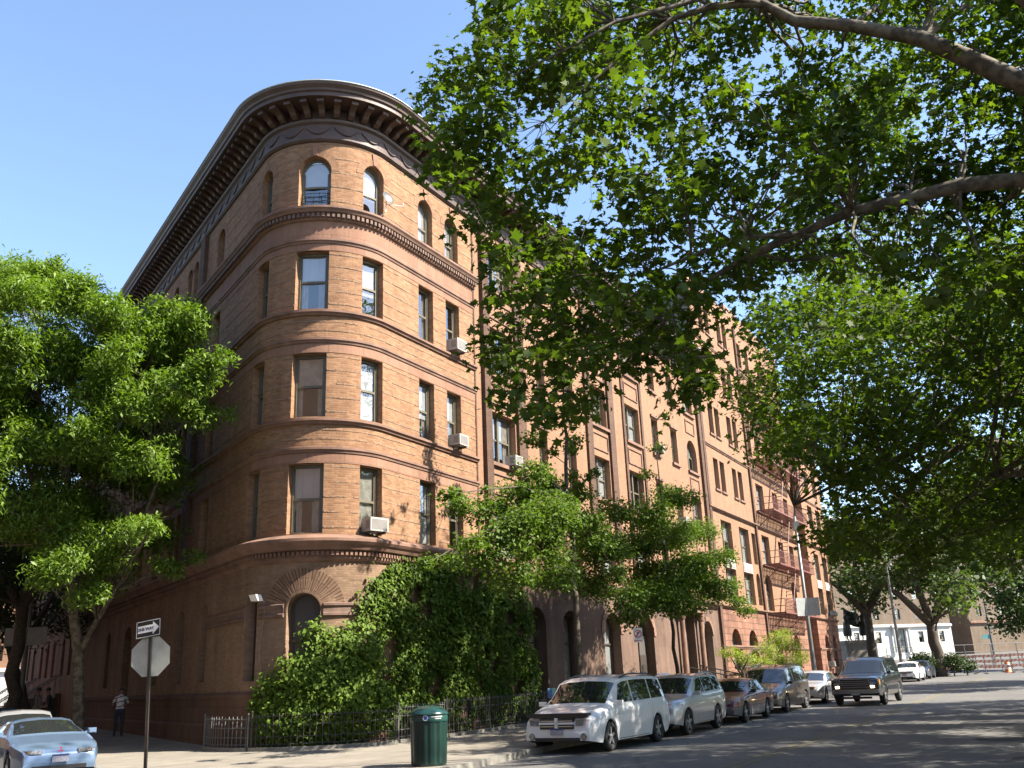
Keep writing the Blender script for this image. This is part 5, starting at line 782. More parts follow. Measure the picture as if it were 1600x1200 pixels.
LB1= [(17.12,30,9.99,0.28),(15.98,30,9.99,0.25),(14.91,30,9.68,0.22),(13.67,30,8.69,0.16),(12.06,30,7.89,0.1),(10.3,30,7.32,0.06),(8.97,30,6.74,0.03)]
LB2= [(17.34,31,8.57,0.25),(15.59,31,8.87,0.2),(15.02,31,8.66,0.17),(13.55,31,7.72,0.12),(12.96,31,6.77,0.07),(12.34,31,5.93,0.03)]
LB3= [(16.07,29,7.41,0.2),(15.25,29,7.34,0.17),(14.33,29,6.76,0.12),(13.62,29,6.18,0.08),(13.09,29,5.4,0.04)]
LB4= [(16.84,29,11.13,0.2),(15.46,29,10.52,0.16),(14.12,29,11.24,0.1),(12.8,29,12.19,0.05)]
# ================================================================== vegetation
NR = np.random.default_rng(5)
def poly(*p): return np.array([(x, y, z) for x, y, z in p], dtype=np.float64)
LEAF = {
 'plane': poly((-.5,0,0),(-.28,.16,.0),(-.38,.42,-.06),(-.05,.3,.02),(.1,.52,-.07),(.2,.2,.02),(.55,0,-.04),(.2,-.2,.02),(.1,-.52,-.07),(-.05,-.3,.02),(-.38,-.42,-.06),(-.28,-.16,0)),
 'lance': poly((-.5,0,0),(-.1,.17,.03),(.5,0,-.12),(-.1,-.17,.03)),
 'fan': poly((-.45,0,0),(.2,.48,.0),(.42,.12,.05),(.3,0,0),(.42,-.12,.05),(.2,-.48,0)),
 'ivy': poly((-.4,0,0),(-.25,.35,-.04),(.1,.28,0),(.5,0,-.08),(.1,-.28,0),(-.25,-.35,-.04)),
 'blob': poly((-.5,0,0),(-.15,.35,-.05),(.3,.3,0),(.5,-.05,-.06),(.15,-.38,0),(-.25,-.3,.04)),
}
def leaf_mesh(name, P, Nrm, size, shape, mat, parent=None, tint=None, droop=0.0):
    T = LEAF[shape]; k = len(T); n = len(P)
    Nn = Nrm/np.maximum(np.linalg.norm(Nrm, axis=1, keepdims=True), 1e-6)
    a = NR.normal(size=(n, 3)); a[:, 2] -= droop; a -= (a*Nn).sum(1, keepdims=True)*Nn; a /= np.maximum(np.linalg.norm(a, axis=1, keepdims=True), 1e-6)
    b = np.cross(Nn, a)
    sz = np.asarray(size)*NR.uniform(.42, 1.3, n)
    sy = NR.uniform(.55, 1.1, (n, 1)); bend = NR.normal(0, .35, (n, 1)); fold = NR.uniform(-.05, .45, (n, 1))
    X, Y = T[None, :, 0], T[None, :, 1]*sy; Z = T[None, :, 2]+bend*(X*X-.1)+fold*np.abs(Y)*.7
    V = P[:, None, :]+sz[:, None, None]*((X+0*Y)[:, :, None]*a[:, None, :]+Y[:, :, None]*b[:, None, :]+Z[:, :, None]*Nn[:, None, :])
    me = bpy.data.meshes.new(name); me.vertices.add(n*k); me.vertices.foreach_set('co', V.astype(np.float32).ravel())
    me.loops.add(n*k); me.loops.foreach_set('vertex_index', np.arange(n*k, dtype=np.int32))
    me.polygons.add(n); me.polygons.foreach_set('loop_start', np.arange(0, n*k, k, dtype=np.int32))
    me.update(calc_edges=True)
    at = me.attributes.new('tint', 'FLOAT', 'FACE')
    at.data.foreach_set('value', (NR.uniform(0, 1, n) if tint is None else tint).astype(np.float32))
    me.materials.append(MAT[mat])
    o = bpy.data.objects.new(name, me); COL.objects.link(o)
    if parent: o.parent = parent; o.matrix_parent_inverse = parent.matrix_world.inverted()
    return o
def clump_leaves(cl, dens, twig=.32, per=14, flat=.7, hollow=.45, upb=.9):
    """leaves on twigs spread through ellipsoidal clumps -> points, normals, tints"""
    PP, NN, TT = [], [], []
    for c in cl:
        x, y, z, r = c[:4]
        m = max(3, int(dens*r*r/per))
        d = NR.normal(size=(m, 3)); d /= np.linalg.norm(d, axis=1, keepdims=True)
        rad = r*(hollow+(1-hollow)*NR.uniform(0, 1, (m, 1))**.6)*NR.uniform(.75, 1.2, (m, 1))
        t = np.array((x, y, z))+d*rad*np.array((1, 1, flat))
        q = np.repeat(t, per, axis=0)+NR.normal(size=(m*per, 3))*twig*np.array((1, 1, .55))*min(1, r/.6)
        n = NR.normal(size=(m*per, 3))*.55+np.repeat(d, per, axis=0)*.5; n[:, 2] += upb
        PP.append(q); NN.append(n); TT.append(np.clip(np.repeat(NR.uniform(0, 1, m), per)*.6+NR.uniform(0, .5, m*per), 0, 1))
    return np.concatenate(PP), np.concatenate(NN), np.concatenate(TT)
def wob(a, b, n, amp):
    a, b = Vector(a), Vector(b); P = []
    off = Vector((0,0,0))
    for i in range(n+1):
        t = i/n; P.append(a.lerp(b, t)+Vector((random.uniform(-1,1), random.uniform(-1,1), random.uniform(-.6,.6)))*amp*(math.sin(math.pi*t)))
    return P
def tree(name, label, cat, base, trunk, limbs, clumps, leaf, lmat, size, dens, bmat='grey_bark', group=None, r0=.2, twig=.32, per=14, flat=.7, droop=.3, fork=None, branch_r=.05, sub=True, hollow=.45, upb=.9, fill=0, pen=1.2):
    clumps = list(clumps); extra = []
    t = empty(name, base, label, cat, group)
    mb = MB(); mb.tube([p[:3] for p in trunk], [p[3] for p in trunk], 12)
    mb.build('trunk', MAT[bmat], t, smooth=True)
    mb = MB(); nodes_ = []
    for L in limbs:
        mb.tube([p[:3] for p in L], [p[3] for p in L], 8); nodes_ += [p for p in L]
    nodes_ += list(trunk[len(trunk)//2:])
    for c in clumps:
        v = Vector(c[:3])
        best = min(nodes_, key=lambda p: (Vector(p[:3])-v).length+(pen if p[2] > c[2]-(.35 if fill else 0) else 0))
        l = (Vector(best[:3])-v).length
        if l > .3:
            P = wob(best[:3], v, 4, .12*l**.5); rr = min(best[3]*.6, branch_r*(.5+l*.15)); mb.tube(P, [rr*(1-.75*i/4) for i in range(5)], 5, cap=False)
            if fill and l > .8:
                for q in (2, 3): extra.append((*P[q], c[3]*fill))
        if sub:
            for k in range(3):
                e = v+Vector((random.uniform(-1,1), random.uniform(-1,1), random.uniform(-.6,.8)))*c[3]*.9; mb.tube(wob(v, e, 2, .06), [.012, .009, .004], 3, cap=False)
    mb.build('branches', MAT[bmat], t, smooth=True)
    P, Nn, T = clump_leaves(clumps+extra, dens, twig, per, flat, hollow, upb)
    leaf_mesh('crown', P, Nn, size, leaf, lmat, t, T, droop)
    return t
def up_trunk(x, y, z0, x1, y1, z1, ra, rb, n=6, amp=.12):
    P = wob((x, y, z0), (x1, y1, z1), n, amp); return [(*p, ra+(rb-ra)*i/n+(.25*ra if i == 0 else 0)) for i, p in enumerate(P)]
# --- plane trees of the park side, their limbs reaching over the street
def link(limb, start): return [start]+limb
tr = up_trunk(11.2, 12.2, -.1, 11.0, 12.2, 6.8, .42, .34)
fk = (11.0, 12.2, 6.7, .32)
def via(L, k=.5, dz=.5):
    a, b = fk, L[0]; return [a, (a[0]+(b[0]-a[0])*k, a[1]+(b[1]-a[1])*k, a[2]+(b[2]-a[2])*k+dz, L[0][3]*1.25)]+L
limbsA = [via(LA1), via(LA2, .5, -.2), LA3, LA4, via(LA5, .5, .3), LA6, [fk, (14, 12.5, 10, .22), (17, 13, 12.5, .14), (19, 14, 13.5, .05)], [fk, (11.5, 15, 10, .2), (13, 18, 12, .12), (14.5, 21, 13, .05)], [fk, (11.5, 10, 10, .2), (13, 8, 12, .1)]]
tree('plane_tree', 'big plane tree whose limbs cross the top right above the street', 'tree', (11.2,12.2,0), tr, limbsA, CLA+CLAX, 'plane', 'plane_leaf', .175, 620, 'plane_bark', 'plane trees along the street', twig=.26, per=9, branch_r=.04)
for i, (s, cl, lim, lab) in enumerate(((15.5, CLB, (LB1, LB2, LB3, LB4), 'dark spreading plane tree at mid distance on the right, behind the nearest canopy'),)):
    x, y = w1(s, 21.6); tr = up_trunk(x, y, .1, x-.2, y, 7.5, .5, .38); fk = (x-.2, y, 7.4, .36)
    ex = [(x+random.uniform(0, 8), y+random.uniform(-5, 6), random.uniform(9, 15), random.uniform(1, 1.5)) for k in range(42)]  # unseen outer crown, thickened to shade the road
    tree('plane_tree', lab, 'tree', (x,y,0), tr, [via(list(l), .5, .4) for l in lim]+[[fk, (x+3, y+1, 11, .2), (x+6, y+2, 13.5, .08)]], list(cl)+CLSH+CLVN+ex, 'plane', 'plane_leaf', .21, 370, 'plane_bark', 'plane trees along the street', twig=.4, per=9, branch_r=.06)
x, y = w1(42, 21.8)
ck = [(x+random.uniform(-9, 7), y+random.uniform(-7, 8), random.uniform(7.5, 14.5), random.uniform(1.2, 1.9)) for k in range(75)]
ck = [c for c in ck if c[2]-1.04*(c[0]*N1[0]+c[1]*N1[1]-OFF1) < 5]
tree('plane_tree', 'plane tree farther up the right kerb, between the mid canopy and the barricades', 'tree', (x,y,0), up_trunk(x, y, .2, x, y, 7, .5, .36), [[(x,y,6.9,.33),(x-3,y-1,9.5,.2),(x-6.5,y-2,11,.07)],[(x,y,6.9,.33),(x+2,y+2,10,.2),(x+4,y+4,13,.06)],[(x,y,6.9,.3),(x-1.5,y+3,10,.18),(x-4,y+6,12,.06)]], ck, 'plane', 'plane_leaf', .3, 190, 'plane_bark', 'plane trees along the street', twig=.5, per=9)
# unseen plane copies added behind the viewpoint to darken car reflections
for i, s in enumerate((-42, -60)):
    src = [o for o in S.objects if o.name == 'plane_tree.001'][0]; c = copy_tree(src); x, y = w1(s, 22.5); c.location = (x, y, 0); c.rotation_euler = (0, 0, 1.1+i*2.2)
    c['label'] = ('unseen plane tree added just behind the viewpoint for reflections', 'unseen plane tree added farther behind the viewpoint for reflections')[i]
# unseen park foliage added along the far side to darken car reflections
cl = []
for k in range(150):
    x, y = w1(-60+290*k/150, random.uniform(31, 40)); cl.append((x, y, random.uniform(1, 10 if k < 70 else 14), random.uniform(2, 3.2)))
P, Nn, T = clump_leaves(cl, 55, 1.0, 8, .8, .2, .6); tag(leaf_mesh('unseen_park_trees', P, Nn, .8, 'blob', 'shade_leaf', None, T), 'unseen dark mass of park trees added along the far side for reflections', 'woodland', None, 'stuff')
# --- trees at the far end
def far_tree(lab, x, y, h, ra, cl, mat='far_leaf', size=.42, dens=95, lean=0):
    z = height(x, y); fk = (x+lean*.5, y, z+h, ra*.8)
    cl = list(cl)+[(c[0]+random.gauss(0,1.1), c[1]+random.gauss(0,1.5), c[2]+abs(random.gauss(0,.9)), c[3]) for c in cl for k in range(2)]
    L = []
    for dx, dz in ((-4.5,4.5),(4,5.5),(-1.5,6.5),(2,3.5)): L.append([fk, (x+dx*.5, y, z+h+dz*.55, ra*.5), (x+dx, y+.5, z+h+dz, ra*.15)])
    tree('plane_tree', lab, 'tree', (x,y,z), up_trunk(x, y, z-.1, fk[0], y, z+h, ra, ra*.8), L, cl, 'blob', mat, size, dens, 'grey_bark', 'plane trees at the far end', twig=.6, per=8, sub=False, branch_r=.1)
far_tree('plane tree with a straight trunk beside the bronze statue', 31.2, 86.5, 5.5, .42, CLD)
far_tree('stout forked plane tree in front of the white ground floor', 34.5, 81, 4.2, .52, CLE)
x, y = 52, 97
far_tree('sunny tree at the far right behind the barricades', x, y, 3.5, .5, CLF)
for i, (x, y, z, r) in enumerate(((33,80.5,1.6,1.0),(35.6,80.8,1.5,.9),(37.2,82,1.2,.7))):
    t = empty('bush', (x,y,height(x,y)), ('dark bush left of the forked plane trunk','dark bush right of the forked plane trunk','low dark bush beside the barricades')[i], 'bush')
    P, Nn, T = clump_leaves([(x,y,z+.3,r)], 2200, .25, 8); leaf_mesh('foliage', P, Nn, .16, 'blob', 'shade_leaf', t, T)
    mb = MB(); mb.tube([(x,y,height(x,y)),(x,y,z)], [.06,.03], 6); mb.build('stem', MAT['grey_bark'], t)
# --- the bright ash on the left corner and the dark trees behind it
tr = [(-13.95,30.7,.1,.27),(-13.95,30.65,.8,.19),(-13.97,30.6,1.6,.175),(-14.0,30.3,3.0,.165),(-14.13,30.0,4.2,.15),(-14.3,29.6,6.5,.13),(-14.5,29.2,9,.1),(-14.5,29,11.5,.06)]
lm = [[(-14.0,30.3,2.9,.1),(-13.4,30.1,4.0,.09),(-12.86,30,4.9,.085),(-12.2,29.6,6.5,.07),(-11.3,29,8.5,.05),(-10.4,28.5,10.5,.03)],
      [(-14.2,29.8,5.4,.09),(-15.2,29.4,7.5,.07),(-16.2,29,10,.04)],[(-14.3,29.6,6.5,.08),(-13.2,29,8.8,.06),(-12.2,28.6,11.2,.03)],[(-14.4,29.4,8,.07),(-15.5,29,11,.05),(-15.6,28.8,13.5,.02)]]
tree('ash_tree', 'bright green ash tree with drooping leaf clusters on the left street corner', 'tree', (-13.95,30.7,.15), tr, lm, [(c[0]+random.gauss(0,.45)*c[3], c[1]+random.gauss(0,.45)*c[3], c[2]+random.gauss(0,.38)*c[3], c[3]*random.uniform(.42,.66)) for c in CLASH for k in range(3)]+[(*c[:3], c[3]*.55) for c in CLASH]+[(*c[:3], c[3]*1.1) for c in CLASHB]+[(c[0]+random.uniform(-.8,.8), c[1]-1.6, c[2]+random.uniform(-.6,.6), c[3]*.8) for c in CLASHB]+[(-18,27.5,8,1.3),(-18.5,29,11,1.4),(-17,31,13,1.2)], 'lance', 'ash_leaf', .2, 2300, 'plane_bark', None, twig=.22, per=9, flat=.85, droop=1.5, branch_r=.035, hollow=.5, upb=1.0)
for i, (s2, o2, h, lab) in enumerate(((23,2.9,3.8,'dark leaning street tree behind the ash in the left street'),(15.5,4.0,5.0,'dark trunk tree at the left edge beyond the parked cars'),(33,3.2,5.2,'dark shaded tree farthest down the left street'))):
    x, y = w2(s2, o2); z = height(x, y)+.1
    ck = [(x+random.uniform(-4.2,3.6), y+random.uniform(-3.5,3.5), z+random.uniform(h+.3, h+8), random.uniform(.9,1.4)) for k in range(42)]
    if i == 1: ck = [c for c in ck if c[0] < x+1.5]
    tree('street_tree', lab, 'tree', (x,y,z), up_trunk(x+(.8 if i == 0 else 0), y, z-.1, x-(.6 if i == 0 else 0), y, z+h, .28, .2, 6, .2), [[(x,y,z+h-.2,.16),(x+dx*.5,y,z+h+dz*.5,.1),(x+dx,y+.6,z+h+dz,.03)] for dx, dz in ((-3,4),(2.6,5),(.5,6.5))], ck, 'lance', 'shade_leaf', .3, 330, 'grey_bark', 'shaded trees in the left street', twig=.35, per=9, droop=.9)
# --- ginkgos
gx, gy = w1(3.75, 4.6)
def gtree(lab, s, o, h, cl, r):
    x, y = w1(s, o); z = height(x, y)+.12
    tr = [(*p, r*(1-.88*i/18)+(r*.3 if i == 0 else 0)) for i, p in enumerate(wob((x, y, z-.1), (x-.12, y, z+h), 18, .1))]
    tree('ginkgo_tree', lab, 'tree', (x,y,z), tr, [], [(*c[:3], c[3]*1.05) for c in cl], 'fan', 'ginkgo_leaf', .115, 2300, 'grey_bark', 'ginkgos on the right pavement', twig=.2, per=9, flat=.65, branch_r=.022, hollow=.2, upb=.7, fill=.6, pen=4)
top = [(gx-.1+random.uniform(-.25,.25), gy+random.uniform(-.25,.25), z, .26+.02*k) for k, z in enumerate((14.6,14.0,13.4,12.7,12.0,11.3))]+[(gx-.3,gy,11.0,.3),(gx-.75,gy-.2,9.9,.3),(gx-1.2,gy-.3,9.0,.35),(gx+.8,gy+.3,10.2,.3)]
gtree('tall thin ginkgo with a bright lower crown in front of the ivy', 3.75, 4.5, 14.6, CLG1+top, .115)
gtree('dark layered ginkgo standing before the arched doors', 12.0, 4.5, 11.0, CLG2, .085)
x, y = w1(27, 2.4); z = height(x, y)
tree('maple_shrub', 'small bright yellow green maple beside the fire escape building', 'shrub', (x,y,z), up_trunk(x, y, z, x, y, z+2.0, .09, .06), [[(x,y,z+1.2,.05),(x-.6,y,z+2.4,.02)],[(x,y,z+1.4,.05),(x+.7,y,z+2.5,.02)]], CLY+[(x+.3,y+.2,2.3,.6),(x-.5,y-.2,2.6,.5)], 'lance', 'maple_leaf', .16, 1900, twig=.2, per=9, flat=.5)
x, y = w1(33.5, 2.0); z = height(x, y)
t = empty('bush', (x,y,z), 'low dark green bush under the yellow green maple', 'bush')
P, Nn, T = clump_leaves([(x+random.uniform(-1.5,1.5), y+random.uniform(-1.5,1.5), z+random.uniform(.4,1.6), .5) for k in range(12)], 700, .2, 8); leaf_mesh('foliage', P, Nn, .14, 'blob', 'far_leaf', t, T)
mb = MB(); mb.tube([(x,y,z),(x,y,z+1)], [.05,.03], 6); mb.build('stem', MAT['grey_bark'], t)
# --- ivy
def ivy(lab, blobs, n, mat, size, seed_tint=(0, 1), gap=-9):
    u0 = sum(b[0] for b in blobs)/len(blobs); t = empty('ivy', K.p(u0, .2, .4), lab, 'plant', 'ivy on the corner building')
    P, Nn, T = [], [], []
    A = np.array([b[2]*b[3] for b in blobs]); cnt = (n*A/A.sum()).astype(int)
    for (u, z, ru, rz, o), c in zip(blobs, cnt):
        m = max(1, c//8)
        for k in range(m):
            w = random.uniform(0, 2*math.pi); r = random.random()**.5
            uu, zz = u+ru*r*math.cos(w), z+rz*r*math.sin(w)
            bul = o*math.sqrt(max(0, 1-r*r))*random.uniform(.55, 1.1)+.05+.06*random.random()
            for q in range(8):
                pu, pz = uu+random.gauss(0,.11), zz+random.gauss(0,.11)
                if pz < .18 or math.sin(pu*2.3+1.7*math.sin(pz*1.9))+math.sin(pz*2.9+pu*1.3)+.6*math.sin(pu*6.1-pz*4.3) < gap: continue
                a = Vector(K.p(pu, pz, 0)); b = Vector(K.p(pu, pz, 1)); nn = (b-a)
                P.append(a+nn*max(.03, bul+random.gauss(0,.05))); Nn.append(nn*.9+Vector((random.gauss(0,.45), random.gauss(0,.45), .75+random.gauss(0,.35)))); T.append(min(1, max(0, random.uniform(*seed_tint))))
    leaf_mesh('foliage', np.array(P), np.array(Nn), size, 'ivy', mat, t, np.array(T), droop=1.6)
    mb = MB()
    for k in range(14):
        b = random.choice(blobs); ue = b[0]+random.uniform(-.4,.4)
        mb.tube([K.p(ue+random.uniform(-.25,.25)*min(1, i), .15+(b[1]-.15)*i/5, .05) for i in range(6)], [.03-.004*i for i in range(6)], 5)
    mb.build('stems', MAT['ivy_stem'], t)
ivy('bright sunlit ivy mound bulging round the foot of the tower', [(-.75,1.3,.55,.75,.4),(-.1,.95,.9,.8,.7),(.1,1.9,.8,.7,.6),(.8,1.6,1.0,1.2,.7),(.9,2.6,.7,.6,.5),(1.5,1.2,.9,.9,.6),(1.6,2.5,.7,1.0,.4),(-.3,.45,.9,.35,.5),(.9,.5,1.0,.3,.5),(.45,3.1,.45,.3,.3)], 13000, 'ivy_leaf', .125, (.25,1))  # lighter tint range: sunlit look put into the leaf colour
ivy('dark ivy curtain covering the ground floor wall behind the railing', [(2.1,3.7,.55,1.1,0.15),(2.3,4.7,.35,.5,0.12),(3.2,4.2,.9,1.0,0.19),(3.2,2.3,1.2,1.6,0.28),(4.4,3.0,1.4,2.2,0.25),(4.7,4.8,1.2,.7,0.19),(5.8,2.6,1.5,2.3,0.28),(6.4,4.6,1.3,.9,0.22),(7.5,2.6,1.5,2.3,0.28),(8.2,4.4,1.3,1.0,0.22),(9.3,2.4,1.4,2.1,0.25),(10.4,3.8,1.1,1.2,0.19),(2.6,1.0,1.2,.7,0.25),(4.4,.8,1.4,.6,0.25),(6.6,.8,1.6,.6,0.25),(9,.8,1.6,.6,0.25),(10.9,1.6,.9,1.3,0.19),(3.6,5.4,.5,.3,0.09),(2.1,3.98,.9,.07,0.05)], 34000, 'ivy_leaf', .14, (0,.8), -1.62)  # darker tint range: the trees' shade put into the leaf colour
# ================================================================== vehicles
def lerp(a, b, t): return a+(b-a)*t
def interp(P, x):
    if x <= P[0][0]: return P[0][1]
    for (x0, y0), (x1, y1) in zip(P[:-1], P[1:]):
        if x <= x1: return y0+(y1-y0)*(x-x0)/(x1-x0)
    return P[-1][1]
class Car:
    """front at x=0, rear at x=L; y across; z up"""
    def __init__(s, L, W, top, belt, wheels, wr, ground=.22, tumble=.76, nose=.84):
        s.L, s.W, s.top, s.belt, s.wx, s.wr, s.gr, s.tum, s.nose = L, W, top, belt, wheels, wr, ground, tumble, nose
    def sec(s, x):
        L, hw = s.L, s.W/2
        f = min(1, max(0, x/.75)); r = min(1, max(0, (L-x)/.6))
        w = hw*(s.nose+(1-s.nose)*math.sin(f*math.pi/2))*(.90+.10*math.sin(r*math.pi/2))
        zt = interp(s.top, x); bl = interp(s.belt, x)
        g = min(1, max(0, (zt-bl-.06)/.25)); g = g*g*(3-2*g)
        zl = s.gr+.12*(1-min(1, x/.5))*.6+.14*(1-min(1, (L-x)/.5))
        for xw in s.wx:
            d = abs(x-xw); ra = s.wr+.055
            if d < ra: zl = max(zl, s.wr*.98+math.sqrt(ra*ra-d*d))
        zb = min(bl, zt-.05)
        z4 = max(min(zb-.10, zt-.12), zl+.06); z5 = max(min(.50, z4-.08), zl+.03); z4 = max(z4, z5+.02); zb = max(zb, z4+.02)
        wrf = lerp(.84, s.tum, g)*w
        return [(0, zt), (wrf*.7, zt-.012-.012*g), (wrf, max(zt-lerp(.028,.07,g), zb+.005)), (w*.955, zb), (w*.995, z4), (w, z5), (w*.965, zl), (w*.60, zl+.01), (0, zl+.01)]
    def pt(s, x, t, side=1):
        P = s.sec(x); i = min(int(t), 7); a, b = P[i], P[i+1]; k = t-i
        return Vector((x, side*lerp(a[0], b[0], k), lerp(a[1], b[1], k)))
    def nrm(s, x, t, side):
        a = s.pt(min(x+.02, s.L), t, side)-s.pt(max(x-.02, 0), t, side); b = s.pt(x, min(8, t+.05), side)-s.pt(x, max(0, t-.05), side)
        n = a.cross(b)
        if n.length < 1e-7: return Vector((0, side, 0))
        n.normalize(); out = s.pt(x, t, side)-Vector((x, 0, .7))
        if abs(n.y) < .05 and abs(n.z) < .05: return Vector((-1 if x < s.L/2 else 1, 0, 0))
        return n if n.dot(out) > 0 else -n
    def patch(s, mb, f, nu, nv, off=.005):
        """f(u, v) -> (x, t, side) for u, v in 0..1"""
        G = []
        for i in range(nu+1):
            row = []
            for j in range(nv+1):
                x, t, sd = f(i/nu, j/nv); row.append(s.pt(x, t, sd)+s.nrm(x, t, sd)*off)
            G.append(row)
        for i in range(nu):
            for j in range(nv): mb.face([G[i][j], G[i+1][j], G[i+1][j+1], G[i][j+1]])
def make_car(name, label, cat, C, pos, dirv, paintm, ws, roof, rearw, sides, lower=None, group=None, lights=None, rim='alloy', grille=None, rack=False, extras=None, plate=True, lamp='lamp_lens'):
    """ws: windscreen (x0,x1); roof: (x0,x1); rearw: rear window (x0,x1); sides: list of (bottom x0,x1, top x0,x1)"""
    root = empty(name, (0,0,0), label, cat, group)
    xs = sorted(set([round(v, 3) for v in rng(0, C.L, int(C.L/.085))]+[0, .02, .05, .1, .17]+[round(p[0], 3) for p in C.top]+[C.L-.03, C.L]))
    mb = MB(); lowm = 1 if lower else 0
    rows = []
    for x in xs:
        P = C.sec(x); rows.append([(x, y, z) for y, z in P]+[(x, -y, z) for y, z in P[-2:0:-1]])
    n = len(rows[0])
    for a, b in zip(rows[:-1], rows[1:]):
        for k in range(n):
            k2 = (k+1) % n; kk = k if k < 8 else 15-k
            mb.face([a[k], b[k], b[k2], a[k2]], None, 2 if kk >= 6 else (lowm if kk >= 5 else 0))
    mb.face(rows[0], None, lowm); mb.face(rows[-1][::-1], None, lowm)
    body = mb.build('body', [MAT[paintm], MAT[lower or paintm], MAT['under']], root, smooth=True, merge=True)
    md = body.modifiers.new('bevel', 'EDGE_SPLIT'); md.split_angle = R(38)
    g = MB()
    def screen(x0, x1, v): 
        def f(u, w):
            y = (w*2-1)*v; t = abs(y)*2; return (lerp(x0, x1, u), t, 1 if y >= 0 else -1)
        return f
    C.patch(g, screen(ws[0]+.04, ws[1]-.05, .94), 8, 12); g.build('windscreen', MAT['car_glass'], root, smooth=True)
    if rearw:
        g = MB(); C.patch(g, screen(rearw[0]+.05, rearw[1]-.04, .92), 6, 12); g.build('rear_window', MAT['car_glass'], root, smooth=True)
    for sd in (1, -1):
        for b0, b1, t0, t1 in sides:
            g = MB(); C.patch(g, lambda u, w: (lerp(lerp(t0, t1, u), lerp(b0, b1, u), w), 2.12+.8*w, sd), 6, 4); g.build('side_window', MAT['car_glass'], root, smooth=True)
        # seams, handles, rub strip
        g = MB()
        for xx in sorted(set([sides[0][0]]+[q[1] for q in sides[:2]])):
            C.patch(g, lambda u, w: (xx+.008*u, 3.05+2.8*w, sd), 1, 6, .003)
        C.patch(g, lambda u, w: (lerp(sides[0][0], sides[min(1, len(sides)-1)][1], u), 5.86+.05*w, sd), 10, 1, .003); g.build('door_seam', MAT['trim_black'], root)
        for q in sides[:2]:
            g = MB(); p = C.pt(q[1]-.2, 3.75, sd); g.obox(p+Vector((0, sd*.012, 0)), (.09,0,0), (0,.018,0), (0,0,.016)); g.build('door_handle', MAT[paintm], root)
        g = MB(); C.patch(g, lambda u, w: (lerp(C.wx[0]+C.wr+.12, C.wx[1]-C.wr-.12, u), 4.72+.16*w, sd), 8, 1, .014); g.build('rub_strip', MAT[lower or paintm], root)
        p = C.pt(ws[0]+.28, 2.95, sd); g = MB(); g.obox(p+Vector((0, sd*.13, .06)), (.05,0,.0), (0,.085,0), (0,0,.055)); g.obox(p+Vector((-.06, sd*.13, .06)), (.02,0,.0), (0,.07,0), (0,0,.04)); g.obox(p+Vector((0, sd*.05, .03)), (.03,0,0), (0,.07,0), (0,0,.02)); g.build('mirror', MAT[paintm if lower is None else 'trim_black'], root, smooth=True)
        for xw in C.wx:
            g = MB(); yw = sd*(C.W/2-.115); r = C.wr
            g.lathe([(r*.62,-.1),(r*.9,-.105),(r*.985,-.075),(r,-.03),(r,.03),(r*.985,.075),(r*.9,.105),(r*.66,.1),(r*.62,.06)], (xw, yw, r), 28, axis=(0, sd, 0)); wo = g.build('wheel', MAT['rubber'], root, smooth=True)
            g = MB(); g.lathe([(0,.02),(r*.5,.0),(r*.56,.05),(r*.66,.095),(r*.64,.1)], (xw, yw, r), 28, axis=(0, sd, 0), m=1)
            for k in range(5):
                a = 2*math.pi*k/5+.3; dv = Vector((math.cos(a), 0, math.sin(a))); g.obox(Vector((xw, yw+sd*.075, r))+dv*r*.36, dv*r*.28, Vector((0, .016, 0)), dv.cross(Vector((0,1,0)))*r*.085)
            g.lathe([(0,.1),(r*.14,.1),(r*.16,.06)], (xw, yw, r), 12, axis=(0, sd, 0)); g.build('rim', [MAT[rim], MAT['trim_black']], wo)
        if rack:
            g = MB(); P = [C.pt(x, 1.75, sd)+Vector((0,0,.01 if i in (0, 5) else .06)) for i, x in enumerate(rng(roof[0]+.25, roof[1]-.25, 5))]; g.tube(P, .022, 6); g.build('roof_rail', MAT['trim_black' if paintm != 'paint_silver' else 'alloy'], root)
        # lamps
        lx, zt, zb, yi, yo, wrap = lights
        g = MB(); hw = C.W/2
        for k in range(6):
            a0, a1 = k/6, (k+1)/6
            Q = []
            for a, zz in ((a0, zb), (a1, zb), (a1, zt), (a0, zt)):
                y = lerp(yi, yo, a)*hw; x = lx-.012+wrap*max(0, (a-.45)/.55)**2
                Q.append((x+.05*(zz-zb)/(zt-zb)*0+ (zt-zb)*.25*(1 if zz == zt else 0), sd*y, zz+(.02 if zz == zb else 0)*a))
            g.face(Q); g.face([Q[3], Q[2], (Q[2][0]+.2, Q[2][1]*.97, Q[2][2]-.0), (Q[3][0]+.2, Q[3][1], Q[3][2])])
        Q2 = Q
        hl = g.build('headlight', MAT[lamp], root)
        g = MB(); g.face([(lx+.0-.016+.02, sd*hw*lerp(yi, yo, .62), zb+.02), (Q2[1][0]-.004, Q2[1][1]*1.002, zb+.02), (Q2[2][0]-.004, Q2[2][1]*1.002, zt-.005), (lx-.016+(zt-zb)*.25+.02, sd*hw*lerp(yi, yo, .62), zt-.005)]); g.face([(Q2[1][0]+.001, Q2[1][1]*1.004, zb+.02), (Q2[1][0]+.16, sd*hw*.975, zb+.035), (Q2[1][0]+.18, sd*hw*.96, zt-.02), (Q2[2][0]+.001, Q2[2][1]*1.004, zt)]); g.build('indicator', MAT['amber_lens'], hl)
    if grille:
        z0, z1, yw_, mat = grille; g = MB(); g.box(lights[0]-.03, lights[0]+.1, -yw_, yw_, z0, z1); gr = g.build('grille', MAT[mat], root)
        g = MB()
        for k in range(1, 4): z = z0+(z1-z0)*k/4; g.box(lights[0]-.036, lights[0]-.028, -yw_+.02, yw_-.02, z-.008, z+.008)
        g.build('grille_bars', MAT['alloy'], gr)
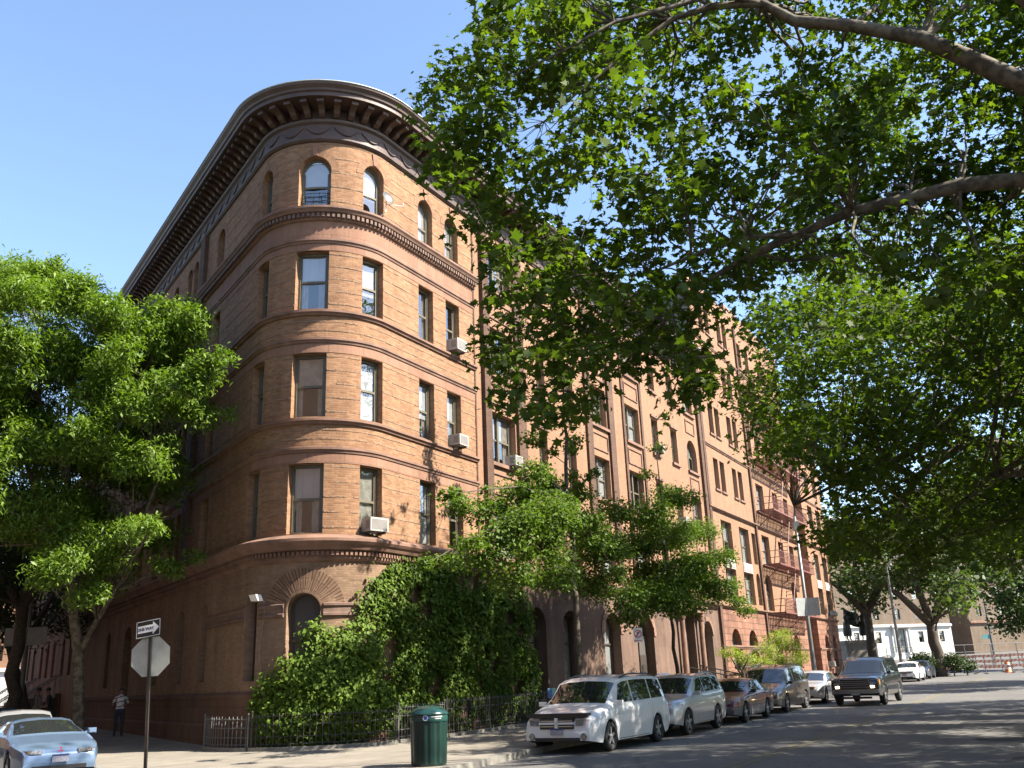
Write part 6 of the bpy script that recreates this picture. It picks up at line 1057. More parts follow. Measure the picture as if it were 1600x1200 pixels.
    g = MB(); g.box(-.03, .1, -C.W*.3, C.W*.3, .28, .36); g.build('air_intake', MAT['trim_black'], root)
    if plate:
        g = MB(); g.box(-.055, -.035, -.16, .16, .42, .57); pl = g.build('number_plate', MAT['plate'], root); g = MB(); g.box(-.057, -.055, -.16, .16, .535, .57); g.build('plate_band', MAT['plate_blue'], pl)
    for sd in (1, -1):
        g = MB(); g.box(C.L-.06, C.L+.015, min(sd*C.W*.32, sd*C.W*.44), max(sd*C.W*.32, sd*C.W*.44), .72, .92); g.build('tail_light', MAT['sign_red'], root)
    if extras: extras(root, C)
    x, y = pos; z = height(x, y)+.006
    slope = math.atan2(height(x+dirv[0]*C.L, y+dirv[1]*C.L)+.006-z, C.L)
    root.location = (x, y, z); root.rotation_euler = (0, -slope, math.atan2(dirv[1], dirv[0]))
    return root
def turn(d, deg): a = R(deg); return (d[0]*math.cos(a)-d[1]*math.sin(a), d[0]*math.sin(a)+d[1]*math.cos(a))
PK = 'cars parked along the right kerb'
def text(s, size, mat, parent, M_, name='lettering'):
    cu = bpy.data.curves.new(name, 'FONT'); cu.body = s; cu.size = size; cu.align_x = 'CENTER'; cu.align_y = 'CENTER'; cu.extrude = .001; cu.offset = size*.03
    o = bpy.data.objects.new(name, cu); COL.objects.link(o); dg = bpy.context.evaluated_depsgraph_get(); me = bpy.data.meshes.new_from_object(o.evaluated_get(dg)); me.transform(M_)
    bpy.data.objects.remove(o); me.materials.clear(); me.materials.append(MAT[mat]); q = bpy.data.objects.new(name, me); COL.objects.link(q)
    if parent: q.parent = parent; q.matrix_parent_inverse = parent.matrix_world.inverted()
    return q
def facing(c, xa, n):   # text plane: xa = reading direction, n = towards reader
    xa, n = Vector(xa).normalized(), Vector(n).normalized(); ya = n.cross(xa); m = Matrix((xa, ya, n)).transposed().to_4x4(); m.translation = c; return m
def van_x(root, C):
    g = MB(); g.box(.01, .1, -.78, .78, .80, .86); g.box(.06, .3, -.76, .76, .85, .89); g.build('bonnet_guard', MAT['trim_black'], root)
    g = MB(); g.box(-.05, -.02, -.04, .04, .55, .80); g.box(-.05, -.02, -.46, .46, .655, .70); g.build('grille_emblem', MAT['white_paint'], root)
    for sd in (1, -1):
        g = MB(); g.lathe([(0,-.02),(.07,-.02),(.085,0),(.085,.06)], (-.0, sd*.68, .38), 14, axis=(1,0,0)); g.build('fog_light', MAT['lamp_lens'], root)
    g = MB(); g.box(.95, 1.0, .12, .7, .98, .995); g.build('wiper', MAT['trim_black'], root)
VAN = Car(5.05, 1.95, [(0,.60),(.03,.72),(.1,.80),(.35,.90),(.95,1.04),(1.05,1.08),(1.75,1.60),(2.05,1.69),(2.8,1.735),(4.2,1.72),(4.65,1.66),(4.75,1.58),(4.98,1.0),(5.05,.75)], [(0,.7),(1,1.0),(4.7,1.07),(5.05,1.0)], (.95,3.98), .335, tumble=.80, nose=.86)
make_car('minivan', 'white minivan parked first in the row, with a dark bonnet guard', 'minivan', VAN, w1(-1.85, 6.55), D1, 'paint_white', (1.03,1.78), (1.9,4.6), (4.70,4.95), [(1.42,2.42,1.82,2.42),(2.5,3.62,2.5,3.62),(3.7,4.66,3.7,4.5)], None, PK, (.0,.75,.62,.50,.93,.34), grille=(.55,.79,.44,'trim_black'), rack=True, extras=van_x)
SUV = Car(4.6, 1.8, [(0,.66),(.03,.80),(.12,.90),(.4,.98),(1.15,1.08),(1.25,1.12),(1.95,1.56),(2.2,1.63),(2.8,1.665),(4.0,1.63),(4.3,1.55),(4.52,1.02),(4.6,.8)], [(0,.8),(1.1,1.04),(4.2,1.12),(4.6,1.05)], (.85,3.5), .345, ground=.27, tumble=.78, nose=.85)
make_car('suv', 'silver crossover with a roof rack parked behind the white minivan', 'suv', SUV, w1(3.6, 6.65), D1, 'paint_silver', (1.2,1.98), (2.1,4.2), (4.28,4.5), [(1.6,2.45,2.05,2.45),(2.53,3.4,2.53,3.35),(3.48,4.1,3.45,3.9)], None, PK, (.02,.88,.74,.42,.86,.26), grille=(.70,.84,.34,'trim_black'), rack=True)
SED = Car(4.75, 1.8, [(0,.56),(.03,.66),(.1,.74),(.5,.84),(1.3,.92),(1.4,.96),(2.1,1.30),(2.35,1.37),(2.8,1.39),(3.3,1.36),(3.5,1.30),(4.0,1.02),(4.1,.99),(4.65,.95),(4.75,.8)], [(0,.7),(1.3,.89),(4.0,.95),(4.75,.9)], (.95,3.6), .315, tumble=.74)
sd_w = [(1.75,2.6,2.2,2.6),(2.68,3.55,2.68,3.3)]
make_car('sedan', 'dark maroon sedan with grey lower panels between the silver crossover and taupe minivan', 'car', SED, w1(8.75, 6.75), D1, 'paint_maroon', (1.38,2.12), (2.3,3.4), (3.48,3.98), sd_w, 'paint_grey', PK, (.02,.73,.6,.42,.85,.24), grille=(.58,.7,.3,'trim_black'), lamp='lamp_lens')
make_car('minivan', 'dark taupe minivan parked between the maroon sedan and silver sedan', 'minivan', VAN, w1(14.3, 6.65), D1, 'paint_taupe', (1.03,1.78), (1.9,4.6), (4.70,4.95), [(1.42,2.42,1.82,2.42),(2.5,3.62,2.5,3.62),(3.7,4.66,3.7,4.5)], None, PK, (.0,.75,.62,.48,.93,.34), grille=(.55,.75,.4,'trim_black'), rack=True)
def oval(root, C):
    g = MB(); g.lathe([(0,-.02),(.05,-.02),(.05,.05)], (-.015, 0, .68), 14, axis=(1,0,0)); g.build('badge', MAT['blue'], root)
make_car('sedan', 'silver sedan parked ahead of the lamp post, left of the black suv', 'car', SED, w1(21.0, 6.75), D1, 'paint_silver', (1.38,2.12), (2.3,3.4), (3.48,3.98), sd_w, None, PK, (.02,.74,.6,.42,.85,.24), grille=(.58,.74,.42,'trim_black'), extras=oval)
def yuk(root, C):
    g = MB(); g.box(-.06, .12, -.93, .93, .48, .64); g.build('bumper', MAT['chrome'], root)
    g = MB()
    for z in (.74, 1.03): g.box(-.022, .03, -.58, .58, z-.02, z+.02)
    for y in (-.58, .56): g.box(-.022, .03, y, y+.03, .74, 1.03)
    g.build('grille_surround', MAT['chrome'], root)
    text('GMC', .17, 'sign_red', root, facing((-.026, 0, .885), (0,-1,0), (-1,0,0)), 'emblem')
    for sd in (1, -1):
        g = MB(); g.box(-.03, .02, min(sd*.62, sd*.76), max(sd*.62, sd*.76), .70, .775); g.build('running_light', MAT['lit_lamp'], root)
YUK = Car(5.3, 2.0, [(0,.66),(.02,1.0),(.1,1.10),(.5,1.16),(1.35,1.20),(1.45,1.24),(2.05,1.76),(2.3,1.85),(3,1.89),(4.8,1.87),(5.1,1.8),(5.24,1.2),(5.3,.9)], [(0,1.0),(1.35,1.16),(5.0,1.18),(5.3,1.1)], (.92,4.2), .39, ground=.36, tumble=.80, nose=.93)
make_car('suv', 'big black suv driving toward the camera with its front lights lit', 'suv', YUK, w1(18.9, 9.45), turn(D1, -1.5), 'paint_black', (1.42,2.08), (2.2,5.0), (5.1,5.24), [(1.8,2.75,2.15,2.75),(2.85,3.85,2.85,3.85),(3.95,4.95,3.95,4.9)], None, None, (-.0,1.02,.80,.62,.95,.1), grille=(.74,1.03,.56,'trim_black'), rack=True, extras=yuk)
def far(label, s, o, pm, C=SED, win=sd_w):
    a = C is SED
    make_car('sedan' if a else 'suv', label, 'car' if a else 'suv', C, w1(s, o), D1, pm, (1.38,2.12) if a else (1.2,1.98), (2.3,3.4), (3.48,3.98) if a else (4.28,4.5), win, None, 'parked cars beyond the black suv', (.02,.74,.6,.42,.85,.24) if a else (.02,.88,.74,.42,.86,.26), grille=(.58,.74,.4,'trim_black'))
far('white sedan parked beyond the black suv', 52, 6.7, 'paint_white')
far('dark blue sedan parked behind the far white sedan', 58.5, 6.7, 'paint_navy')
far('grey crossover between the far dark sedan and red car', 66, 6.7, 'paint_grey', SUV, [(1.6,2.45,2.05,2.45),(2.53,3.4,2.53,3.35),(3.48,4.1,3.45,3.9)])
far('small red car at the far end of the parked row', 78, 6.9, 'paint_red')
far('dark car parked beyond the red car near the forked plane', 88, 7.2, 'paint_navy')
# left street
COUPE = Car(4.4, 1.74, [(0,.50),(.03,.60),(.12,.68),(.5,.80),(1.35,.93),(1.42,.96),(2.25,1.23),(2.5,1.27),(2.9,1.265),(3.4,1.17),(4.0,1.0),(4.3,.95),(4.4,.8)], [(0,.62),(1.35,.88),(4.0,.95),(4.4,.9)], (.9,3.42), .31, ground=.2, tumble=.72, nose=.80)
def ecl(root, C):
    g = MB()
    for k in range(3):
        a = math.pi/2+2*math.pi*k/3; c = Vector((.015, .035*math.cos(a), .655+.035*math.sin(a))); d = Vector((0, math.cos(a), math.sin(a)))*.034; e = Vector((0, -math.sin(a), math.cos(a)))*.018
        g.face([c-d, c-e, c+d, c+e])
    g.build('badge', MAT['sign_red'], root)
    g = MB(); C.patch(g, lambda u, w: (.13+.006*u, abs(w*2-1)*3, 1 if w > .5 else -1), 1, 12, .003); g.build('bonnet_seam', MAT['trim_black'], root)
make_car('coupe', 'pale blue coupe parked at the left corner facing the camera', 'car', COUPE, w2(-5.0, 5.35), turn(D2, 2), 'paint_blue', (1.4,2.28), (2.4,3.0), (2.95,3.9), [(1.85,2.95,2.3,2.8)], None, 'cars parked in the left street', (.02,.66,.585,.40,.90,.36), extras=ecl)
make_car('sedan', 'silver sedan parked behind the pale blue coupe', 'car', SED, w2(.3, 5.15), D2, 'paint_silver', (1.38,2.12), (2.3,3.4), (3.48,3.98), sd_w, None, 'cars parked in the left street', (.02,.74,.6,.42,.85,.24), grille=(.58,.7,.4,'trim_black'))
make_car('sedan', 'dark car in the shade behind the silver sedan in the left street', 'car', SED, w2(6.2, 5.2), D2, 'paint_navy', (1.38,2.12), (2.3,3.4), (3.48,3.98), sd_w, None, 'cars parked in the left street', (.02,.74,.6,.42,.85,.24), grille=(.58,.7,.4,'trim_black'))
# ================================================================== street furniture
x, y = -1.93, 19.75; z = .15
t = empty('litter_bin', (x,y,z), 'green ribbed litter bin with domed lid on the pavement corner', 'bin')
mb = MB(); n = 96
prof = [(.335,.0),(.345,.03),(.355,.05),(.375,.80),(.378,.83)]
for i in range(len(prof)-1):
    for k in range(n):
        def rr(r, k): return r*(1-.035*(1 if (k % 8) in (0, 1) else .5 if (k % 8) in (2, 7) else 0)) if r > .35 else r
        P = []
        for rz, kk in ((prof[i], k), (prof[i], k+1), (prof[i+1], k+1), (prof[i+1], k)):
            w = 2*math.pi*kk/n; r = rr(rz[0], kk); P.append((x+r*math.cos(w), y+r*math.sin(w), z+rz[1]))
        mb.face(P)
mb.build('bin_body', MAT['bin_green'], t)
mb = MB(); mb.lathe([(.382,.82),(.385,.84),(.385,.945),(.38,.95)], (x,y,z), 40); bd = mb.build('bin_band', MAT['bin_dome'], t, smooth=True)
mb = MB(); mb.lathe([(.375,.945),(.40,.95),(.40,.965),(.37,1.0),(.30,1.06),(.2,1.10),(.1,1.118),(0,1.122)], (x,y,z), 40); mb.build('bin_lid', MAT['bin_dome'], t, smooth=True)
def on_bin(a0, a1, z0, z1, mat, nm, r=.389):
    mb = MB()
    for i in range(6):
        b0, b1 = lerp(a0, a1, i/6), lerp(a0, a1, (i+1)/6)
        mb.face([(x+r*math.sin(b), y-r*math.cos(b), z+q) for b, q in ((b0,z0),(b1,z0),(b1,z1),(b0,z1))])
    return mb.build(nm, MAT[mat], bd)
mb = MB(); a = R(-4); mb.lathe([(0,.0),(.04,.0)], (x+.389*math.sin(a), y-.389*math.cos(a), z+.895), 16, axis=(math.sin(a), -math.cos(a), 0)); mb.build('round_emblem', MAT['blue'], bd)
mb = MB(); mb.lathe([(.04,.0),(.052,.0)], (x+.3895*math.sin(a), y-.3895*math.cos(a), z+.895), 16, axis=(math.sin(a), -math.cos(a), 0)); mb.build('emblem_ring', MAT['sign_white'], bd)
for z0, a0, a1 in ((.905,14,46),(.87,24,42)):
    k = a0
    while k < a1: on_bin(R(k), R(k+random.uniform(1.5,3)), z0, z0+.018, 'sign_white', 'marking'); k += 3.5
# stop sign seen from behind with a one way sign
x, y = -7.53, 19.4
t = empty('street_sign', (x,y,.15), 'stop sign seen from behind under a one way sign on a dark post', 'sign')
mb = MB(); 
for sx in (-1, 1): mb.obox((x+sx*.022, y, 1.62), (.004,0,0), (0,.03,0), (0,0,1.5))
mb.obox((x, y+.028, 1.62), (.026,0,0), (0,.003,0), (0,0,1.5))
mb.obox((x, y-.005, 1.62), (.02,0,0), (0,.02,0), (0,0,1.5)); po = mb.build('post', MAT['pole_dark'], t)
mb = MB()
for k in range(40): mb.obox((x+.008, y-.0265, .3+.05*k), (.005,0,0), (0,.001,0), (0,0,.012))
mb.build('post_holes', MAT['iron_grey'], po)
mb = MB(); r = .385; P = [(x+r*math.cos(R(22.5+45*k))/math.cos(R(22.5)), y+.045, 2.42+r*math.sin(R(22.5+45*k))/math.cos(R(22.5))) for k in range(8)]
Q = [(p[0], p[1]+.006, p[2]) for p in P]; mb.face(P); mb.face(Q[::-1], None, 1)
for k in range(8): mb.face([P[k], P[(k+1) % 8], Q[(k+1) % 8], Q[k]])
mb.build('stop_sign', [MAT['sign_back'], MAT['sign_red']], t)
d = Vector((math.cos(R(-8)), math.sin(R(-8)), 0)); nn = Vector((math.sin(R(-8)), -math.cos(R(-8)), 0)); upv = (Vector((0,0,1))+d*.12).normalized(); d2_ = (d+Vector((0,0,.10))).normalized()
c = Vector((x-.03, y-.05, 2.965)); mb = MB(); mb.obox(c, d2_*.265, nn*.004, Vector((0,0,1))*.17); ow = mb.build('one_way_sign', MAT['sign_black'], t)
mb = MB()
for u0, u1, v0, v1 in ((-.255,.255,.15,.16),(-.255,.255,-.16,-.15),(-.255,-.245,-.16,.16),(.245,.255,-.16,.16)): 
    mb.face([c+nn*.006+d2_*u+Vector((0,0,v)) for u, v in ((u0,v0),(u1,v0),(u1,v1),(u0,v1))])
mb.face([c+nn*.006+d2_*u+Vector((0,0,v)) for u, v in ((-.225,-.07),(.1,-.07),(.1,.07),(-.225,.07))]); mb.face([c+nn*.006+d2_*u+Vector((0,0,v)) for u, v in ((.1,-.125),(.235,0),(.1,.125))])
mb.build('arrow', MAT['sign_white'], ow); text('ONE WAY', .078, 'sign_black', ow, facing(c+nn*.008+d2_*-.06, d2_, nn))
t.matrix_world = Matrix.Translation((-7.53+.115, 19.4, .15)) @ Matrix.Rotation(-R(2.3), 4, 'Y')
# railings
def railing(lab, u0, u1, o, h, group='iron railings round the building', mat='iron', post=2.4, kerbm='kerb_stone'):
    t = empty('railing', K.p((u0+u1)/2, .15, o), lab, 'railing', group)
    hz = lambda u: height(*K.p(u, 0, o)[:2])+.15
    us = rng(u0, u1, max(2, int((u1-u0)/.25)))
    mb = MB()
    for q in (.16, .34, h-.22, h): mb.tube([K.p(u, hz(u)+q, o) for u in us], .012, 4)
    mb.build('rails', MAT[mat], t)
    mb = MB(); u = u0
    while u < u1:
        z = hz(u); mb.tube([K.p(u, z+.1, o), K.p(u, z+h+.02, o)], .012, 4, cap=False); mb.tube([K.p(u, z+h+.02, o), K.p(u, z+h+.09, o)], [.018,.002], 4, cap=False); u += .125
    mb.build('pickets', MAT[mat], t)
    u = u0+.02
    while u < u1+.01:
        z = hz(u); mb = MB(); mb.tube([K.p(u, z-.02, o), K.p(u, z+h+.1, o)], .022, 6); mb.lathe([(.03,0),(.035,.03),(0,.06)], K.p(u, z+h+.1, o), 8); mb.build('post', MAT[mat], t); u += (u1-u0-.04)/max(1, round((u1-u0)/post))
    mb = MB()
    for a, b in zip(us[:-1], us[1:]):
        for (oa, ob) in ((o-.1, o+.1),):
            P = [K.p(a, 0, ob), K.p(b, 0, ob), K.p(b, 0, oa), K.p(a, 0, oa)]; za, zb_ = hz(a)+.09, hz(b)+.09
            mb.face([(*P[0][:2], za), (*P[1][:2], zb_), (*P[2][:2], zb_), (*P[3][:2], za)]); mb.face([(*P[0][:2], za-.1), (*P[1][:2], zb_-.1), (*P[1][:2], zb_), (*P[0][:2], za)])
    mb.build('kerbstone', MAT[kerbm], t)
railing('curved grey iron railing round the left side of the tower', -2.9, -.95, .75, .80, mat='iron_grey')
railing('dark iron railing in front of the bright ivy mound', -.9, 2.3, .75, .86)
railing('grey iron railing right of the ivy mound, ending behind the litter bin', 2.35, 4.6, .75, .92, mat='iron_grey')
railing('long dark iron railing below the ivy curtain, behind the white minivan', 4.7, 14.5, .75, 1.0)
railing('dark iron railing before the arched doors', 15.0, 26.5, .9, 1.0)
# flood light and cable on the tower
a = K.p(-1.33, 4.18, 0); t = empty('flood_light', a, 'small white flood light on the tower wall with a cable hanging below', 'light')
mb = MB(); b = Vector(K.p(-1.33, 4.18, .22)); nn = (b-Vector(a)).normalized(); sx = nn.cross(Vector((0,0,1)))
mb.obox(b+nn*.06-sx*.07, sx*.14, nn*.1, Vector((0,0,.085))+nn*.05); mb.build('lamp_head', MAT['white_paint'], t)
mb = MB(); mb.obox(Vector(a)+nn*.04+sx*.12, sx*.06, nn*.05, Vector((0,0,.06))); mb.tube([Vector(a)+nn*.05+sx*.1, b], .02, 6); mb.build('bracket', MAT['sign_back'], t)
mb = MB(); mb.tube([K.p(-1.2+.05*math.sin(i*1.1)-.05*i/8, 4.12-3.1*i/10, .04 if i < 9 else .18) for i in range(11)], .011, 5); mb.build('cable', MAT['concrete'], t)
# air conditioners
def ac(lab, fr, u, z, w=.56, h=.38, o0=-.1, o1=.38):
    t = empty('air_conditioner', fr.p(u, z, 0), lab, 'air conditioner', 'window air conditioners')
    mb = MB(); mb.fbox(fr, u-w/2, u+w/2, z, z+h, o0, o1); cs = mb.build('case', MAT['ac_white'], t)
    mb = MB(); mb.fbox(fr, u-w/2+.05, u+w/2-.05, z+.05, z+h-.05, o1, o1+.006); mb.build('grille', MAT['ac_grille'], cs)
    mb = MB()
    for k in range(4):
        o = o1-.26+.05*k; 
        mb.face([fr.p(u-w/2-.003, z+.07, o), fr.p(u-w/2-.003, z+.07, o+.03), fr.p(u-w/2-.003, z+h-.07, o+.03), fr.p(u-w/2-.003, z+h-.07, o)])
    mb.build('louvres', MAT['ac_grille'], cs)
    mb = MB(); mb.fbox(fr, u-w/2+.06, u-w/2+.1, z-.06, z, .0, o1-.05); mb.fbox(fr, u+w/2-.1, u+w/2-.06, z-.06, z, .0, o1-.05); mb.build('support', MAT['iron_grey'], t)
ac('dirty air conditioner in the lowest window right of the tower bay, above the dentil cornice', K, 2.05, 6.02, .6, .40)
ac('white air conditioner two windows right of the tower on the third floor', K, 6.6, 9.52)
ac('air conditioner with a round fan grille in the fourth floor window', K, 6.6, 13.02, .6, .42)
ac('white air conditioner in the double window beside the dark pilaster', F1, 7.95, 9.48)
ac('white air conditioner halfway along the middle building', F1, 23.8, 13.0)
ac('white air conditioner behind the ginkgo arm', F1, 26.8, 9.5)
ac('air conditioner at the outer corner of the end pavilion', F4, 60.1, 5.82, .8)
ac('small air conditioner in the end pavilion ground floor arch', F4, 56.65, 1.78, .7)
# satellite dish at the top floor window
p = K.p(2.42, 17.0, .12); t = empty('satellite_dish', p, 'small grey satellite dish at a top floor arched window', 'dish')
mb = MB(); mb.lathe([(0,0),(.1,.015),(.2,.05),(.24,.08)], K.p(2.3, 17.15, .3), 18, axis=(.75,-.6,.3)); mb.build('dish', MAT['iron_grey'], t, smooth=True)
mb = MB(); mb.tube([K.p(2.3,16.6,.0), K.p(2.3,16.7,.25), K.p(2.3,17.15,.28)], .018, 6); mb.tube([K.p(2.3,16.95,.3), K.p(2.75,17.0,.6), K.p(2.75,17.12,.62)], .012, 5); mb.build('arm', MAT['sign_white'], t)
# poles and signs
def sign_panels(t, x, y, z, w, h, a=35, mat='sign_white'):
    for sd in (-1, 1):
        d = Vector((math.cos(R(a*-sd*.5)), math.sin(R(a*-sd*.5)), 0)); n = Vector((-d.y, d.x, 0)); c = Vector((x, y-.09, z))+d*sd*(w/2+.03)
        mb = MB(); mb.obox(c, d*w/2, n*.006, Vector((0,0,h/2))); mb.build('sign_panel', MAT['panel_grey'], t)
x, y = w1(30.5, 5.3); z = height(x, y)+.15
t = empty('street_lamp', (x,y,z), 'grey street lamp with a curved arm and two blank sign backs', 'street lamp')
mb = MB(); mb.tube([(x,y,z),(x,y,z+.5),(x,y,z+3),(x,y,z+9.4)], [.17,.13,.11,.075], 10)
mb.build('pole', MAT['iron_grey'], t, smooth=True)
mb = MB(); P = [(x+N1[0]*o, y+N1[1]*o, z+h) for o, h in ((0,9.3),(.12,10.2),(.5,11.0),(1.2,11.6),(2.1,11.9))]; mb.tube(P, [.065,.06,.055,.05,.045], 8); mb.build('arm', MAT['iron_grey'], t, smooth=True)
mb = MB(); mb.lathe([(0,-.05),(.12,-.06),(.16,0),(.1,.1),(0,.13)], (P[-1][0]+N1[0]*.25, P[-1][1]+N1[1]*.25, P[-1][2]), 12); mb.build('lamp_head', MAT['iron_grey'], t, smooth=True)
mb = MB(); mb.box(x-.15, x+.15, y-.2, y+.1, z+8.6, z+9.1); mb.build('junction_box', MAT['iron_grey'], t)
sign_panels(t, x, y, z+4.45, .66, .95, 50)
x, y = w2(16.8, 3.5); z = height(x, y)+.15
t = empty('street_sign', (x,y,z), 'pair of pale sign backs on a tall pole in the left street', 'sign')
mb = MB(); mb.tube([(x,y,z),(x,y,z+7.5)], [.1,.07], 8); mb.build('pole', MAT['iron_grey'], t); sign_panels(t, x, y, 4.15, .85, .72, 10)
x, y = .3885*75.5, 75.5; z = height(x, y)+.1
t = empty('street_lamp', (x,y,z), 'tall plain lamp pole beyond the statue, right of the straight trunk', 'street lamp')
mb = MB(); mb.tube([(x,y,z),(x,y,z+8.5)], [.15,.09], 8); mb.build('pole', MAT['iron_grey'], t)
mb = MB(); mb.tube([(x,y,z+8.4),(x+.5,y,z+9.2),(x+1.8,y,z+9.5)], [.08,.06,.05], 6); mb.build('arm', MAT['iron_grey'], t)
y = 31.3; x = .1205*y; z = height(x, y)+.15
t = empty('street_sign', (x,y,z), 'small no parking sign on a thin post between the ginkgos', 'sign')
mb = MB(); mb.tube([(x,y,z),(x,y,3.2)], .025, 6); mb.build('post', MAT['pole_dark'], t)
mb = MB(); mb.obox((x,y-.04,2.93), (.15,0,0), (0,.003,0), (0,0,.225)); pn = mb.build('sign_panel', MAT['sign_white'], t)
mb = MB(); 
for k in range(24):
    a, b = 2*math.pi*k/24, 2*math.pi*(k+1)/24
    mb.face([(x+r*math.cos(w), y-.045, 2.97+r*math.sin(w)) for w, r in ((a,.095),(b,.095),(b,.125),(a,.125))])
mb.obox((x,y-.0455,2.97), Vector((.075,0,.075)), (0,.0005,0), Vector((-.01,0,.01))); mb.obox((x,y-.045,2.76), (.11,0,0), (0,.0005,0), (0,0,.012)); mb.build('ring', MAT['sign_red'], pn)
text('P', .17, 'sign_black', pn, facing((x,y-.044,2.97), (1,0,0), (0,-1,0)))
mb = MB(); p = F1.p(8.35, 2.97, .03); t = empty('notice_board', p, 'narrow white notice on the brownstone pier beside the ivy', 'sign')
mb.fbox(F1, 8.15, 8.5, 2.55, 3.4, 0, .03); nb = mb.build('board', MAT['barricade_white'], t)
mb = MB()
for k in range(6): mb.fbox(F1, 8.19, 8.44-.03*(k % 3), 2.65+.11*k, 2.69+.11*k, .03, .033)
mb.build('markings', MAT['iron_grey'], nb)
y = 34.6; x = .0283*y; p = Vector((x, y, 1.2)); t = empty('poster', p, 'small blue and green notice hung on the dark railing', 'sign')
d = Vector((D1[0], D1[1], 0)); n = Vector((N1[0], N1[1], 0)); mb = MB(); mb.obox(p, d*.3, n*.01, Vector((0,0,.16))); pp = mb.build('board', MAT['teal_sign'], t)
mb = MB(); mb.obox(p+d*-.14+n*.012, d*.14, n*.001, Vector((0,0,.13))); mb.build('blue_panel', MAT['blue'], pp)
# traffic mast
y = 118; x = .4845*y; z = height(x, y); 
t = empty('traffic_mast', (x,y,z), 'grey traffic signal mast with a long curved arm above the barricades', 'signal mast')
mb = MB(); mb.tube([(x,y,z),(x,y,7.6),(x,y,9.6)], [.16,.12,.09], 8); mb.build('pole', MAT['iron_grey'], t)
mb = MB(); mb.tube([(x,y,5.4),(x+1.5,y,6.0),(x+4,y,6.6),(x+8,y,6.8)], [.1,.09,.08,.07], 6); mb.tube([(x,y,6.9),(x+7,y,6.95)], .03, 5); mb.build('arm', MAT['iron_grey'], t)
mb = MB(); mb.box(x-1.0, x-.1, y-.05, y+.05, 4.3, 4.8); mb.build('street_name_plate', MAT['teal_sign'], t)
# barricades
def barricade():
    t = empty('barricade', (0,0,0), 'striped three board road barricade', 'barricade', 'road barricades')
    mb = MB()
    for sx in (-1.1, 1.1):
        mb.obox((sx,0,.8), (.03,0,0), (0,.03,0), (0,0,.8)); mb.obox((sx,0,.05), (.04,0,0), (0,.45,0), (0,0,.03))
    mb.build('frame', MAT['barricade_white'], t)
    for z in (.55, 1.0, 1.45):
        mb = MB(); mb.obox((0,-.04,z), (1.3,0,0), (0,.012,0), (0,0,.11)); b = mb.build('board', MAT['barricade_white'], t)
        mb = MB()
        for k in range(7):
            u = -1.25+.37*k; mb.face([(u,-.056,z-.105),(u+.18,-.056,z-.105),(u+.3,-.056,z+.105),(u+.12,-.056,z+.105)])
        mb.build('stripes', MAT['barricade_red'], b)
    return t
proto = barricade(); spots = []
for k in range(5): spots.append((37.9+2.75*k, 84.5-1.0*k, .05*k-.1))
for k in range(6): spots.append((39.2+2.7*k, 88.5-.8*k, -.12+.06*(k % 3)))
ords = ['leftmost', 'second from left', 'third from left', 'fourth from left', 'fifth from left', 'sixth from left']
for i, (x, y, a) in enumerate(spots):
    o = proto if i == 0 else copy_tree(proto); o.location = (x, y, height(x, y)+.006); o.rotation_euler = (0, 0, a)
    row, k = ('front', i) if i < 5 else ('middle', i-5) if i < 11 else ('back', i-11)
    o['label'] = 'red and white striped barricade, %s in the %s row' % (ords[k], row)
for i, (x, y) in enumerate(((42.1,84.9),(47.2,87.6))):
    t = empty('traffic_barrel', (x,y,height(x,y)), ('orange traffic barrel among the left barricades','orange traffic barrel among the right barricades')[i], 'barrel', 'traffic barrels')
    mb = MB(); mb.lathe([(.32,0),(.3,.08),(.26,.1),(.24,.5),(.2,.95),(.08,1.0),(0,1.0)], (x,y,height(x,y)), 14); mb.build('barrel', MAT['orange_plastic'], t, smooth=True)
    mb = MB(); mb.lathe([(.255,.3),(.25,.42)], (x,y,height(x,y)), 14); mb.lathe([(.235,.6),(.228,.72)], (x,y,height(x,y)), 14); mb.build('reflective_band', MAT['sign_white'], t)
t = empty('chain_fence', (60,112,height(60,112)), 'long grey mesh fence behind the barricades', 'fence')
mb = MB()
for k in range(14): mb.tube([(42+3*k,112,1),(42+3*k,112,3.6)], .05, 5)
for zz in (1.4, 2.0, 2.8, 3.6): mb.tube([(42,112,zz),(81,112,zz)], .03, 4)
mb.build('fence_frame', MAT['iron_grey'], t)
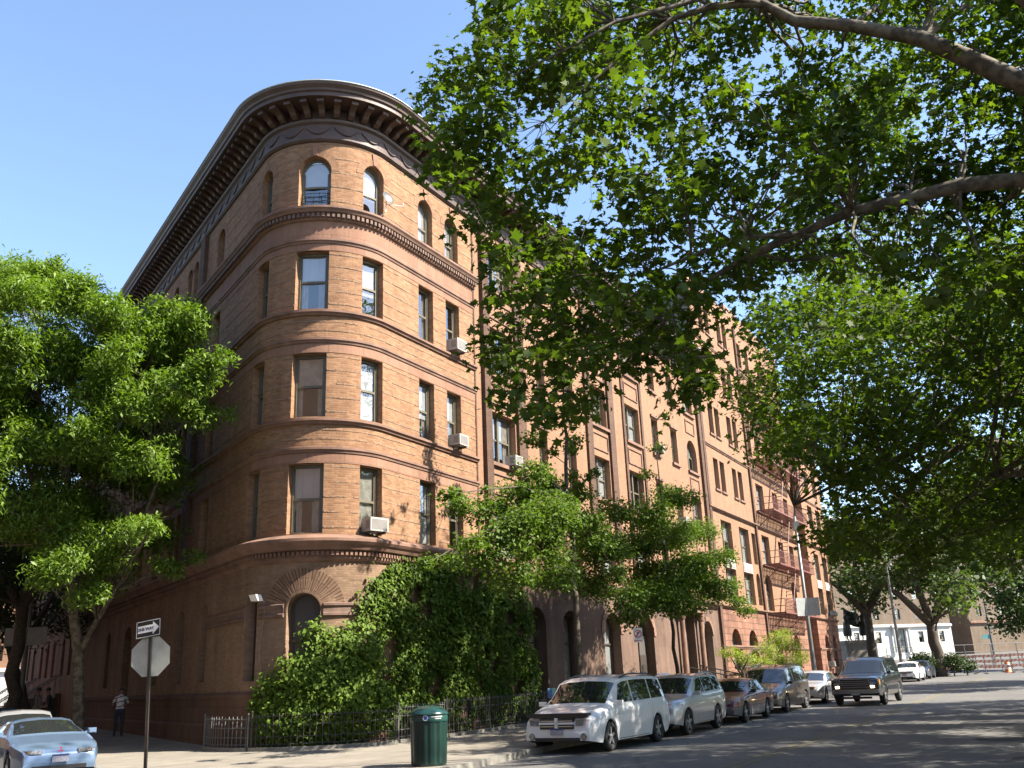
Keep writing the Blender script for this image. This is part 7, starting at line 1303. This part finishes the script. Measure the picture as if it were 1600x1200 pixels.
# ================================================================== people and statue
def figure(name, parent, J, E, base, rot, scale, regions, hands, extra=None):
    """one continuous body: skinned skeleton J {joint: (x,y,z,r)}, edges E; regions(co) -> material index"""
    ks = list(J); me = bpy.data.meshes.new(name); me.from_pydata([J[k][:3] for k in ks], [(ks.index(a), ks.index(b)) for a, b in E], [])
    o = bpy.data.objects.new(name, me); COL.objects.link(o)
    o.modifiers.new('skin', 'SKIN'); sv = me.skin_vertices[0].data
    for i, k in enumerate(ks): sv[i].radius = (J[k][3], J[k][4] if len(J[k]) > 4 else J[k][3]); sv[i].use_root = (k == 'pelvis')
    ss = o.modifiers.new('sub', 'SUBSURF'); ss.levels = 2; ss.render_levels = 2
    dg = bpy.context.evaluated_depsgraph_get(); m2 = bpy.data.meshes.new_from_object(o.evaluated_get(dg)); bpy.data.objects.remove(o)
    mb = MB()
    for w, e in hands:                       # five fingers from each palm
        w, e = Vector(w), Vector(e); d = (e-w).normalized(); s = d.cross(Vector((1,0,.2))).normalized()
        for k, (off, ln) in enumerate(((-.032,.07),(-.011,.082),(.011,.08),(.03,.065))):
            a = e+s*off; mb.tube([a-d*.02, a+d*ln*.5, a+d*ln*.85+Vector((0,.012,-.01))], [.0095,.009,.006], 5)
        a = w.lerp(e, .45)+s*-.035; mb.tube([a, a+s*-.025+d*.035, a+s*-.03+d*.065], [.011,.0095,.006], 5)
    fm = bpy.data.meshes.new('f'); fm.from_pydata(mb.v, [], mb.f)
    bm = bmesh.new(); bm.from_mesh(m2); bm.from_mesh(fm); 
    for f in bm.faces: f.material_index = regions[0](f.calc_center_median()); f.smooth = True
    m2.materials.clear()
    for m in regions[1]: m2.materials.append(MAT[m])
    bm.to_mesh(m2); bm.free()
    q = bpy.data.objects.new(name, m2); COL.objects.link(q); q.parent = parent
    return q
def person(label, base, rot, top, bottom, lean=0.0, arms='down', skin='skin', scale=1.0, stripes=None, pants='denim', bag=False):
    b = math.sin(lean); cl = math.cos(lean)
    up = lambda h, y=0, x=0: (x, -b*(h)-y*1, .93+h*cl)
    J = dict(pelvis=(0,0,.95,.15,.11), waist=(*up(.16),.135,.10), chest=(*up(.36),.165,.115), shoul=(*up(.50),.13,.09), neck=(*up(.58),.055), jaw=(*up(.66,.035),.062,.07), head=(*up(.75,.02),.078,.092), crown=(*up(.83,.0),.06,.07))
    E = [('pelvis','waist'),('waist','chest'),('chest','shoul'),('shoul','neck'),('neck','jaw'),('jaw','head'),('head','crown')]
    hands = []
    for s, n in ((1,'r'),(-1,'l')):
        J['hip'+n] = (s*.10,0,.88,.10); J['knee'+n] = (s*.115,-.03,.49,.065); J['ank'+n] = (s*.12,.01,.09,.045); J['toe'+n] = (s*.13,-.14,.035,.042,.03)
        E += [('pelvis','hip'+n),('hip'+n,'knee'+n),('knee'+n,'ank'+n),('ank'+n,'toe'+n)]
        sx, sy, sz = up(.50); J['sh'+n] = (s*.19, sy, sz-.02, .062)
        if arms == 'down': el = (s*.25, sy+.03, sz-.30); wr = (s*.24, sy-.06, sz-.54); hd = (s*.235, sy-.08, sz-.62)
        elif arms == 'bent': el = (s*.26, sy+.02, sz-.28); wr = (s*.15, sy-.24, sz-.34); hd = (s*.10, sy-.30, sz-.33)
        else: el = (s*.27, sy-.12, sz-.24); wr = (s*.2, sy-.36, sz-.30); hd = (s*.19, sy-.43, sz-.32)
        J['el'+n] = (*el,.046); J['wr'+n] = (*wr,.032); J['hd'+n] = (*hd,.036,.022)
        E += [('shoul','sh'+n),('sh'+n,'el'+n),('el'+n,'wr'+n),('wr'+n,'hd'+n)]; hands.append((wr, hd))
    hv = Vector(J['head'][:3]); nk = Vector(J['neck'][:3]); ax = (hv-nk).normalized()
    els = [Vector(J['el'+n][:3]) for n in 'rl']; wrs = [Vector(J['wr'+n][:3]) for n in 'rl']
    def reg(c):
        if (c-nk).dot(ax) > .02 and abs(c.x) < .13: return 2
        if c.z < .07: return 4
        for e, w in zip(els, wrs):
            d = (w-e); t_ = (c-e).dot(d)/d.dot(d)
            if t_ > .05 and (c-e-d*max(0, min(1.4, t_))).length < .09 and abs(c.x) > .1: return 2
        if c.z < .98: return 1
        if stripes and (c.z+c.x*.25) % .17 < .045: return 3
        return 0
    t = empty('person', (0,0,0), label, 'person')
    figure('body', t, J, E, base, rot, scale, (reg, [top, pants, skin, stripes or top, 'trim_black']), hands)
    # face and hair
    f = ax.cross(Vector((1,0,0))); f = -f if f.y > 0 else f
    mb = MB(); 
    for s in (1, -1): mb.lathe([(0,.012),(.011,.006),(.012,0)], hv+f*.083+Vector((s*.032,0,0))-ax*.012, 8, axis=tuple(f))
    mb.lathe([(.001,.03),(.013,.012),(.018,0)], hv+f*.085-ax*.045, 8, axis=tuple((f*.8-ax*.5).normalized())); mb.lathe([(.02,0),(.0,.008)], hv+f*.078-ax*.082, 8, axis=tuple(f))
    for s in (1, -1): mb.lathe([(0,.012),(.022,.008),(.028,0)], hv+Vector((s*.078,0,0))-ax*.02, 8, axis=(s,0,0))
    mb.build('facial_features', MAT[skin], t, smooth=True)
    mb = MB(); mb.lathe([(.088,-.02),(.094,.03),(.085,.075),(.05,.105),(0,.115)], hv-f*.016+ax*.005, 14, axis=tuple(ax)); mb.build('hair', MAT['hair'], t, smooth=True)
    t.location = base; t.rotation_euler = (0, 0, rot); t.scale = (scale,)*3
    return t
x, y = w2(10.3, 1.0)
person('person in a white shirt with brown stripes bending forward in the shade by the wall', (x, y, height(x,y)+.155), math.pi+.35, 'shirt_white', 'denim', lean=.55, arms='fwd', stripes='shirt_brown')
x, y = w2(12.5, 3.0)
person('person in dark clothes leaning beside the ash trunk', (x, y, height(x,y)+.155), -1.2, 'dark_cloth', 'dark_cloth', lean=.15, arms='bent', pants='grey_cloth')
x, y = w2(14.2, 3.2)
person('person in a grey top standing behind the dark clothed person', (x, y, height(x,y)+.155), -.8, 'grey_cloth', 'denim', arms='down')
# bronze pair on a plinth
x, y = 31.0, 89.5; z = height(x, y)
t = empty('statue', (x,y,z), 'dark bronze statue of two standing figures and a flag on a stone plinth', 'statue')
mb = MB(); mb.box(x-1.7, x+1.7, y-1.3, y+1.3, z-.3, z+.5); mb.box(x-1.4, x+1.4, y-1.05, y+1.05, z+.5, 3.7); mb.box(x-1.55, x+1.55, y-1.2, y+1.2, 3.7, 3.98); mb.box(x-1.5,x+1.5,y-1.12,y+1.12,z+.5,z+.75); mb.build('plinth', MAT['plinth'], t)
for sx, rot in ((-.75, .5), (.75, -.6)):
    fg = person('f', (0,0,0), 0, 'bronze', 'bronze', arms='fwd', skin='bronze', pants='bronze')
    for ch in list(fg.children):
        nm = ch.name.split('.')[0]; ch.parent = None
        M_ = Matrix.Translation((x+sx, y-.1, 3.98)) @ Matrix.Rotation(rot, 4, 'Z') @ Matrix.Scale(1.52, 4)
        ch.data.transform(M_); ch.name = {'body':'figure','hair':'hat','facial_features':'face'}[nm]
        for i in range(len(ch.data.materials)): ch.data.materials[i] = MAT['bronze']
        ch.matrix_parent_inverse = Matrix.Identity(4); ch.location = (0,0,0)
        ch.parent = t; ch.matrix_parent_inverse = t.matrix_world.inverted()
    bpy.data.objects.remove(fg)
    mb = MB(); mb.lathe([(.36,0),(.40,.3),(.30,1.1),(.26,1.3)], (x+sx, y+.08, 4.4), 12); mb.build('coat', MAT['bronze'], t, smooth=True)
mb = MB(); mb.tube([(x-.9,y+.3,3.98),(x-.75,y+.3,7.0)], .04, 6); P = [[(x-.8+.28*i+.04*j, y+.32+.06*math.sin(i*1.7), 6.9-.28*j-.1*i+.05*math.sin(i*2.)) for i in range(6)] for j in range(6)]
for j in range(5):
    for i in range(5): mb.face([P[j][i], P[j][i+1], P[j+1][i+1], P[j+1][i]])
mb.build('flag', MAT['bronze'], t)
